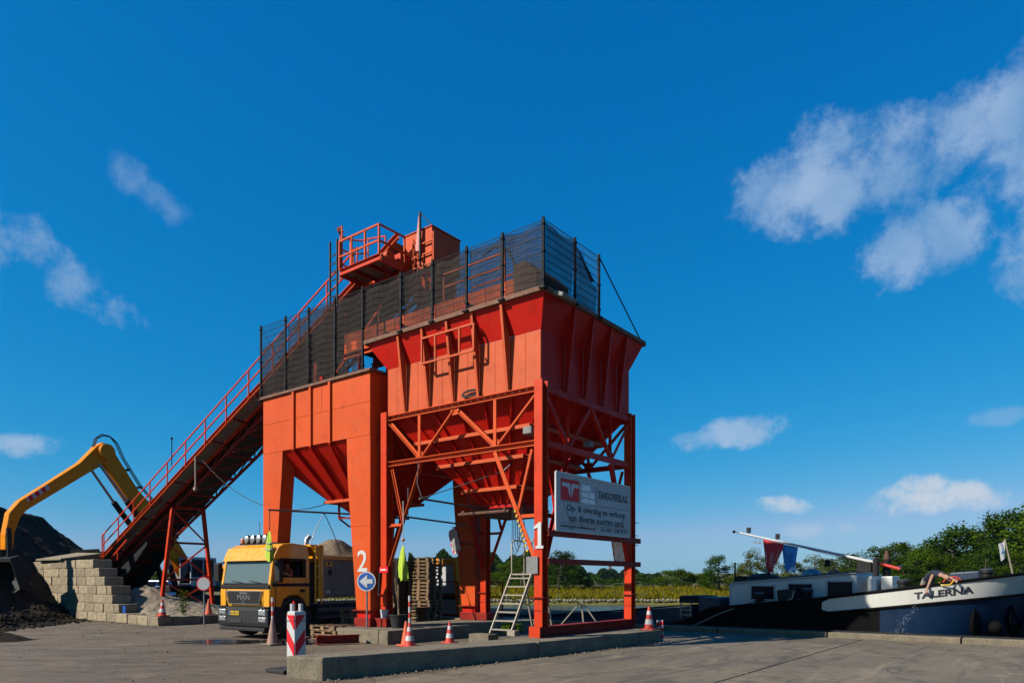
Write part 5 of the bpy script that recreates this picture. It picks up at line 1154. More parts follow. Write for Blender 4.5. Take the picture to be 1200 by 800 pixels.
    g = part('grille', lambda m: m.prism([(-.86, 1.46), (.86, 1.46), (.74, 1.08), (-.74, 1.08)], 'x', -.035, .03), M['dark'], bevel=.02)
    part('grille_trim', lambda m: [m.beam((-.04, -.88, 1.475), (-.04, .88, 1.475), .02, .025), m.beam((-.04, -.74, 1.075), (-.04, .74, 1.075), .02, .02), m.beam((-.04, .88, 1.47), (-.04, .75, 1.08), .02, .02), m.beam((-.04, -.88, 1.47), (-.04, -.75, 1.08), .02, .02)], M['galv'], g)
    lettering('maker_lettering', 'MAN', 1, (-.04, .3, 1.2), (0, -1, 0), (0, 0, 1), M['galv'], g, width=.6, height=.17)
    part('emblem', lambda m: m.beam((-.04, -.18, 1.41), (-.04, .2, 1.41), .01, .04), M['galv'], g); lettering('number', '2', 1, (-.04, .06, 1.09), (0, -1, 0), (0, 0, 1), M['galv'], g, width=.1, height=.09)
    bp = part('bumper', lambda m: m.prism([(-.06, .36), (-.1, .5), (-.1, .9), (.0, .99), (.4, .99), (.4, .62), (.3, .36)], 'y', -1.24, 1.24), M['charcoal'], bevel=.04)
    part('intake', lambda m: m.box(-.112, -.09, .02, .66, .48, .63), M['black'], bp); part('lower_lip', lambda m: m.box(-.12, .1, -1.1, 1.1, .24, .35), M['charcoal'], bp, bevel=.02)
    part('number_plate', lambda m: m.box(-.12, -.104, .12, .64, .72, .85), M['plate_yellow'], bp); part('blue_plate_mark', lambda m: m.box(-.124, -.118, .58, .64, .72, .85), M['blue_sign'], bp)
    lettering('plate_lettering', 'BZ-HK-54', 1, (-.124, .56, .745), (0, -1, 0), (0, 0, 1), M['ink'], bp, width=.4, height=.08, extrude=.001)
    part('cab_floor', lambda m: m.box(.1, 1.5, -1.15, 1.15, 1.6, 1.667), M['dark']); part('dashboard', lambda m: m.box(.12, .42, -1.1, 1.1, 1.684, 1.82), M['dark'], bevel=.03); part('rear_wall', lambda m: m.box(1.5, 1.54, -1.12, 1.12, 1.684, 2.45), M['dark'])
    for y in (-.72, .72): part('seat', lambda m: [m.box(.85, 1.3, y - .24, y + .24, 1.684, 1.78), m.box(1.28, 1.42, y - .24, y + .24, 1.684, 2.3)], M['charcoal'], bevel=.04)
    part('steering_wheel', lambda m: m.path([(.55 + .08 * math.sin(a), -.72 + .21 * math.cos(a), 1.95 + .19 * math.sin(a)) for a in lin(0, 6.0, 16)], .016, 6, True), M['dark'])
    lb = part('light_bar', lambda m: [m.beam((.55, -.95, 2.99), (.55, .95, 2.99), .05, .05)], M['dark'])
    for i in range(4):
        y = .55 - i * .3; l = part('roof_lamp', lambda m: m.lathe([(.05, .12), (.13, .08), (.14, 0), (.125, -.03)], (.5, y, 3.14), 14, 'x'), M['dark'], lb, smooth=1)
    for i in range(4): part('roof_lamp_lens', lambda m: m.lathe([(.12, -.035), (.08, -.06), (.0, -.065)], (.5, .55 - i * .3, 3.14), 14, 'x'), M['lamp_glass'], lb, smooth=1)
    part('amber_beacon', lambda m: m.lathe([(.07, 0), (.07, .14), (.04, .19)], (.62, .92, 3.0), 10), M['orange_lens'], lb, smooth=1)
    part('aerial', lambda m: m.tube((.7, .2, 2.95), (.72, .2, 3.7), .008, 5), M['dark'])
    part('exhaust', lambda m: m.path([(1.72, -.85, 1.0), (1.72, -.85, 2.95), (1.74, -.86, 3.15), (1.84, -.9, 3.27)], .08, 10), M['galv'], smooth=1)
    # chassis, wheels
    part('chassis', lambda m: [m.box(.5, 5.6, -.5, -.38, .7, .98), m.box(.5, 5.6, .38, .5, .7, .98)] + [m.box(x, x + .15, -.38, .38, .72, .95) for x in (.7, 2.2, 3.6, 5.2)], M['dark'])
    part('side_tank', lambda m: m.box(1.95, 3.5, -1.2, -.62, .5, 1.0), M['charcoal'], bevel=.05); part('side_tank', lambda m: m.box(1.95, 3.5, .62, 1.2, .5, 1.0), M['charcoal'], bevel=.05)
    for z in (.55, .8, 1.03): part('side_guard', lambda m: m.box(1.9, 4.1, -1.22, -1.19, z, z + .1), M['steel'])
    part('cab_rear_panel', lambda m: m.box(1.62, 1.9, -1.1, 1.1, .98, 2.4), M['black'])
    for x in (.95, 4.55):
        for s in (-1, 1):
            tw = .36 if x < 2 else .5; y = s * (1.2 - tw / 2)
            w = part('wheel', lambda m: m.lathe([(.3, -tw * .42), (.3, tw * .42)], (x, y, .5), 20, 'y'), M['dark'])
            part('tyre', lambda m: m.lathe([(.29, -tw / 2 + .03), (.44, -tw / 2), (.5, -tw / 2 + .06), (.5, tw / 2 - .06), (.44, tw / 2), (.29, tw / 2 - .03)], (x, y, .5), 26, 'y'), M['black'], w, smooth=1)
            part('rim', lambda m: m.lathe([(.28, s * tw * .43), (.24, s * tw * .3), (.13, s * tw * .32), (.12, s * tw * .5), (.0, s * tw * .5)], (x, y, .5), 20, 'y'), M['steel'], w, smooth=1)
    # tipping body
    tb = part('tipper_body', lambda m: [m.box(2.05, 5.75, -1.24, -1.18, 1.3, 2.5), m.box(2.05, 5.75, 1.18, 1.24, 1.3, 2.5), m.box(5.69, 5.75, -1.18, 1.18, 1.3, 2.5), m.box(2.05, 5.75, -1.18, 1.18, 1.24, 1.32)], M['plate'], bevel=.01)
    part('top_rail', lambda m: [m.box(1.95, 5.79, -1.28, -1.16, 2.5, 2.64), m.box(1.95, 5.79, 1.16, 1.28, 2.5, 2.64), m.box(5.67, 5.79, -1.16, 1.16, 2.5, 2.64)], Yl, tb, bevel=.02)
    part('headboard', lambda m: [m.box(1.95, 2.05, -1.2, 1.2, 1.2, 2.98), m.prism([(1.62, 2.9), (1.95, 2.98), (2.05, 2.98), (2.05, 2.55), (1.95, 2.5)], 'y', -1.24, -1.18), m.prism([(1.62, 2.9), (1.95, 2.98), (2.05, 2.98), (2.05, 2.55), (1.95, 2.5)], 'y', 1.18, 1.24), m.box(1.6, 2.05, -1.2, 1.2, 2.9, 2.98)], Yl, tb, bevel=.015)
    for y in (-1.245,): part('corner_post', lambda m: m.box(1.9, 2.1, y - .02, y + .05, 1.2, 2.97), Yl, tb, bevel=.01)
    for x in (1.72, 1.98): part('ladder_stile', lambda m: m.box(x, x + .04, -1.29, -1.25, 1.05, 2.9), Yl, tb)
    for z in lin(1.2, 2.6, 5): part('ladder_rung', lambda m: m.box(1.74, 2.0, -1.285, -1.265, z, z + .035), Yl, tb)
    [part('body_post', lambda m: m.box(x, x + .12, -1.27, -1.239, 1.28, 2.5), Yl, tb) for x in (4.2, 5.55)]
    part('warning_sticker', lambda m: m.box(2.2, 2.5, -1.247, -1.241, 2.28, 2.46), M['plate_yellow'], tb); part('warning_mark', lambda m: m.box(2.31, 2.39, -1.251, -1.246, 2.32, 2.43), M['ink'], tb); part('grey_sticker', lambda m: m.box(2.32, 2.48, -1.247, -1.241, 1.98, 2.16), M['charcoal'], tb); part('white_sticker', lambda m: m.box(2.2, 2.42, -1.247, -1.241, 1.38, 1.48), M['signwhite'], tb)
    for x in (2.4, 4.2): part('tail_lamp_red', lambda m: m.box(x, x + .06, -1.232, -1.222, .9, .94), M['conered'])
    # heap of sand in the body (rests in it)
    def hl(x, y):
        return 2.3 + max(0, .98 * math.exp(-((x - 3.7) / 1.2) ** 2 - (y / .85) ** 2) + .35 * math.exp(-((x - 5.2) / .7) ** 2 - (y / .9) ** 2) + .05 * fr((x, y, 0), 2.5) + .025 * fr((x, y, 4), 9))
    xs, ys = lin(2.1, 5.68, 50), lin(-1.16, 1.16, 34); v = [(x, y, hl(x, y)) for y in ys for x in xs]; n = len(xs)
    mb = MB(); mb.add(v, [(j * n + i, j * n + i + 1, (j + 1) * n + i + 1, (j + 1) * n + i) for j in range(len(ys) - 1) for i in range(n - 1)])
    solo(mb, 'sand_load', M['load'], 'brown heap of gritty sand loaded in the yellow tipper truck', 'sand', at=tuple(W(-2.4, 9.75)), frame='L', rz=TH + R(5), smooth=1)
    # driver
    d = thing('person', 'driver in an orange top resting an arm at the truck side window', 'person', tuple(W(-2.4, 9.75)), frame='L', rz=TH + R(5))
    y = -.74
    pts = [(1.1, y, 1.86), (1.1, y, 2.0), (1.08, y, 2.14), (1.05, y, 2.22), (1.04, y, 2.285), (1.02, y, 2.36), (1.08, y - .17, 2.1), (.92, y - .34, 1.95), (.72, y - .4, 2.0), (1.08, y + .17, 2.1), (.9, y + .22, 1.95), (.68, y + .1, 2.03), (.85, y - .1, 1.84), (.55, y - .1, 1.86), (.85, y + .1, 1.84), (.55, y + .1, 1.86)]
    rad = [.15, .15, .14, .06, .085, .075, .065, .05, .036, .065, .05, .036, .09, .07, .09, .07]
    ed = [(0, 1), (1, 2), (2, 3), (3, 4), (4, 5), (2, 6), (6, 7), (7, 8), (2, 9), (9, 10), (10, 11), (0, 12), (12, 13), (0, 14), (14, 15)]; lab = [0, 0, 0, 1, 1, 0, 0, 1, 0, 0, 1, 2, 2, 2, 2]
    pts = [Vector(p) for p in pts]; add_hand(pts, ed, rad, lab, 8, (-1, .1, .2), 0, (0, 0, 1), 1); add_hand(pts, ed, rad, lab, 11, (-1, -.2, -.1), 0, (0, 0, 1), 1)
    b = skin_body(pts, ed, rad, lab, [M['hivis_or'], M['skin'], M['navy']], 'body', d); head_parts(b, (1.03, y, 2.33), (-.8, -.55, 0), (0, 0, 1), .1)
truck()

# ------------------------------------------------------------------ excavator behind the conveyor (local x towards its bucket)
def excavator():
    dx, dy = -4.2, -9.5; ang = math.atan2(dy, dx)
    e = thing('excavator', 'yellow long-reach excavator with raised arm behind the conveyor', 'excavator', (-19, 42, 0), frame='L', rz=ang)
    Y_ = M['myellow']
    def part(name, f, m, parent=None, **k): mb = MB(); f(mb); return mb.build(name, m, parent or e, **k)
    def limb(name, pts, w, m, parent=None, bev=.05):   # outline in (x, z)
        return part(name, lambda q: q.prism(pts, 'y', -w / 2, w / 2), m, parent, bevel=bev)
    bo = limb('boom', [(.1, 2.2), (.55, 1.9), (1.0, 2.4), (2.75, 4.65), (4.3, 6.15), (5.85, 8.05), (5.95, 8.55), (5.5, 8.85), (5.1, 8.5), (3.7, 6.7), (2.1, 5.35), (.4, 3.1)], .55, Y_)
    part('pivot_boss', lambda m: m.lathe([(.42, -.42), (.42, .42)], (5.6, 0, 8.45), 18, 'y'), Y_, bo, smooth=1)
    st = limb('stick', [(5.35, 8.85), (5.7, 8.95), (6.05, 8.7), (6.95, 7.7), (8.45, 6.55), (9.85, 5.5), (10.32, 4.9), (10.5, 3.9), (10.5, 3.2), (10.16, 3.2), (10.08, 4.0), (9.82, 4.75), (9.5, 5.12), (8.12, 6.1), (6.5, 7.25), (5.65, 7.8), (5.25, 8.3)], .4, Y_)
    for k in range(3): part('warning_stripe', lambda m: m.prism([(8.75 + k * .3, 6.3 - k * .22), (8.92 + k * .3, 6.17 - k * .22), (8.8 + k * .3, 5.98 - k * .22), (8.63 + k * .3, 6.11 - k * .22)], 'y', .206, .213), M['red_sign'], st)
    part('warning_patch', lambda m: m.prism([(8.6, 6.42), (9.6, 5.68), (9.48, 5.48), (8.48, 6.2)], 'y', .2, .2065), M['signwhite'], st)
    for s in (-1, 1):
        c = part('cylinder', lambda m: m.tube((3.2, s * .5, 4.4), (4.6, s * .5, 6.0), .15, 12), M['dark'], bo, smooth=1); part('piston_rod', lambda m: m.tube((4.6, s * .5, 6.0), (6.1, s * .42, 7.75), .07, 10), M['galv'], c, smooth=1)
        c = part('lift_cylinder', lambda m: m.tube((1.5, s * .5, 1.5), (1.9, s * .5, 2.7), .15, 12), M['dark'], bo, smooth=1); part('piston_rod', lambda m: m.tube((1.9, s * .5, 2.7), (2.4, s * .5, 4.2), .08, 10), M['galv'], c, smooth=1)
    for k in range(3): part('hose', lambda m: m.path([(2.4, .15 + .1 * k, 5.9), (3.6, .15 + .1 * k, 6.95), (4.6, .15 + .1 * k, 8.25), (5.0, .15 + .1 * k, 9.0), (5.35, .15 + .1 * k, 9.35 - .05 * k), (5.8, .15 + .1 * k, 9.35 - .05 * k), (6.15, .15 + .1 * k, 9.05), (6.3, .15 + .1 * k, 8.6)], .022, 6), M['black'], bo, smooth=1)
    for x, z in ((1.2, 4.2), (2.0, 5.45), (2.8, 6.1), (3.6, 6.8), (4.3, 7.65)): part('hose_clip', lambda m: m.box(x, x + .1, .0, .4, z, z + .12), M['dark'], bo)
    part('dipper_link', lambda m: [m.beam((10.4, s * .28, 4.2), (10.35, s * .28, 2.7), .08, .2) for s in (-1, 1)], M['dark'], st)
    BK = [(10.65, 2.8), (10.2, 2.95), (9.75, 2.6), (9.65, 1.9), (9.95, 1.45), (10.2, 1.4)]
    bk = part('bucket', lambda m: [m.prism(BK + [(9.9, 1.8), (9.88, 2.4), (10.2, 2.75), (10.6, 2.65)], 'y', -.75, .75), m.prism(BK, 'y', -.78, -.74), m.prism(BK, 'y', .74, .78)], M['charcoal'])
    for i in range(5): part('tooth', lambda m: m.prism([(10.2, 1.4), (10.45, 1.25), (10.05, 1.52)], 'y', -.7 + i * .33, -.58 + i * .33), M['steel'], bk)
    up = part('upper_frame', lambda m: m.box(-3.0, 1.1, -1.35, 1.35, 1.15, 1.5), M['dark'], bevel=.04)
    part('engine_hood', lambda m: m.prism([(-3.1, 1.5), (.0, 1.5), (.0, 2.55), (-2.7, 2.55), (-3.1, 2.2)], 'y', -1.35, .35), M['plate'], bevel=.08); part('counterweight', lambda m: m.prism([(-4.2, 1.2), (-2.95, 1.2), (-2.95, 2.75), (-3.9, 2.75), (-4.3, 2.2)], 'y', -1.4, 1.4), Y_, bevel=.1)
    cb = part('cab', lambda m: [m.box(-.6, 1.25, .45, 1.4, 1.5, 1.62), m.box(-.6, 1.25, .45, 1.4, 3.0, 3.15), m.box(-.62, -.4, .45, 1.4, 1.62, 3.0), m.box(-.4, 1.2, 1.33, 1.39, 1.62, 2.0), m.box(.3, .38, 1.33, 1.39, 2.0, 3.0), m.box(1.15, 1.23, 1.3, 1.38, 1.62, 3.0), m.box(1.15, 1.23, .47, .55, 1.62, 3.0)], M['signwhite'], bevel=.03)
    for (x0, x1) in ((-.38, .29), (.39, 1.14)): part('window', lambda m: m.box(x0, x1, 1.345, 1.36, 2.01, 2.99), M['dark_glass'], cb)
    part('windscreen', lambda m: m.box(1.18, 1.195, .56, 1.29, 1.65, 2.98), M['dark_glass'], cb); part('window', lambda m: m.box(-.38, 1.14, .47, .485, 1.64, 2.99), M['dark_glass'], cb); part('beacon', lambda m: m.lathe([(.08, 0), (.08, .18), (.04, .22)], (-.4, 1.0, 3.15), 10), M['conered'], cb)
    part('aerial', lambda m: m.tube((-.5, .7, 3.1), (-.5, .7, 4.4), .012, 5), M['dark'], cb); part('safety_rail', lambda m: [m.path([(-2.8, 1.33, 1.5), (-2.8, 1.33, 2.5), (-.7, 1.33, 2.5), (-.7, 1.33, 1.5)], .03, 6), m.beam((-2.8, 1.33, 2.0), (-.7, 1.33, 2.0), .04, .04)], M['dark'])
    part('slew_ring', lambda m: m.lathe([(.8, 0), (.8, .25)], (0, 0, .92), 20), M['dark'])
    part('side_box', lambda m: m.box(-2.7, -.7, .45, 1.3, 1.5, 2.3), M['plate'], bevel=.05)
    for s in (-1, 1):
        tk = part('track', lambda m: m.prism([(-2.3, .0), (2.3, .0), (2.7, .35), (2.6, .75), (2.2, .95), (-2.2, .95), (-2.6, .75), (-2.7, .35)], 'y', s * 1.3 - .3, s * 1.3 + .3), M['black'], bevel=.05)
        for i in range(6): part('track_roller', lambda m: m.lathe([(.14, 0), (.14, .64)], (-1.9 + i * .76, s * 1.3 - .32, .3), 10, 'y'), M['steel'], tk)
    part('undercarriage', lambda m: m.box(-1.2, 1.2, -1.0, 1.0, .4, .92), M['dark'])
excavator()

# ------------------------------------------------------------------ cars behind the mound
def car(X, Y, rz, label, m, van):
    c = thing('parked_van' if van else 'parked_car', label, 'van' if van else 'car', (X, Y, 0), frame='L', rz=rz, group='vehicles parked behind the sand mound')
    def part(name, f, m_, parent=None, **k): mb = MB(); f(mb); return mb.build(name, m_, parent or c, **k)
    if van: prof = [(-2.3, .35), (2.3, .35), (2.4, .7), (2.35, .95), (1.5, 1.15), (.95, 1.75), (.6, 1.85), (-2.2, 1.85), (-2.35, 1.6)]; wn = [((-.1, 1.2), (1.3, 1.2), (.9, 1.7), (-.1, 1.72)), ((-1.2, 1.2), (-.2, 1.2), (-.2, 1.72), (-1.2, 1.72)), ((-2.2, 1.2), (-1.3, 1.2), (-1.3, 1.72), (-2.15, 1.72))]
    else: prof = [(-2.1, .35), (2.1, .35), (2.15, .65), (2.05, .85), (1.1, .98), (.45, 1.45), (-1.1, 1.48), (-1.9, 1.0), (-2.15, .9)]; wn = [((.0, 1.02), (.95, 1.02), (.42, 1.38), (.0, 1.4)), ((-1.4, 1.02), (-.1, 1.02), (-.1, 1.4), (-1.05, 1.4))]
    part('body', lambda q: q.prism(prof, 'y', -.88, .88), m, bevel=.1)
    for s in (-1, 1):
        for w in wn: part('window', lambda q: q.prism(w, 'y', s * .875, s * .89), M['dark_glass'])
        for x in (-1.4, 1.4):
            w = part('wheel', lambda q: q.lathe([(.2, s * .18), (.0, s * .19)], (x, s * .72, .32), 14, 'y'), M['galv']); part('tyre', lambda q: q.lathe([(.2, -.1), (.32, -.1), (.32, .1), (.2, .1)], (x, s * .8, .32), 18, 'y'), M['black'], w, smooth=1)
        part('headlight', lambda q: q.box(2.2, 2.3, s * .65 - .15, s * .65 + .15, .68, .82), M['lamp_glass'])
    part('windscreen', lambda q: q.slab([(1.42, -.75, 1.22), (1.42, .75, 1.22), (1.0, .7, 1.72), (1.0, -.7, 1.72)] if van else [(1.02, -.75, 1.03), (1.02, .75, 1.03), (.5, .7, 1.43), (.5, -.7, 1.43)], .012), M['dark_glass'])
car(-26.3, 51.5, R(170), 'blue van parked behind the pale sand mound', M['car_blue'], True)
car(-23.6, 49.0, R(160), 'blue car half hidden by the excavator and the sand mound', M['car_blue'], False)
# ------------------------------------------------------------------ barge
BC, BW = 13.1, 3.2      # centre line and half beam (a axis)
def interp(x, tab):
    for (x0, y0), (x1, y1) in zip(tab, tab[1:]):
        if x0 >= x >= x1: return y0 + (y1 - y0) * (x0 - x) / (x0 - x1)
    return tab[0][1] if x > tab[0][0] else tab[-1][1]
def z_sheer(b): return interp(b, [(40, -.05), (8, -.05), (2, .15), (.6, .3), (.3, .38), (-.46, .78), (-4.15, 1.18), (-7.62, 1.67), (-9.7, 2.0), (-10.6, 2.1)])
def z_band(b): return interp(b, [(40, -.12), (8, -.12), (.3, .22), (-4.2, .72), (-5.25, .84), (-9.7, 1.39), (-10.6, 1.5)])
def half(b, z):
    be = -9.25 - .45 * max(-.2, z); s = -6.3
    if b >= s: return BW
    t = min(1, (s - b) / (s - be)); return BW * math.sqrt(max(0, 1 - t ** 2.3))
def hull_a(b, z, side=-1): return BC + side * half(b, z)
def barge():
    g = thing('river_barge', 'blue and white river barge named TALERNA moored along the quay', 'boat', (BC, -2, -1))
    def part(name, f, m, parent=None, **k): mb = MB(); f(mb); return mb.build(name, m, parent or g, **k)
    def strip(name, bs, lo, hi, m, n=5, off=0, parent=None, sides=(-1, 1)):
        mb = MB()
        for sd in sides:
            v = []
            for b in bs:
                for j in range(n + 1):
                    z = lo(b) + (hi(b) - lo(b)) * j / n; v.append((hull_a(b, z, sd) + sd * off, b, z))
            mb.add(v, [(i * (n + 1) + j, i * (n + 1) + j + 1, (i + 1) * (n + 1) + j + 1, (i + 1) * (n + 1) + j) for i in range(len(bs) - 1) for j in range(n)])
        return mb.build(name, m, parent or g, smooth=1)
    aft = [38, 30, 20, 10, 5, 2, 1, .5, .3, 0, -.46, -1, -2, -3, -4.2]; mid = [-4.2, -4.6, -5.25, -6.02]; bow = [-6.02, -6.3, -6.6, -7, -7.4, -7.8, -8.2, -8.5, -8.8, -9.0, -9.2, -9.4, -9.55, -9.7, -9.85, -10.0, -10.1, -10.2, -10.3, -10.4, -10.5]
    bot = lambda b: -1.6
    strip('aft_hull', aft, bot, z_sheer, M['hull_black']); [strip('mid_hull', mid, bot, z_band, M['hull_black'], sides=(q,)) for q in (-1, 1)]; strip('bow_hull', bow, bot, z_band, M['hull_blue'], 8)
    strip('white_bulwark', [-4.3, -4.6, -5.25] + bow, lambda b: z_band(b) if b < -4.5 else (z_band(b) + z_sheer(b)) / 2 - .12, lambda b: z_sheer(b) if b < -4.5 else (z_band(b) + z_sheer(b)) / 2 + .12, M['hull_white'], 5, .006)
    strip('aft_bulwark', [-4.2, -4.6, -5.25], z_band, z_sheer, M['hull_black'], 3)
    allb = [b for b in aft if b < 1] + mid[1:] + bow[1:]
    for sd in (-1, 1):
        part('rub_strake', lambda m: m.path([(hull_a(b, z_band(b), sd) + sd * .03, b, z_band(b)) for b in allb if half(b, z_band(b)) > .05], .045, 6), M['hull_black'], smooth=1)
        part('cap_rail', lambda m: m.path([(hull_a(b, z_sheer(b), sd), b, z_sheer(b) + .02) for b in allb if half(b, z_sheer(b)) > .05], .055, 6), M['hull_black'], smooth=1)
    # decks
    def deck(bs, zf, inset=.03):
        mb = MB(); v = []
        for b in bs: h = max(0, half(b, zf(b)) - inset); v += [(BC - h, b, zf(b)), (BC + h, b, zf(b))]
        mb.add(v, [(2 * i, 2 * i + 1, 2 * i + 3, 2 * i + 2) for i in range(len(bs) - 1)]); return mb
    deck([38, 20, 8, 5, 2, .35], lambda b: z_sheer(b) - .05).build('side_deck', M['dark'], g)
    deck([.3, -.46, -2, -4.2, -6.02, -7, -8, -8.6, -9.2, -9.6, -9.85], lambda b: z_sheer(b) - .52 if b < 0 else .3).build('fore_deck', M['deck_blue'], g)
    part('transom', lambda m: m.box(BC - BW, BC + BW, 37.9, 38, -1.6, .38), M['hull_black'])
    # cargo hold coaming and a blue locker at its end
    zc2 = lambda b: interp(b, [(40, .2), (8, .2), (5.4, .37), (3, .62), (1.2, .78), (.4, .8)])
    def coam(m):
        bs2 = [.4, 1.2, 3, 5.4, 8, 36]
        for a_ in (10.35, 15.7):
            for i in range(5): m.add([(a_ + x, b_, z_) for b_ in bs2[i:i + 2] for x in (0, .12) for z_ in (-.2, zc2(b_))], [(0, 1, 3, 2), (4, 6, 7, 5), (0, 4, 5, 1), (2, 3, 7, 6), (1, 5, 7, 3), (0, 2, 6, 4)])
        m.box(10.47, 15.7, .4, .52, .2, .8); m.box(10.47, 15.7, 35.88, 36, -.2, .2)
    part('hold_coaming', coam, M['deck_blue'])
    for i, (b0_, b1_) in enumerate(((.46, 1.2), (1.2, 3), (3, 5.4), (5.4, 8), (8, 36))): part('hold_cover', lambda m: m.slab([(10.42, b0_ + .01, zc2(b0_) + .04), (15.75, b0_ + .01, zc2(b0_) + .04), (15.75, b1_ - .01, zc2(b1_) + .04), (10.42, b1_ - .01, zc2(b1_) + .04)], .035, True), M['hull_black'])
    part('coaming_ladder', lambda m: [m.box(10.24, 10.3, .42, .46, .4, .98), m.box(10.24, 10.3, .82, .86, .4, .98)] + [m.box(10.25, 10.29, .46, .82, z, z + .04) for z in (.5, .68, .86)], M['galv'])
    part('deck_locker', lambda m: m.box(10.6, 12.4, -.55, .3, .3, 1.18), M['deck_blue'], bevel=.04); part('locker_lid', lambda m: m.box(10.9, 12.6, .35, 1.2, .94, 1.22), M['charcoal'], bevel=.02)
    # cabin
    zr = lambda b: 1.72 + (-.7 - b) * .078
    c = part('cabin', lambda m: m.add([(11, -.7, .3), (11, -5.15, .4), (15.2, -5.15, .4), (15.2, -.7, .3), (11, -.7, zr(-.7)), (11, -5.15, zr(-5.15)), (15.2, -5.15, zr(-5.15)), (15.2, -.7, zr(-.7))], [(3, 2, 1, 0), (4, 5, 6, 7), (0, 1, 5, 4), (1, 2, 6, 5), (2, 3, 7, 6), (3, 0, 4, 7)]), M['cabin'], bevel=.14)
    part('roof', lambda m: m.slab([(10.97, -.8, zr(-.7) + .005), (10.97, -5.1, zr(-5.1) + .005), (15.2, -5.1, zr(-5.1) + .005), (15.2, -.8, zr(-.7) + .005)], .03), M['cabin'], c, bevel=.01); part('roof_deck', lambda m: m.slab([(11.15, -.9, zr(-.9) + .06), (11.15, -5.0, zr(-5.0) + .06), (15.1, -5.0, zr(-5.0) + .06), (15.1, -.9, zr(-.9) + .06)], .05), M['deck_blue'], c)
    for (b0, b1, z0, z1) in ((-1.59, -2.39, 1.14, 1.6), (-2.91, -3.69, 1.18, 1.68), (-4.21, -4.99, 1.24, 1.76)):
        w = part('window', lambda m: m.box(10.985, 11.02, b1, b0, z0, z1), M['dark_glass'], c, bevel=.006)
        part('window_frame', lambda m: [m.beam((10.985, b0 + .03, z0 - .03), (10.985, b1 - .03, z0 - .03), .03, .05), m.beam((10.985, b0 + .03, z1 + .03), (10.985, b1 - .03, z1 + .03), .03, .05), m.beam((10.985, b0 + .03, z0 - .03), (10.985, b0 + .03, z1 + .03), .05, .03), m.beam((10.985, b1 - .03, z0 - .03), (10.985, b1 - .03, z1 + .03), .05, .03)], M['signwhite'], c)
    part('roof_dome', lambda m: m.ball((13.0, -3.15, zr(-3) + .05), .38, 16, 8, (1, 1, .8)), M['galv'], c, smooth=1, label='silver dome on the cabin roof')
    part('roof_dome', lambda m: m.ball((13.0, -3.95, zr(-4) + .02), .27, 14, 8, (1, 1, .8)), M['coneorange'], c, smooth=1, label='orange dome on the cabin roof')
    part('roof_hatch', lambda m: m.lathe([(.62, 0), (.6, .1), (.35, .2), (.0, .24)], (12.4, -1.55, zr(-1.6) + .06), 18), M['charcoal'], c, smooth=1)
    part('roof_box', lambda m: m.box(11.9, 12.3, -.95, -.6, zr(-.8) + .06, zr(-.8) + .25), M['dark'], c); part('vent_pipe', lambda m: m.tube((12.0, -.6, 1.2), (12.0, -.6, 2.5), .03), M['dark'])
    part('nav_light', lambda m: [m.box(12.3, 12.4, -1.92, -1.78, 2.12, 2.24)], M['red_sign'], c); part('nav_light', lambda m: [m.box(12.3, 12.4, -1.75, -1.6, 2.12, 2.24)], mat('nav_green', (.02, .4, .25), .4, bump=0), c)
    part('gas_locker', lambda m: [m.lathe([(.15, 0), (.15, .95), (.1, 1.05)], (11.25 + .35 * k, -5.55, .9), 14) for k in range(3)], M['cabin'], smooth=1); part('deck_cabinet', lambda m: m.box(11.3, 12.6, -6.15, -5.8, .8, 1.95), M['cabin'], bevel=.04)
    # folded mast: boom on a tabernacle, flags hang from it
    tb = part('mast_post', lambda m: [m.beam((12.4, -5.43, .6), (12.4, -5.43, 2.58), .16, .16), m.beam((12.66, -5.43, .6), (12.66, -5.43, 2.58), .1, .16), m.box(12.3, 12.6, -5.3, -4.85, 2.1, 2.45)], M['dark'])
    bm0, bm1, bm2 = Vector((12.5, -.55, 3.68)), Vector((12.5, -5.43, 2.42)), Vector((12.5, -6.17, 2.2))
    mst = part('mast_boom', lambda m: m.tube(bm0, bm1, .035, 10, .06), M['white'], smooth=1); part('boom_end', lambda m: m.tube(bm1, bm2, .065, 10, .06), M['conered'], mst, smooth=1); part('boom_tip', lambda m: m.ball(bm0 + Vector((0, .18, .04)), .06, 10, 6), M['conered'], mst, smooth=1); part('tip_rod', lambda m: m.tube(bm0, bm0 + Vector((0, .18, .04)), .012, 6), M['dark'], mst)
    for b in (-.95, -2.05):
        p = bm0.lerp(bm1, (-.55 - b) / 4.88); part('boom_lamp', lambda m: [m.box(p.x - .06, p.x + .06, p.y - .07, p.y + .07, p.z + .08, p.z + .28), m.beam(p, p + Vector((0, 0, .1)), .03, .03)], M['charcoal'], mst, bevel=.01)
    p = bm0.lerp(bm1, .17); part('boom_bracket', lambda m: [m.beam(p, p - Vector((0, 0, .2)), .02, .03), m.beam(p + Vector((0, .18, .03)), p + Vector((0, .18, -.2)), .02, .03), m.beam(p + Vector((0, .28, -.2)), p + Vector((0, -.05, -.22)), .03, .03)], M['galv'], mst)
    p = bm0.lerp(bm1, .73); part('hanging_lamp', lambda m: m.box(12.3, 12.45, -3.95, -3.78, 2.32, 2.55), M['dark'], mst)
    for q in ((12.5, -5.3, 2.3), (12.5, -5.2, 2.5)): part('stay_wire', lambda m: m.tube(bm0.lerp(bm1, .35), q, .008, 4), M['galv'], mst)
    part('exhaust_stack', lambda m: [m.tube((12.75, -5.72, .6), (12.75, -5.72, 2.55), .14, 14, .13)], M['dark'], smooth=1); part('stack_pipe', lambda m: m.lathe([(.1, 0), (.09, .12), (.05, .3)], (12.75, -5.72, 2.55), 10), M['rust'], smooth=1)
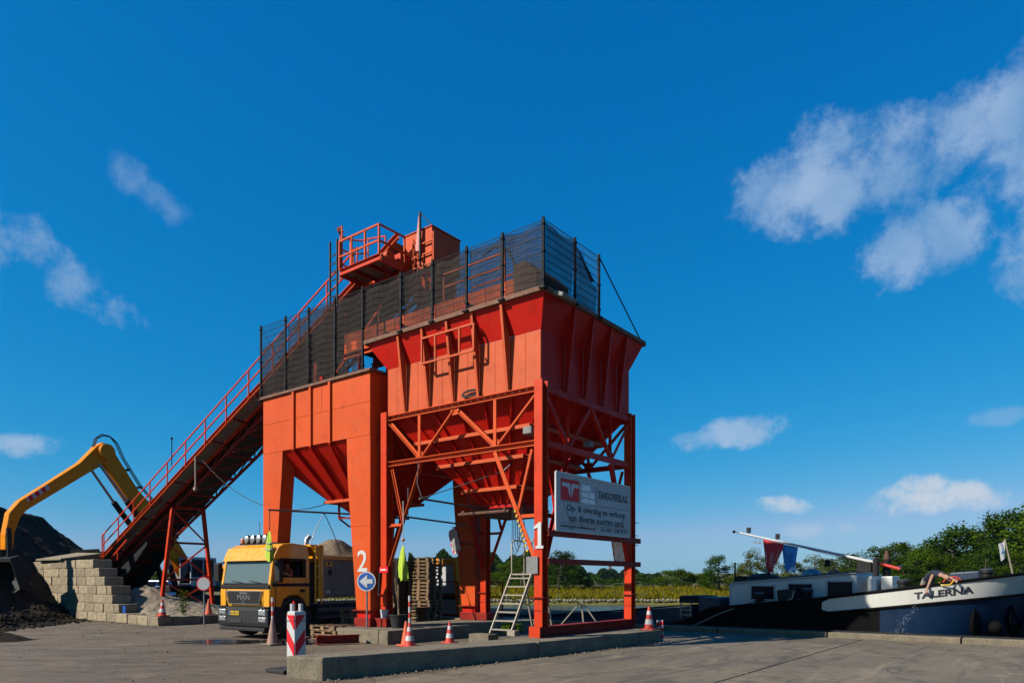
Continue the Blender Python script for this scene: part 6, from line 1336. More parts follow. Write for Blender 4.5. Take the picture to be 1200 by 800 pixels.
    # bollards and winch on the near side
    def bol(a, b, z, r, h):
        o = part('bollard', lambda m: m.lathe([(r * 1.25, 0), (r, .04), (r * .9, h * .85), (r * 1.1, h * .9), (r * 1.05, h), (0, h + .01)], (a, b, z), 16), M['dark'], smooth=1)
        part('bollard_cap', lambda m: m.lathe([(r * .98, 0), (r * .8, .02), (0, .025)], (a, b, z + h + .008), 16), M['galv'], o, smooth=1)
    for a, b, zt in ((10.35, -2.1, 1.4), (10.35, -3.72, 1.56), (10.4, -6.6, 1.86), (10.9, -8.75, 2.18)): bol(a, b, z_sheer(b) - .55, .17, zt - z_sheer(b) + .5)
    part('winch', lambda m: [m.prism([(-2.75, 1.05), (-3.25, 1.05), (-3.3, 1.42), (-3.2, 1.52), (-2.7, 1.47)], 'x', 10.3, 10.75)], M['charcoal'], bevel=.03); part('winch_hose', lambda m: m.path([(10.28, -3.3, 1.45), (10.25, -3.25, 1.2), (10.25, -3.0, 1.08), (10.25, -2.5, 1.02), (10.25, -2.1, 1.05)], .03, 6), M['galv'], smooth=1)
    part('deck_hatch', lambda m: m.prism([(-7.62, 1.2), (-8.55, 1.25), (-8.5, 2.12), (-7.68, 2.06)], 'x', 11.9, 13.6), M['deck_blue'], bevel=.05)
    rw = part('red_hand_wheel', lambda m: m.path([(11.2 - .02 * math.cos(t), -7.85 + .25 * math.cos(t), 1.72 + .2 * math.sin(t)) for t in lin(0, 5.9, 20)], .025, 6, True), M['conered'], smooth=1); part('wheel_spoke', lambda m: [m.beam((11.2, -7.85 + .25 * math.cos(t), 1.72 + .2 * math.sin(t)), (11.2, -7.85 - .25 * math.cos(t), 1.72 - .2 * math.sin(t)), .03, .03) for t in (0, 1.05, 2.1)], M['conered'], rw); part('wheel_post', lambda m: m.tube((11.24, -7.85, .95), (11.24, -7.85, 1.72), .05), M['dark'], rw)
    part('jackstaff', lambda m: m.tube((12.5, -9.42, 1.5), (12.5, -9.12, 3.12), .03, 8, .02), M['wood_pale'], smooth=1)
    part('deck_horn', lambda m: [m.tube((12.3, -9.75, 1.6), (12.3, -9.75, 2.35), .03), m.box(12.2, 12.4, -9.85, -9.65, 2.3, 2.42)], M['dark'])
    # anchor on the bow: two pointed flukes and the crown between them
    def fluke(b, z0, z1, w):
        mb = MB(); v = []; n = 9
        for i in range(n + 1):
            t = i / n; z = z0 + (z1 - z0) * t; ww = w * math.sin(math.pi * (.12 + .88 * t)) ** .8 if t < 1 else .005
            for s in (-1, 1):
                bb = b + s * ww; v.append((hull_a(bb, z) - .05, bb, z)); v.append((hull_a(bb, z) - .2 * math.sin(math.pi * (.1 + .85 * t)), b + s * ww * .25, z))
        f = []
        for i in range(n): k = 4 * i; f += [(k, k + 1, k + 5, k + 4), (k + 1, k + 3, k + 7, k + 5), (k + 3, k + 2, k + 6, k + 7), (k + 2, k, k + 4, k + 6)]
        f += [(0, 2, 3, 1)]; mb.add(v, f); return mb
    an = fluke(-8.5, .05, .98, .16).build('anchor_fluke', M['hull_black'], g, smooth=1); fluke(-9.35, .05, 1.05, .12).build('anchor_fluke', M['hull_black'], g, smooth=1)
    part('anchor_crown', lambda m: [m.ball((hull_a(-8.95, .4) - .15, -8.95, .38), .22, 12, 8), m.box(hull_a(-8.95, .1) - .3, hull_a(-8.95, .1) + .3, -9.3, -8.55, -.1, .14)], M['hull_black'], smooth=1, bevel=.03)
    part('deck_pipe', lambda m: m.tube((11.6, -8.75, 1.4), (11.6, -8.75, 2.2), .03), M['deck_blue'])
    # name: letters laid onto the curved bulwark
    vs_, fs_ = text_mb('TALERNA', 1, .01, .035); x0 = min(v.x for v in vs_); x1 = max(v.x for v in vs_); y1 = max(v.y for v in vs_)
    bL, bR = NAME_B
    mb = MB(); v = []
    for q in vs_:
        s = (q.x - x0) / (x1 - x0); b = bL + (bR - bL) * s; z = (z_band(b) + z_sheer(b)) / 2 - .1 + .02 + .2 * q.y / y1 + .0; v.append((hull_a(b, z) - .012 - .006 * (1 if q.z > 0 else 0), b, z))
    mb.add(v, fs_); mb.build('name_lettering', M['ink'], g, label='dark letters reading TALERNA')
NAME_B = (-6.97, -8.47)
barge()
def flags():
    def cloth(name, label, pts_fn, m, n1=14, n2=16):
        mb = MB(); v = [pts_fn(i / n1, j / n2) for j in range(n2 + 1) for i in range(n1 + 1)]
        mb.add(v, [(j * (n1 + 1) + i, j * (n1 + 1) + i + 1, (j + 1) * (n1 + 1) + i + 1, (j + 1) * (n1 + 1) + i) for j in range(n2) for i in range(n1)]); return mb
    boom = lambda b: 3.68 - (-.55 - b) / 4.88 * 1.26
    def red(s, t):   # s along the boom, t down
        b = -1.52 - s * .78 * (1 - .8 * t ** 1.3) - .16 * t; z = boom(-1.52 - s * .78) - .05 - t * (1.42 - .12 * s + 0) + (t * s * .25)
        return (12.44 + .06 * math.sin(9 * s + 4 * t) * (t * .9 + .1) - .05 * t, b, z)
    f = solo(cloth('f', '', red, None), 'red_flag', M['flag_red'], 'red flag with pale lettering hanging from the lowered mast', 'flag', at=(12.44, -1.9, 2.3), smooth=1)
    vs_, fs_ = text_mb('YAMARA', 1, 0, 0); x0 = min(v.x for v in vs_); x1 = max(v.x for v in vs_); y1 = max(v.y for v in vs_)
    mb = MB(); mb.add([Vector(red(.36 + .22 * (1 - (q.y / y1)) + .1 * (q.x - x0) / (x1 - x0) * 0, .78 - .44 * (q.x - x0) / (x1 - x0))) - Vector((.012, 0, 0)) for q in vs_], fs_); mb.build('flag_lettering', M['white'], f)
    mb = MB(); mb.path([Vector(red(.72 + .1 * t_, .85 - .62 * t_)) - Vector((.012, 0, 0)) for t_ in lin(0, 1, 8)], .01, 4); mb.path([Vector(red(.12, .62 - .3 * t_)) - Vector((.012, 0, 0)) for t_ in lin(0, 1, 5)], .01, 4); mb.build('flag_stripe', M['white'], f)
    def blue(s, t):
        b = -2.16 - s * .62 * (1 - .45 * t) - .16 * t; z = boom(-2.16 - s * .62) - .06 - t * 1.0 + t * s * .05
        return (12.56 + .06 * math.sin(8 * s + 5 * t + 1) * (t + .1), b, z)
    f = solo(cloth('f', '', blue, None), 'blue_flag', M['flag_blue'], 'blue and white patterned flag hanging beside the red one', 'flag', at=(12.56, -2.5, 2.3), smooth=1)
    def wht(s, t): return (12.5 + .05 * math.sin(6 * s + 3 * t), -9.11 - .02 * t + s * .16 * (1 - .3 * t), 3.06 - t * .55 - s * .1 + .0)
    f = solo(cloth('f', '', wht, None, 8, 10), 'white_flag', M['signwhite'], 'small white flag limp on the jackstaff at the bow', 'flag', at=(12.5, -9.1, 2.3), smooth=1)
    mb = MB(); mb.path([Vector(wht(.4 + .2 * t_, .45 + .2 * t_)) - Vector((.01, 0, 0)) for t_ in lin(0, 1, 6)], .012, 4); mb.build('flag_mark', M['flag_blue'], f)
M['flag_red'] = mat('flag_red', (.42, .015, .02), .8, alb=1, var=.3, scale=2, bump=.1)
M['flag_blue'] = mat('flag_blue', (.006, .016, .12), .7, alb=1, scale=2.2, second=(.03, .3, .7), spots=(.75, .85, .9), spot_amt=.2, spot_scale=2.2, bump=.05)
flags()
mb = MB(); mb.path([(QA + .2, -.05, .17), (9.6, -.9, .62), (10.2, -1.75, 1.0), (10.35, -2.1, 1.12)], .022, 6); solo(mb, 'mooring_rope', M['wood_pale'], 'pale mooring rope from the quay kerb up to the barge bollard', 'rope', at=(QA + .2, -.05, .17), smooth=1)
def deckhand():
    d = thing('person', 'person in navy shirt and grey shorts bending over the barge rail', 'person', (10.8, -7.3, 1.1))
    zd = lambda b: z_sheer(b) - .52
    P = [(10.78, -7.2, 1.86), (10.62, -7.32, 1.98), (10.42, -7.48, 2.04), (10.27, -7.6, 2.01), (10.17, -7.7, 1.95), (10.08, -7.8, 1.9), (9.98, -7.88, 1.86),
         (10.8, -7.08, 1.72), (10.72, -7.06, 1.4), (10.85, -7.02, zd(-7.0) + .08), (10.7, -7.02, zd(-7.0) + .05),
         (10.88, -7.32, 1.72), (10.8, -7.36, 1.4), (10.92, -7.36, zd(-7.36) + .08), (10.77, -7.4, zd(-7.36) + .05),
         (10.25, -7.42, 1.96), (10.05, -7.38, 1.78), (9.86, -7.33, 1.56),
         (10.36, -7.72, 1.97), (10.22, -7.95, 1.84), (10.06, -8.05, 1.8)]
    rad = [.125, .12, .13, .105, .055, .085, .07, .085, .06, .042, .038, .085, .06, .042, .038, .06, .045, .032, .06, .045, .032]
    ed = [(0, 1), (1, 2), (2, 3), (3, 4), (4, 5), (5, 6), (0, 7), (7, 8), (8, 9), (9, 10), (0, 11), (11, 12), (12, 13), (13, 14), (3, 15), (15, 16), (16, 17), (3, 18), (18, 19), (19, 20)]
    lab = [0, 0, 0, 1, 1, 1, 2, 1, 1, 3, 2, 1, 1, 3, 0, 1, 1, 0, 1, 1]
    P = [Vector(p) for p in P]; add_hand(P, ed, rad, lab, 17, (-.5, .15, -.85), 0, (.2, 1, 0), 1); add_hand(P, ed, rad, lab, 20, (-.8, -.3, -.4), 0, (0, -.8, .5), 1)
    b = skin_body(P, ed, rad, lab, [M['navy'], M['skin'], M['shorts'], M['dark']], 'body', d); head_parts(b, (10.06, -7.8, 1.9), (-.5, -.1, -.85), (-.6, -.6, .4), .105)
deckhand()
mb = MB(); mb.path([(10.08, -7.62, 1.74), (10.02, -7.7, 1.66), (10.02, -7.9, 1.68), (10.1, -8.0, 1.8), (10.3, -7.8, 1.72), (10.7, -7.7, 1.3), (10.9, -7.9, 1.12)], .025, 6); solo(mb, 'garden_hose', M['plate_yellow'], 'yellow hose in the hands of the person on the barge', 'hose', at=(10.2, -7.8, 1.5), smooth=1)
def spray():
    rnd = random.Random(6); mb = MB(); m = bpy.data.materials.new('water_drops'); m.use_nodes = True; b = m.node_tree.nodes['Principled BSDF']; b.inputs['Base Color'].default_value = (.75, .85, .9, 1); b.inputs['Roughness'].default_value = .2
    for i in range(260):
        t = rnd.random() ** .8; c = Vector((9.8, -7.3, 1.5)).lerp(Vector((9.62, -6.25, -.3)), t) + Vector((rnd.gauss(0, .02 + .03 * t), rnd.gauss(0, .015 + .1 * t), rnd.gauss(0, .02 + .08 * t)))
        mb.ball(c, rnd.uniform(.002, .0055), 5, 3)
    o = mb.build('water_spray', m, None); o.location = P0; o.rotation_euler = (0, 0, TH); tag(o, 'spray of hose water falling along the blue hull', 'spray', kind='stuff')
spray()

# ------------------------------------------------------------------ cones, posts and small road signs
def cone(label, at, h=.68, pole=0, colour='conered', dirty=False, frame='S', tilt=0, square=.2):
    c = thing('traffic_cone', label, 'cone', at, group='traffic cones', frame=frame)
    a, b, z = at; r0 = h * .22
    R_ = lambda t: r0 * (1 - t) + h * .05 * t
    m1 = M['conedirty'] if dirty else M[colour]; m2 = M['conedirty'] if dirty else M['conewhite']
    mb = MB(); s = h * .3; mb.box(a - s, a + s, b - s, b + s, z, z + .04); mb.build('base', m1 if not dirty else M['concrete'], c, bevel=.01)
    bands = [(0, .2, m1), (.2, .42, m2), (.42, .62, m1), (.62, .8, m2), (.8, 1, m1)] if colour == 'conered' else [(0, 1, m1)]
    for k, (t0, t1, m) in enumerate(bands):
        mb = MB(); zz = lambda t: z + .04 + (h - .04) * t; mb.lathe([(R_(t0), zz(t0)), (R_(t1), zz(t1) - .001)], (a, b, 0), 18); mb.build('band', m, c, smooth=1)
    if pole:
        for k in range(5):
            z0 = z + h - .03 + (pole - h) * k / 5; mb = MB(); mb.tube((a, b, z0), (a, b, z0 + (pole - h) / 5 - .001), .034, 12); mb.build('pole_band', M['conered'] if k % 2 else M['conewhite'], c, smooth=1)
    return c
cone('striped cone with a tall red and white pole on the lane', (-1.24, 3.54, 0), .66, 1.42)
cone('faded orange cone just left of the striped pole cone', (-1.1, 3.82, 0), .68, 0, 'coneorange')
cone('small striped cone alone on the lane left of the step ladder', (.22, 3.4, 0), .62)
cone('dirty cone with a red and white pole in front of the truck', (-3.25, 6.95, 0), .72, 1.36, dirty=True)
cone('striped cone on the low block kerb below the trestle', (-.9, 18.15, .37), .68)
cone('plain orange cone beside the no-entry sign', (1.1, 18.2, .37), .66, 0, 'coneorange')
cone('striped cone at the right end of the sign plinth', (4.28, -.88, .34), .7)
mb = MB(); mb.box(4.62, 4.66, -1.16, -.96, 0, .62); o = solo(mb, 'striped_marker_board', M['conewhite'], 'narrow red and white board leaning at the plinth end', 'marker', at=(4.64, -1.06, 0))
for k in range(3): mb = MB(); mb.slab([(4.61, -1.16, .1 + k * .2), (4.61, -.96, -.02 + k * .2 + .03), (4.61, -.96, .1 + k * .2 + .03), (4.61, -1.16, .2 + k * .2)], .008, True); mb.build('stripe', M['red_sign'], o)
for k in range(3): mb = MB(); mb.slab([(4.66, -1.162, .1 + k * .2), (4.62, -1.162, .08 + k * .2), (4.62, -1.162, .17 + k * .2), (4.66, -1.162, .19 + k * .2)], .004, True); mb.build('stripe', M['red_sign'], o)
def beacon():
    a, b = BEACON
    p = thing('lane_marker_post', 'red and white striped lane marker standing behind the plinth corner', 'marker', (a, b, 0))
    w = .27
    mb = MB(); mb.prism([(b, .06), (b + w, .06), (b + w, 1.12), (b + w * .9, 1.19), (b + w * .1, 1.2), (b, 1.17)], 'x', a, a + w); mb.build('body', M['conewhite'], p, bevel=.02)
    for k, (z0, z1) in enumerate(((.35, .62), (.86, 1.13))):
        zz = [(.30, .62), (.83, 1.12)][k]
        mb = MB(); mb.slab([(a - .004, b + .015, zz[0]), (a - .004, b + .015, zz[0] + (.26 if k == 0 else .29)), (a - .004, b + w - .03, zz[1] + .22 if k == 0 else 1.12), (a - .004, b + w - .03, zz[1] - .03 if k == 0 else 1.11)], .006, True); mb.build('stripe', M['red_sign'], p)
        mb = MB(); mb.slab([(a + .015, b - .004, zz[0]), (a + .015, b - .004, zz[0] + (.26 if k == 0 else .29)), (a + w - .03, b - .004, zz[1] + .22 if k == 0 else 1.12), (a + w - .03, b - .004, zz[1] - .03 if k == 0 else 1.11)], .006, True); mb.build('stripe', M['red_sign'], p)
    for (da, db) in ((.09, .2), (.2, .08)): mb = MB(); mb.tube((a + da, b + db, 1.12), (a + da, b + db, 1.34), .045, 14); mb.build('handle', M['conewhite'], p, smooth=1)
    mb = MB(); mb.box(a - .012, a + w + .012, b - .012, b + w + .012, 1.0, 1.012); mb.build('strap', M['ink'], p)
    mb = MB(); mb.box(a - .32, a + w + .1, b - .1, b + w + .25, -.01, .07); mb.build('base_plate', M['black'], p, bevel=.02)
BEACON = (-6.45, 1.36)
beacon()
def round_sign(name, label, at, zc_, r, normal, ring, face, pole_top, cat='sign'):
    s = thing(name, label, cat, at); a, b, z = at; n = Vector(normal).normalized(); side = n.cross(Vector((0, 0, 1))).normalized()
    mb = MB(); mb.tube((a, b, z), (a, b, pole_top), .03, 10); mb.build('pole', M['galv'], s, smooth=1)
    c = Vector((a, b, zc_)) + n * .04
    def disc(r_, d, m, nm, rin=0):
        mb = MB(); mb.tube(c + n * (d - .004), c + n * d, r_, 32); return mb.build(nm, m, s)
    disc(r, .0, M['galv'], 'backing'); disc(r * .985, .006, ring, 'rim'); disc(r * .86 if ring != face else r * .9, .012, face, 'face')
    return s, c, n, side
s, c, n, sd = round_sign('keep_left_sign', 'round blue sign with a white left arrow on the plinth', (-.66, 5.98, .385), 1.78, .3, (-.92, -.5, 0), M['white'], M['blue_sign'], 1.6)
pt = lambda x, y: c + n * .018 + sd * x + Vector((0, 0, y))
mb = MB(); k = -1 if sd.dot(Vector((0, 1, 0))) > 0 else 1   # arrow points towards +b (the viewer's left)
mb.slab([pt(k * -.22, 0), pt(k * .03, .2), pt(k * .03, .065), pt(k * .2, .065), pt(k * .2, -.065), pt(k * .03, -.065), pt(k * .03, -.2)], .004); mb.build('arrow', M['white'], s)
s, c, n, sd = round_sign('no_entry_disc', 'round white sign with a red ring on a pole by the trestle', (-.1, 16.4, 0), 1.68, .28, (-.75, -.62, 0), M['red_sign'], M['signwhite'], 1.6)
# small red notice and hose on the left frame leg
mb = MB(); mb.box(-.16, -.145, HB - .22, HB + .16, 2.05, 2.22); o = solo(mb, 'red_notice', M['red_sign'], 'small red notice plate on the frame leg next to figure 2', 'sign', at=(-.15, HB, 2.05))
mb = MB(); mb.box(-.165, -.161, HB - .15, HB + .1, 2.11, 2.16); mb.build('notice_lettering', M['white'], o)
mb = MB(); mb.path([(-.18, HB + .1, 2.05), (-.18, HB + .14, 1.7), (-.18, HB + .18, 1.35)], .03, 8); solo(mb, 'grey_hose', M['charcoal'], 'short grey hose hanging under the red notice', 'hose', at=(-.18, HB + .1, 1.35), smooth=1)
mb = MB(); mb.lathe([(.1, 0), (.125, .24), (.13, .26), (.115, .26), (.09, .02)], (-.12, HB - .02, .662), 16); solo(mb, 'plastic_bucket', M['white'], 'small white bucket on the foot of the frame leg', 'bucket', at=(-.12, HB, .662), smooth=1)
def pot():
    p = thing('plant_pot', 'dark plant pot with a leaning stake beside the plinth lane', 'pot', (-.1, 5.2, .386)); a, b, z = -.1, 5.2, .386
    mb = MB(); mb.lathe([(.2, 0), (.27, .36), (.29, .36), (.29, .4), (.25, .4), (.25, .34), (0, .33)], (a, b, z), 20); mb.build('pot', M['charcoal'], p, smooth=1)
    mb = MB(); mb.tube((a, b, z + .3), (a + .1, b + .12, z + 1.3), .025, 6); mb.build('stake', M['wood'], p); mb = MB(); mb.tube((a, b - .05, z + .3), (a - .1, b + .05, z + 1.5), .02, 6); mb.build('stake', M['wood'], p)
pot()
def rag(name, label, at, top, bot, wd, m, chain_top, seed=0, tape=False):
    r = thing(name, label, 'vest' if tape else 'cloth', at); a, b = at[0], at[1]
    mb = MB(); v = []; n, k = 18, 14
    for j in range(k + 1):
        t = j / k; z = top - (top - bot) * t; w = wd * (.12 + .88 * min(1, t * 1.5) ** .7)
        for i in range(n):
            an = 2 * math.pi * i / n; rr = w * (1 + .35 * math.sin(3 * an + 2 * t + seed) + .18 * math.sin(7 * an + seed)); v.append((a + rr * math.cos(an) * .5, b + rr * math.sin(an), z - .06 * math.sin(an * 2 + seed) * t))
    mb.add(v, [(j * n + i, j * n + (i + 1) % n, (j + 1) * n + (i + 1) % n, (j + 1) * n + i) for j in range(k) for i in range(n)]); c = mb.build('cloth', m, r, smooth=1)
    if tape:
        for t in (.45, .7): mb = MB(); q = [v[int(t * k) * n + i] for i in range(n)]; mb.path([Vector(x) + (Vector(x) - Vector((a, b, x[2]))) * .06 for x in q], .022, 4, True); mb.build('reflective_band', M['silver'], c)
    mb = MB(); mb.path([(a, b, chain_top), (a + .01, b, (chain_top + top) / 2), (a, b, top - .02)], .014, 5); mb.build('chain', M['conewhite'] if not tape else M['steel'], r)
    if not tape: mb = MB(); mb.ball((a, b, top + .16), .05, 10, 6); mb.build('orange_float', M['orange_lens'], r, smooth=1)
rag('hivis_vest', 'lime hi-vis vest hanging from the bar above the truck', (-2.46, 8.3, 0), 3.3, 2.42, .14, M['hivis'], 3.93, 1, True)
rag('yellow_cloth', 'yellow-green cloth hanging on a chain beside the pallet stacks', (-.6, 4.47, 0), 2.82, 1.85, .14, M['hivis'], 4.1, 2)
# height bars under the hoppers
def bar(label, p, q, r=.03, hang=None, name='height_bar'):
    t = thing(name, label, 'bar', (p[0], p[1], p[2])); mb = MB(); mb.tube(p, q, r, 8); mb.build('pipe', M['steel'], t, smooth=1)
    for h in hang or []: mb = MB(); mb.path(h, .014, 5); mb.build('hanger', M['steel'], t)
bar('grey height bar above the truck under the left hopper', (-2.5, 8.3, 3.93), (.75, 8.3, 4.04), .03, [[(.6, 8.3, 4.03), (1.2, 8.3, 4.3)], [(-.46, 8.3, 4.0), (-.8, 8.32, 3.4), (-.95, 8.34, 3.0)], [(-.46, 8.3, 4.0), (-.1, 8.32, 3.4), (.25, 8.34, 2.7)]])
bar('upper grey height bar crossing the right-hand lane', (-1.0, 3.4, 4.06), (2.6, 3.4, 3.98), .03, [[(-.9, 3.4, 4.06), (-.4, 4.1, 4.6), (-.1, 4.36, 5.3)], [(-.95, 3.4, 4.06), (.9, 2.0, 4.9), (1.2, 1.6, 5.35)]])
bar('lower grey height bar between the two hopper frames', (-.1, 5.0, 3.72), (2.75, 5.0, 3.64), .028, [[(.1, 5.0, 3.72), (.1, 5.0, 4.6)], [(2.7, 5.0, 3.64), (2.75, 5.5, 3.6), (2.9, 5.8, 3.6)]])
def cable(label, pts): mb = MB(); mb.path(pts, .014, 5); solo(mb, 'overhead_cable', M['black'], label, 'cable', at=tuple(pts[0]), smooth=1)
def sag(p, q, s, n=14): p, q = Vector(p), Vector(q); return [p.lerp(q, i / n) - Vector((0, 0, s * 4 * (i / n) * (1 - i / n))) for i in range(n + 1)]
cable('loose cable sagging from the conveyor to the left hopper funnel', sag((.8, 18.2, 6.9), (1.1, 9.9, 4.6), 1.0))
cable('pale cable along the underside of the conveyor to the wall', sag((.75, 26.2, 3.2), (.75, 21.5, 5.3), .1) + sag((.75, 21.5, 5.3), (.76, 19.6, 6.7), .25)[1:])
mb = MB(); mb.beam((.72, 18.6, zc(18.6) - .1), (.72, 18.6, 5.75), .05, .05); mb.box(.66, .78, 18.52, 18.68, 5.65, 5.77); solo(mb, 'cable_drop_pipe', M['wood_pale'], 'thin pale pipe hanging below the middle of the conveyor', 'pipe', at=(.72, 18.6, 5.7))
# mirrors
def mirror(label, c, n, w, h, tilt, arm, octo=False):
    t = thing('traffic_mirror', label, 'mirror', tuple(c)); c = Vector(c); n = Vector(n).normalized(); sd = n.cross(Vector((0, 0, 1))).normalized(); up = sd.cross(n)
    q = Matrix.Rotation(tilt, 3, n); sd = q @ sd; up = q @ up
    N_ = 20; sh = []
    for i in range(N_):
        a = 2 * math.pi * i / N_; ca, sa = math.cos(a), math.sin(a); k = 1 / max(abs(ca), abs(sa)) if not octo else 1; k = min(k, 1.25)
        sh.append((ca * k, sa * k))
    def plate(f, d, th, m, nm): mb = MB(); mb.slab([c + n * d + sd * x * w * f + up * y * h * f for x, y in sh], th); return mb.build(nm, m, t)
    plate(1, -.034, .03, M['dark'], 'backing'); plate(.8, 0, .01, M['mirror'], 'glass')
    for i in range(N_):
        j = (i + 1) % N_; mb = MB(); mb.slab([c + n * .002 + (sd * x * w + up * y * h) * f for (x, y), f in ((sh[i], 1), (sh[j], 1), (sh[j], .81), (sh[i], .81))], .008); mb.build('rim_segment', M['red_sign'] if i % 2 else M['conewhite'], t)
    mb = MB(); mb.path([c - n * .03] + [Vector(a) for a in arm], .025, 6); mb.build('arm', M['dark'], t)
mirror('octagonal traffic mirror with red and white rim on the rear leg', (3.0, 5.75, 3.15), (-.8, .25, -.1), .3, .42, .25, [(3.5, 5.85, 3.1), (4.45, 6.2, 3.1)])
mirror('tilted rectangular traffic mirror below the billboard', (4.5, .2, 2.72), (-.6, -.25, -.05), .25, .42, .12, [(4.62, .1, 2.85)])
# step ladder
def ladder():
    l = thing('step_ladder', 'aluminium platform step ladder beside the leg marked 1', 'ladder', (.6, 1.3, .35))
    b0, b1 = .92, 1.62; x0, x1, z0, z1 = -.1, .85, .37, 1.98
    for b in (b0, b1): mb = MB(); mb.beam((x0, b, z0), (x1, b, z1), .035, .09); mb.build('stringer', M['alu'], l)
    for i in range(7):
        t = (i + .5) / 7; x = x0 + (x1 - x0) * t; z = z0 + (z1 - z0) * t; mb = MB(); mb.box(x - .04, x + .1, b0 + .02, b1 - .02, z - .015, z + .02); mb.build('step', M['alu'], l)
    mb = MB(); mb.box(x1 - .02, x1 + .6, b0, b1, z1 - .02, z1 + .02); mb.build('platform', M['alu'], l)
    for b in (b0, b1):
        mb = MB(); mb.path([(x1, b, z1), (x1, b, z1 + .85), (x1 + .06, b, z1 + .95), (x1 + .5, b, z1 + .95), (x1 + .58, b, z1 + .85), (x1 + .58, b, z1)], .02, 8); mb.tube((x1, b, z1 + .5), (x1 + .58, b, z1 + .5), .016, 6); mb.build('handrail', M['alu'], l, smooth=1)
        mb = MB(); mb.beam((x1 + .55, b, z1 - .03), (x1 + 1.1, b, .02), .04, .05); mb.build('rear_leg', M['alu'], l)
        mb = MB(); mb.beam((x1 + .8, b, 1.1), (x0 + .7, b, 1.35), .025, .03); mb.build('stay', M['alu'], l)
    mb = MB(); mb.beam((x1 + .62, b0, 1.75), (x1 + 1.0, b1, .45), .025, .03); mb.build('stay', M['alu'], l)
    mb = MB(); mb.beam((x1 + .58, b0, z1 + .95), (x1 + .58, b1, z1 + .95), .03, .03); mb.build('handrail', M['alu'], l)
    mb = MB(); mb.box(-.32, .12, 1.5, 2.2, .0, .36); solo(mb, 'concrete_stub', M['concrete'], 'low concrete stub under the left foot of the step ladder', 'block', at=(-.1, 1.85, 0), bevel=.02)
    mb = MB(); mb.box(-.26, -.06, .66, .92, .352, .5); solo(mb, 'wooden_block', M['wood_pale'], 'pale wooden block beside the step ladder foot', 'block', at=(-.16, .79, .352), bevel=.01)
ladder()
# pallets
def pallet_proto():
    p = thing('wooden_pallet', 'wooden pallet', 'pallet', (0, 0, 0), frame='L')
    for i in range(5): mb = MB(); x = -.6 + i * .275; mb.box(x, x + .1 + .0, -.4, .4, .122, .144); mb.build('deck_board', M['wood'], p)
    for y in (-.4, -.05, .3): mb = MB(); mb.box(-.6, .6, y, y + .1, .1, .1215); mb.build('stringer_board', M['wood'], p); mb = MB(); mb.box(-.6, .6, y, y + .1, 0, .022); mb.build('bottom_board', M['wood'], p)
    for x in (-.6, -.07, .46):
        for y in (-.4, -.05, .3): mb = MB(); mb.box(x, x + .14, y, y + .1, .0225, .0995); mb.build('block', M['wood'], p)
    return p
in_mid, in_right, in_left, in_pair, in_low, in_back = 'of the middle quay stack', 'of the stack beside the yellow container', 'of the quay stack nearest the red notice', 'of the pair by the quay railing', 'of the low stack left of figure 2', 'of the small stack behind figure 2'
PAL = pallet_proto(); used = [False]
def pallets(a, b, n, rot, where, z0=0, seed=0):
    rnd = random.Random(seed)
    for i in range(n):
        o = PAL if not used[0] else copy_tree(PAL); used[0] = True
        o.location = W(a + rnd.uniform(-.03, .03), b + rnd.uniform(-.04, .04), z0 + i * .1445); o.rotation_euler = (0, 0, TH + rot + rnd.uniform(-.03, .03))
        ORD = ['', 'second', 'third', 'fourth', 'fifth', 'sixth', 'seventh', 'eighth', 'ninth', 'tenth', 'eleventh', 'twelfth', 'thirteenth', 'fourteenth', 'fifteenth', 'sixteenth', 'seventeenth', 'eighteenth', 'nineteenth']
        pos = 'topmost' if i == n - 1 else ('lowest' if i == 0 else ORD[n - 1 - i] + ' from top')
        o['label'] = 'wooden pallet, %s %s' % (pos, where); o['group'] = 'stacked wooden pallets'
pallets(6.0, 10.15, 19, R(90), in_right, 0, 1)
pallets(5.95, 11.5, 18, R(90), in_mid, 0, 2)
pallets(5.9, 12.85, 16, R(90), in_left, 0, 4)
pallets(6.9, 7.7, 2, R(90), in_pair, 0, 5)
pallets(-.85, 7.35, 3, R(90), in_low, .0, 6)
pallets(.6, 7.7, 6, R(90), in_back, 0, 7)
# yellow machine body behind the pallets
def skip():
    s = thing('skip_container', 'yellow framed white container body behind the pallet stacks', 'container', (8.2, 10.4, 0))
    mb = MB(); mb.prism([(9.75, .35), (11.2, .35), (11.2, 2.55), (9.95, 2.55)], 'x', 7.6, 8.8); mb.build('body', M['signwhite'], s, bevel=.03)
    for p, q in (((9.62, .3), (9.86, 2.6)), ((9.86, 2.62), (11.2, 2.62))):
        for a_ in (7.55, 8.85): mb = MB(); mb.beam((a_, *p), (a_, *q), .16, .26); mb.build('frame', M['myellow'], s, bevel=.03)
    mb = MB(); mb.box(7.5, 7.595, 9.9, 11.2, 1.0, 1.25); mb.build('dark_band', M['dark'], s)
    for b in (9.9, 10.8): mb = MB(); mb.box(7.7, 8.7, b, b + .3, 0, .35); mb.build('runner', M['dark'], s)
skip()
def railing():
    r = thing('quay_railing', 'red pipe railing on the quay edge beside the rear legs', 'railing', (7.2, 9, 0))
    for b in (10.6, 9.6, 8.4, 8.1, 7.2): mb = MB(); mb.beam((7.4, b, 0), (7.4, b, 1.75), .05, .05); mb.build('post', M['red'], r)
    for z in (1.75, 1.15, .35): mb = MB(); mb.beam((7.4, 10.6, z), (7.4, 7.2, z), .05, .05); mb.build('rail', M['red'], r)
    mb = MB(); mb.box(6.6, 8.6, 6.6, 11.0, 0, .0 + .28); solo(mb, 'dark_timber_platform', M['wood'], 'dark timber platform under the red quay railing', 'platform', at=(7.6, 8.8, 0), bevel=.02)
railing()
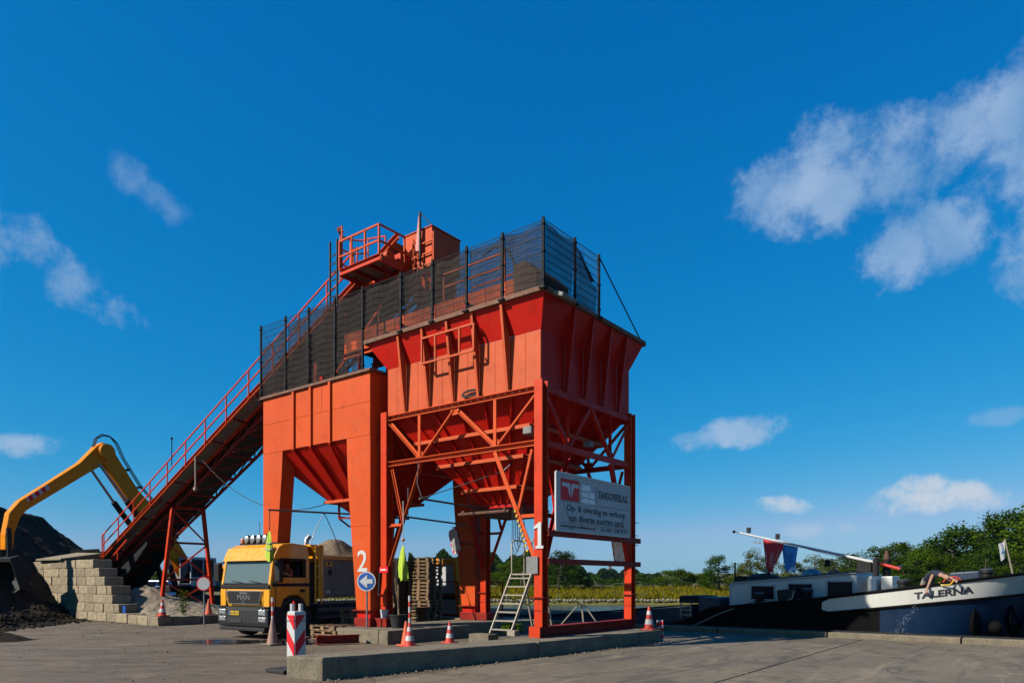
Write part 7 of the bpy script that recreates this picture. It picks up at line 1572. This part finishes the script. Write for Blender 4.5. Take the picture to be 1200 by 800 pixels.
mb = MB(); mb.hbeam((-2.55, 5.9, .14), (-1.45, 5.4, .14), .2, .24, .03); solo(mb, 'steel_beam', M['red_dark'], 'short rusty red steel beam lying in front of the plinth', 'beam', at=(-2, 5.6, 0))
mb = MB(); mb.hbeam((-2.75, 6.4, .09), (-2.1, 6.9, .09), .14, .16, .02); solo(mb, 'steel_beam', M['rust'], 'brown steel section lying beside the truck wheel', 'beam', at=(-2.4, 6.6, 0))
def post():
    p = thing('steel_post', 'thin red steel post on a rusty foot before the truck side', 'post', (-2.75, 6.65, 0)); mb = MB(); mb.beam((-2.75, 6.65, .05), (-2.75, 6.65, 1.22), .07, .07); mb.build('upright', M['red'], p); mb = MB(); mb.box(-3.0, -2.45, 6.45, 6.9, 0, .08); mb.box(-2.9, -2.65, 6.55, 6.75, .08, .35); mb.build('foot', M['rust'], p, bevel=.01)
post()
def easel():
    e = thing('wooden_tripod', 'small wooden tripod of three laths behind the sign plinth', 'tripod', (4.6, 1.7, 0)); top = Vector((4.6, 1.7, 1.15))
    for q in ((4.2, 2.6, 0), (4.9, 1.75, 0), (4.9, .9, 0)): mb = MB(); mb.beam(top, q, .05, .035); mb.build('lath', M['wood_pale'], e)
easel()
def weeds():
    rnd = random.Random(14)
    for (a, b, z, h, label) in ((.35, 18.9, .34, 1.05, 'green weed bush beside the no-entry sign'), (.35, 1.25, .36, .28, 'tuft of green weeds at the foot of the step ladder')):
        w = thing('weed', label, 'plant', (a, b, z), group='weeds'); mb = MB()
        for k in range(7): mb.path([(a, b, z), (a + rnd.uniform(-.1, .1), b + rnd.uniform(-.1, .1), z + h * .5), (a + rnd.uniform(-.2, .2), b + rnd.uniform(-.2, .2), z + h * rnd.uniform(.7, 1))], .008, 4)
        mb.build('stem', M['green'], w); mb = MB()
        for k in range(260):
            p = Vector((a + rnd.gauss(0, .13), b + rnd.gauss(0, .13), z + h * rnd.uniform(.1, 1))); s = rnd.uniform(.03, .08); u1 = Vector((rnd.gauss(0, 1), rnd.gauss(0, 1), rnd.gauss(0, 1))).normalized(); u2 = u1.cross(Vector((rnd.gauss(0, 1), rnd.gauss(0, 1), 1))).normalized()
            mb.add([p - u1 * s, p + u2 * s * .4, p + u1 * s, p - u2 * s * .4], [(0, 1, 2, 3)])
        mb.build('leaves', M['leaf'], w, kind='stuff')
weeds()
def bird():
    d = thing('bird', 'small dark bird perched on the guard hoop above the platform', 'bird', (.3, 8.45, 13.36)); a, b, z = .35, 8.5, 13.36
    mb = MB(); v = []
    prof = [(-.2, .01, .02), (-.12, .03, .06), (-.04, .065, .1), (.05, .075, .15), (.11, .05, .2), (.15, .04, .235), (.18, .045, .26), (.21, .03, .265), (.225, .012, .26), (.27, .004, .255)]
    n = 10
    for (x, r, zz) in prof:
        for i in range(n): t = 2 * math.pi * i / n; v.append((a + r * math.cos(t) * .9, b + x, z + zz + r * math.sin(t)))
    m = len(prof); mb.add(v, [(j * n + i, j * n + (i + 1) % n, (j + 1) * n + (i + 1) % n, (j + 1) * n + i) for j in range(m - 1) for i in range(n)] + [tuple(range(n)), tuple(range((m - 1) * n, m * n))]); mb.build('body', M['feather'], d, smooth=1)
    for s in (-1, 1):
        mb = MB(); mb.slab([(a + s * .068, b + .09, z + .19), (a + s * .075, b - .05, z + .13), (a + s * .05, b - .24, z + .03), (a + s * .07, b - .03, z + .08)], .01); mb.build('wing', M['feather'], d)
        mb = MB(); mb.tube((a + s * .025, b + .02, z + .09), (a + s * .025, b + .02, z + .0), .006, 5); mb.build('leg', M['feather'], d)
bird()

# ------------------------------------------------------------------ air
def haze():
    mb = MB(); mb.box(-1600, 2700, -1000, 2700, -4.6, 24.5)
    m = bpy.data.materials.new('air'); m.use_nodes = True; N = m.node_tree.nodes; N.remove(N['Principled BSDF'])
    pv = N.new('ShaderNodeVolumePrincipled'); pv.inputs['Color'].default_value = (.5, .75, 1, 1); pv.inputs['Density'].default_value = .00006; pv.inputs['Anisotropy'].default_value = .2
    m.node_tree.links.new(pv.outputs[0], N['Material Output'].inputs['Volume'])
    o = mb.build('haze', m, None); tag(o, 'thin blue haze over the whole landscape', 'haze', kind='stuff')
haze()
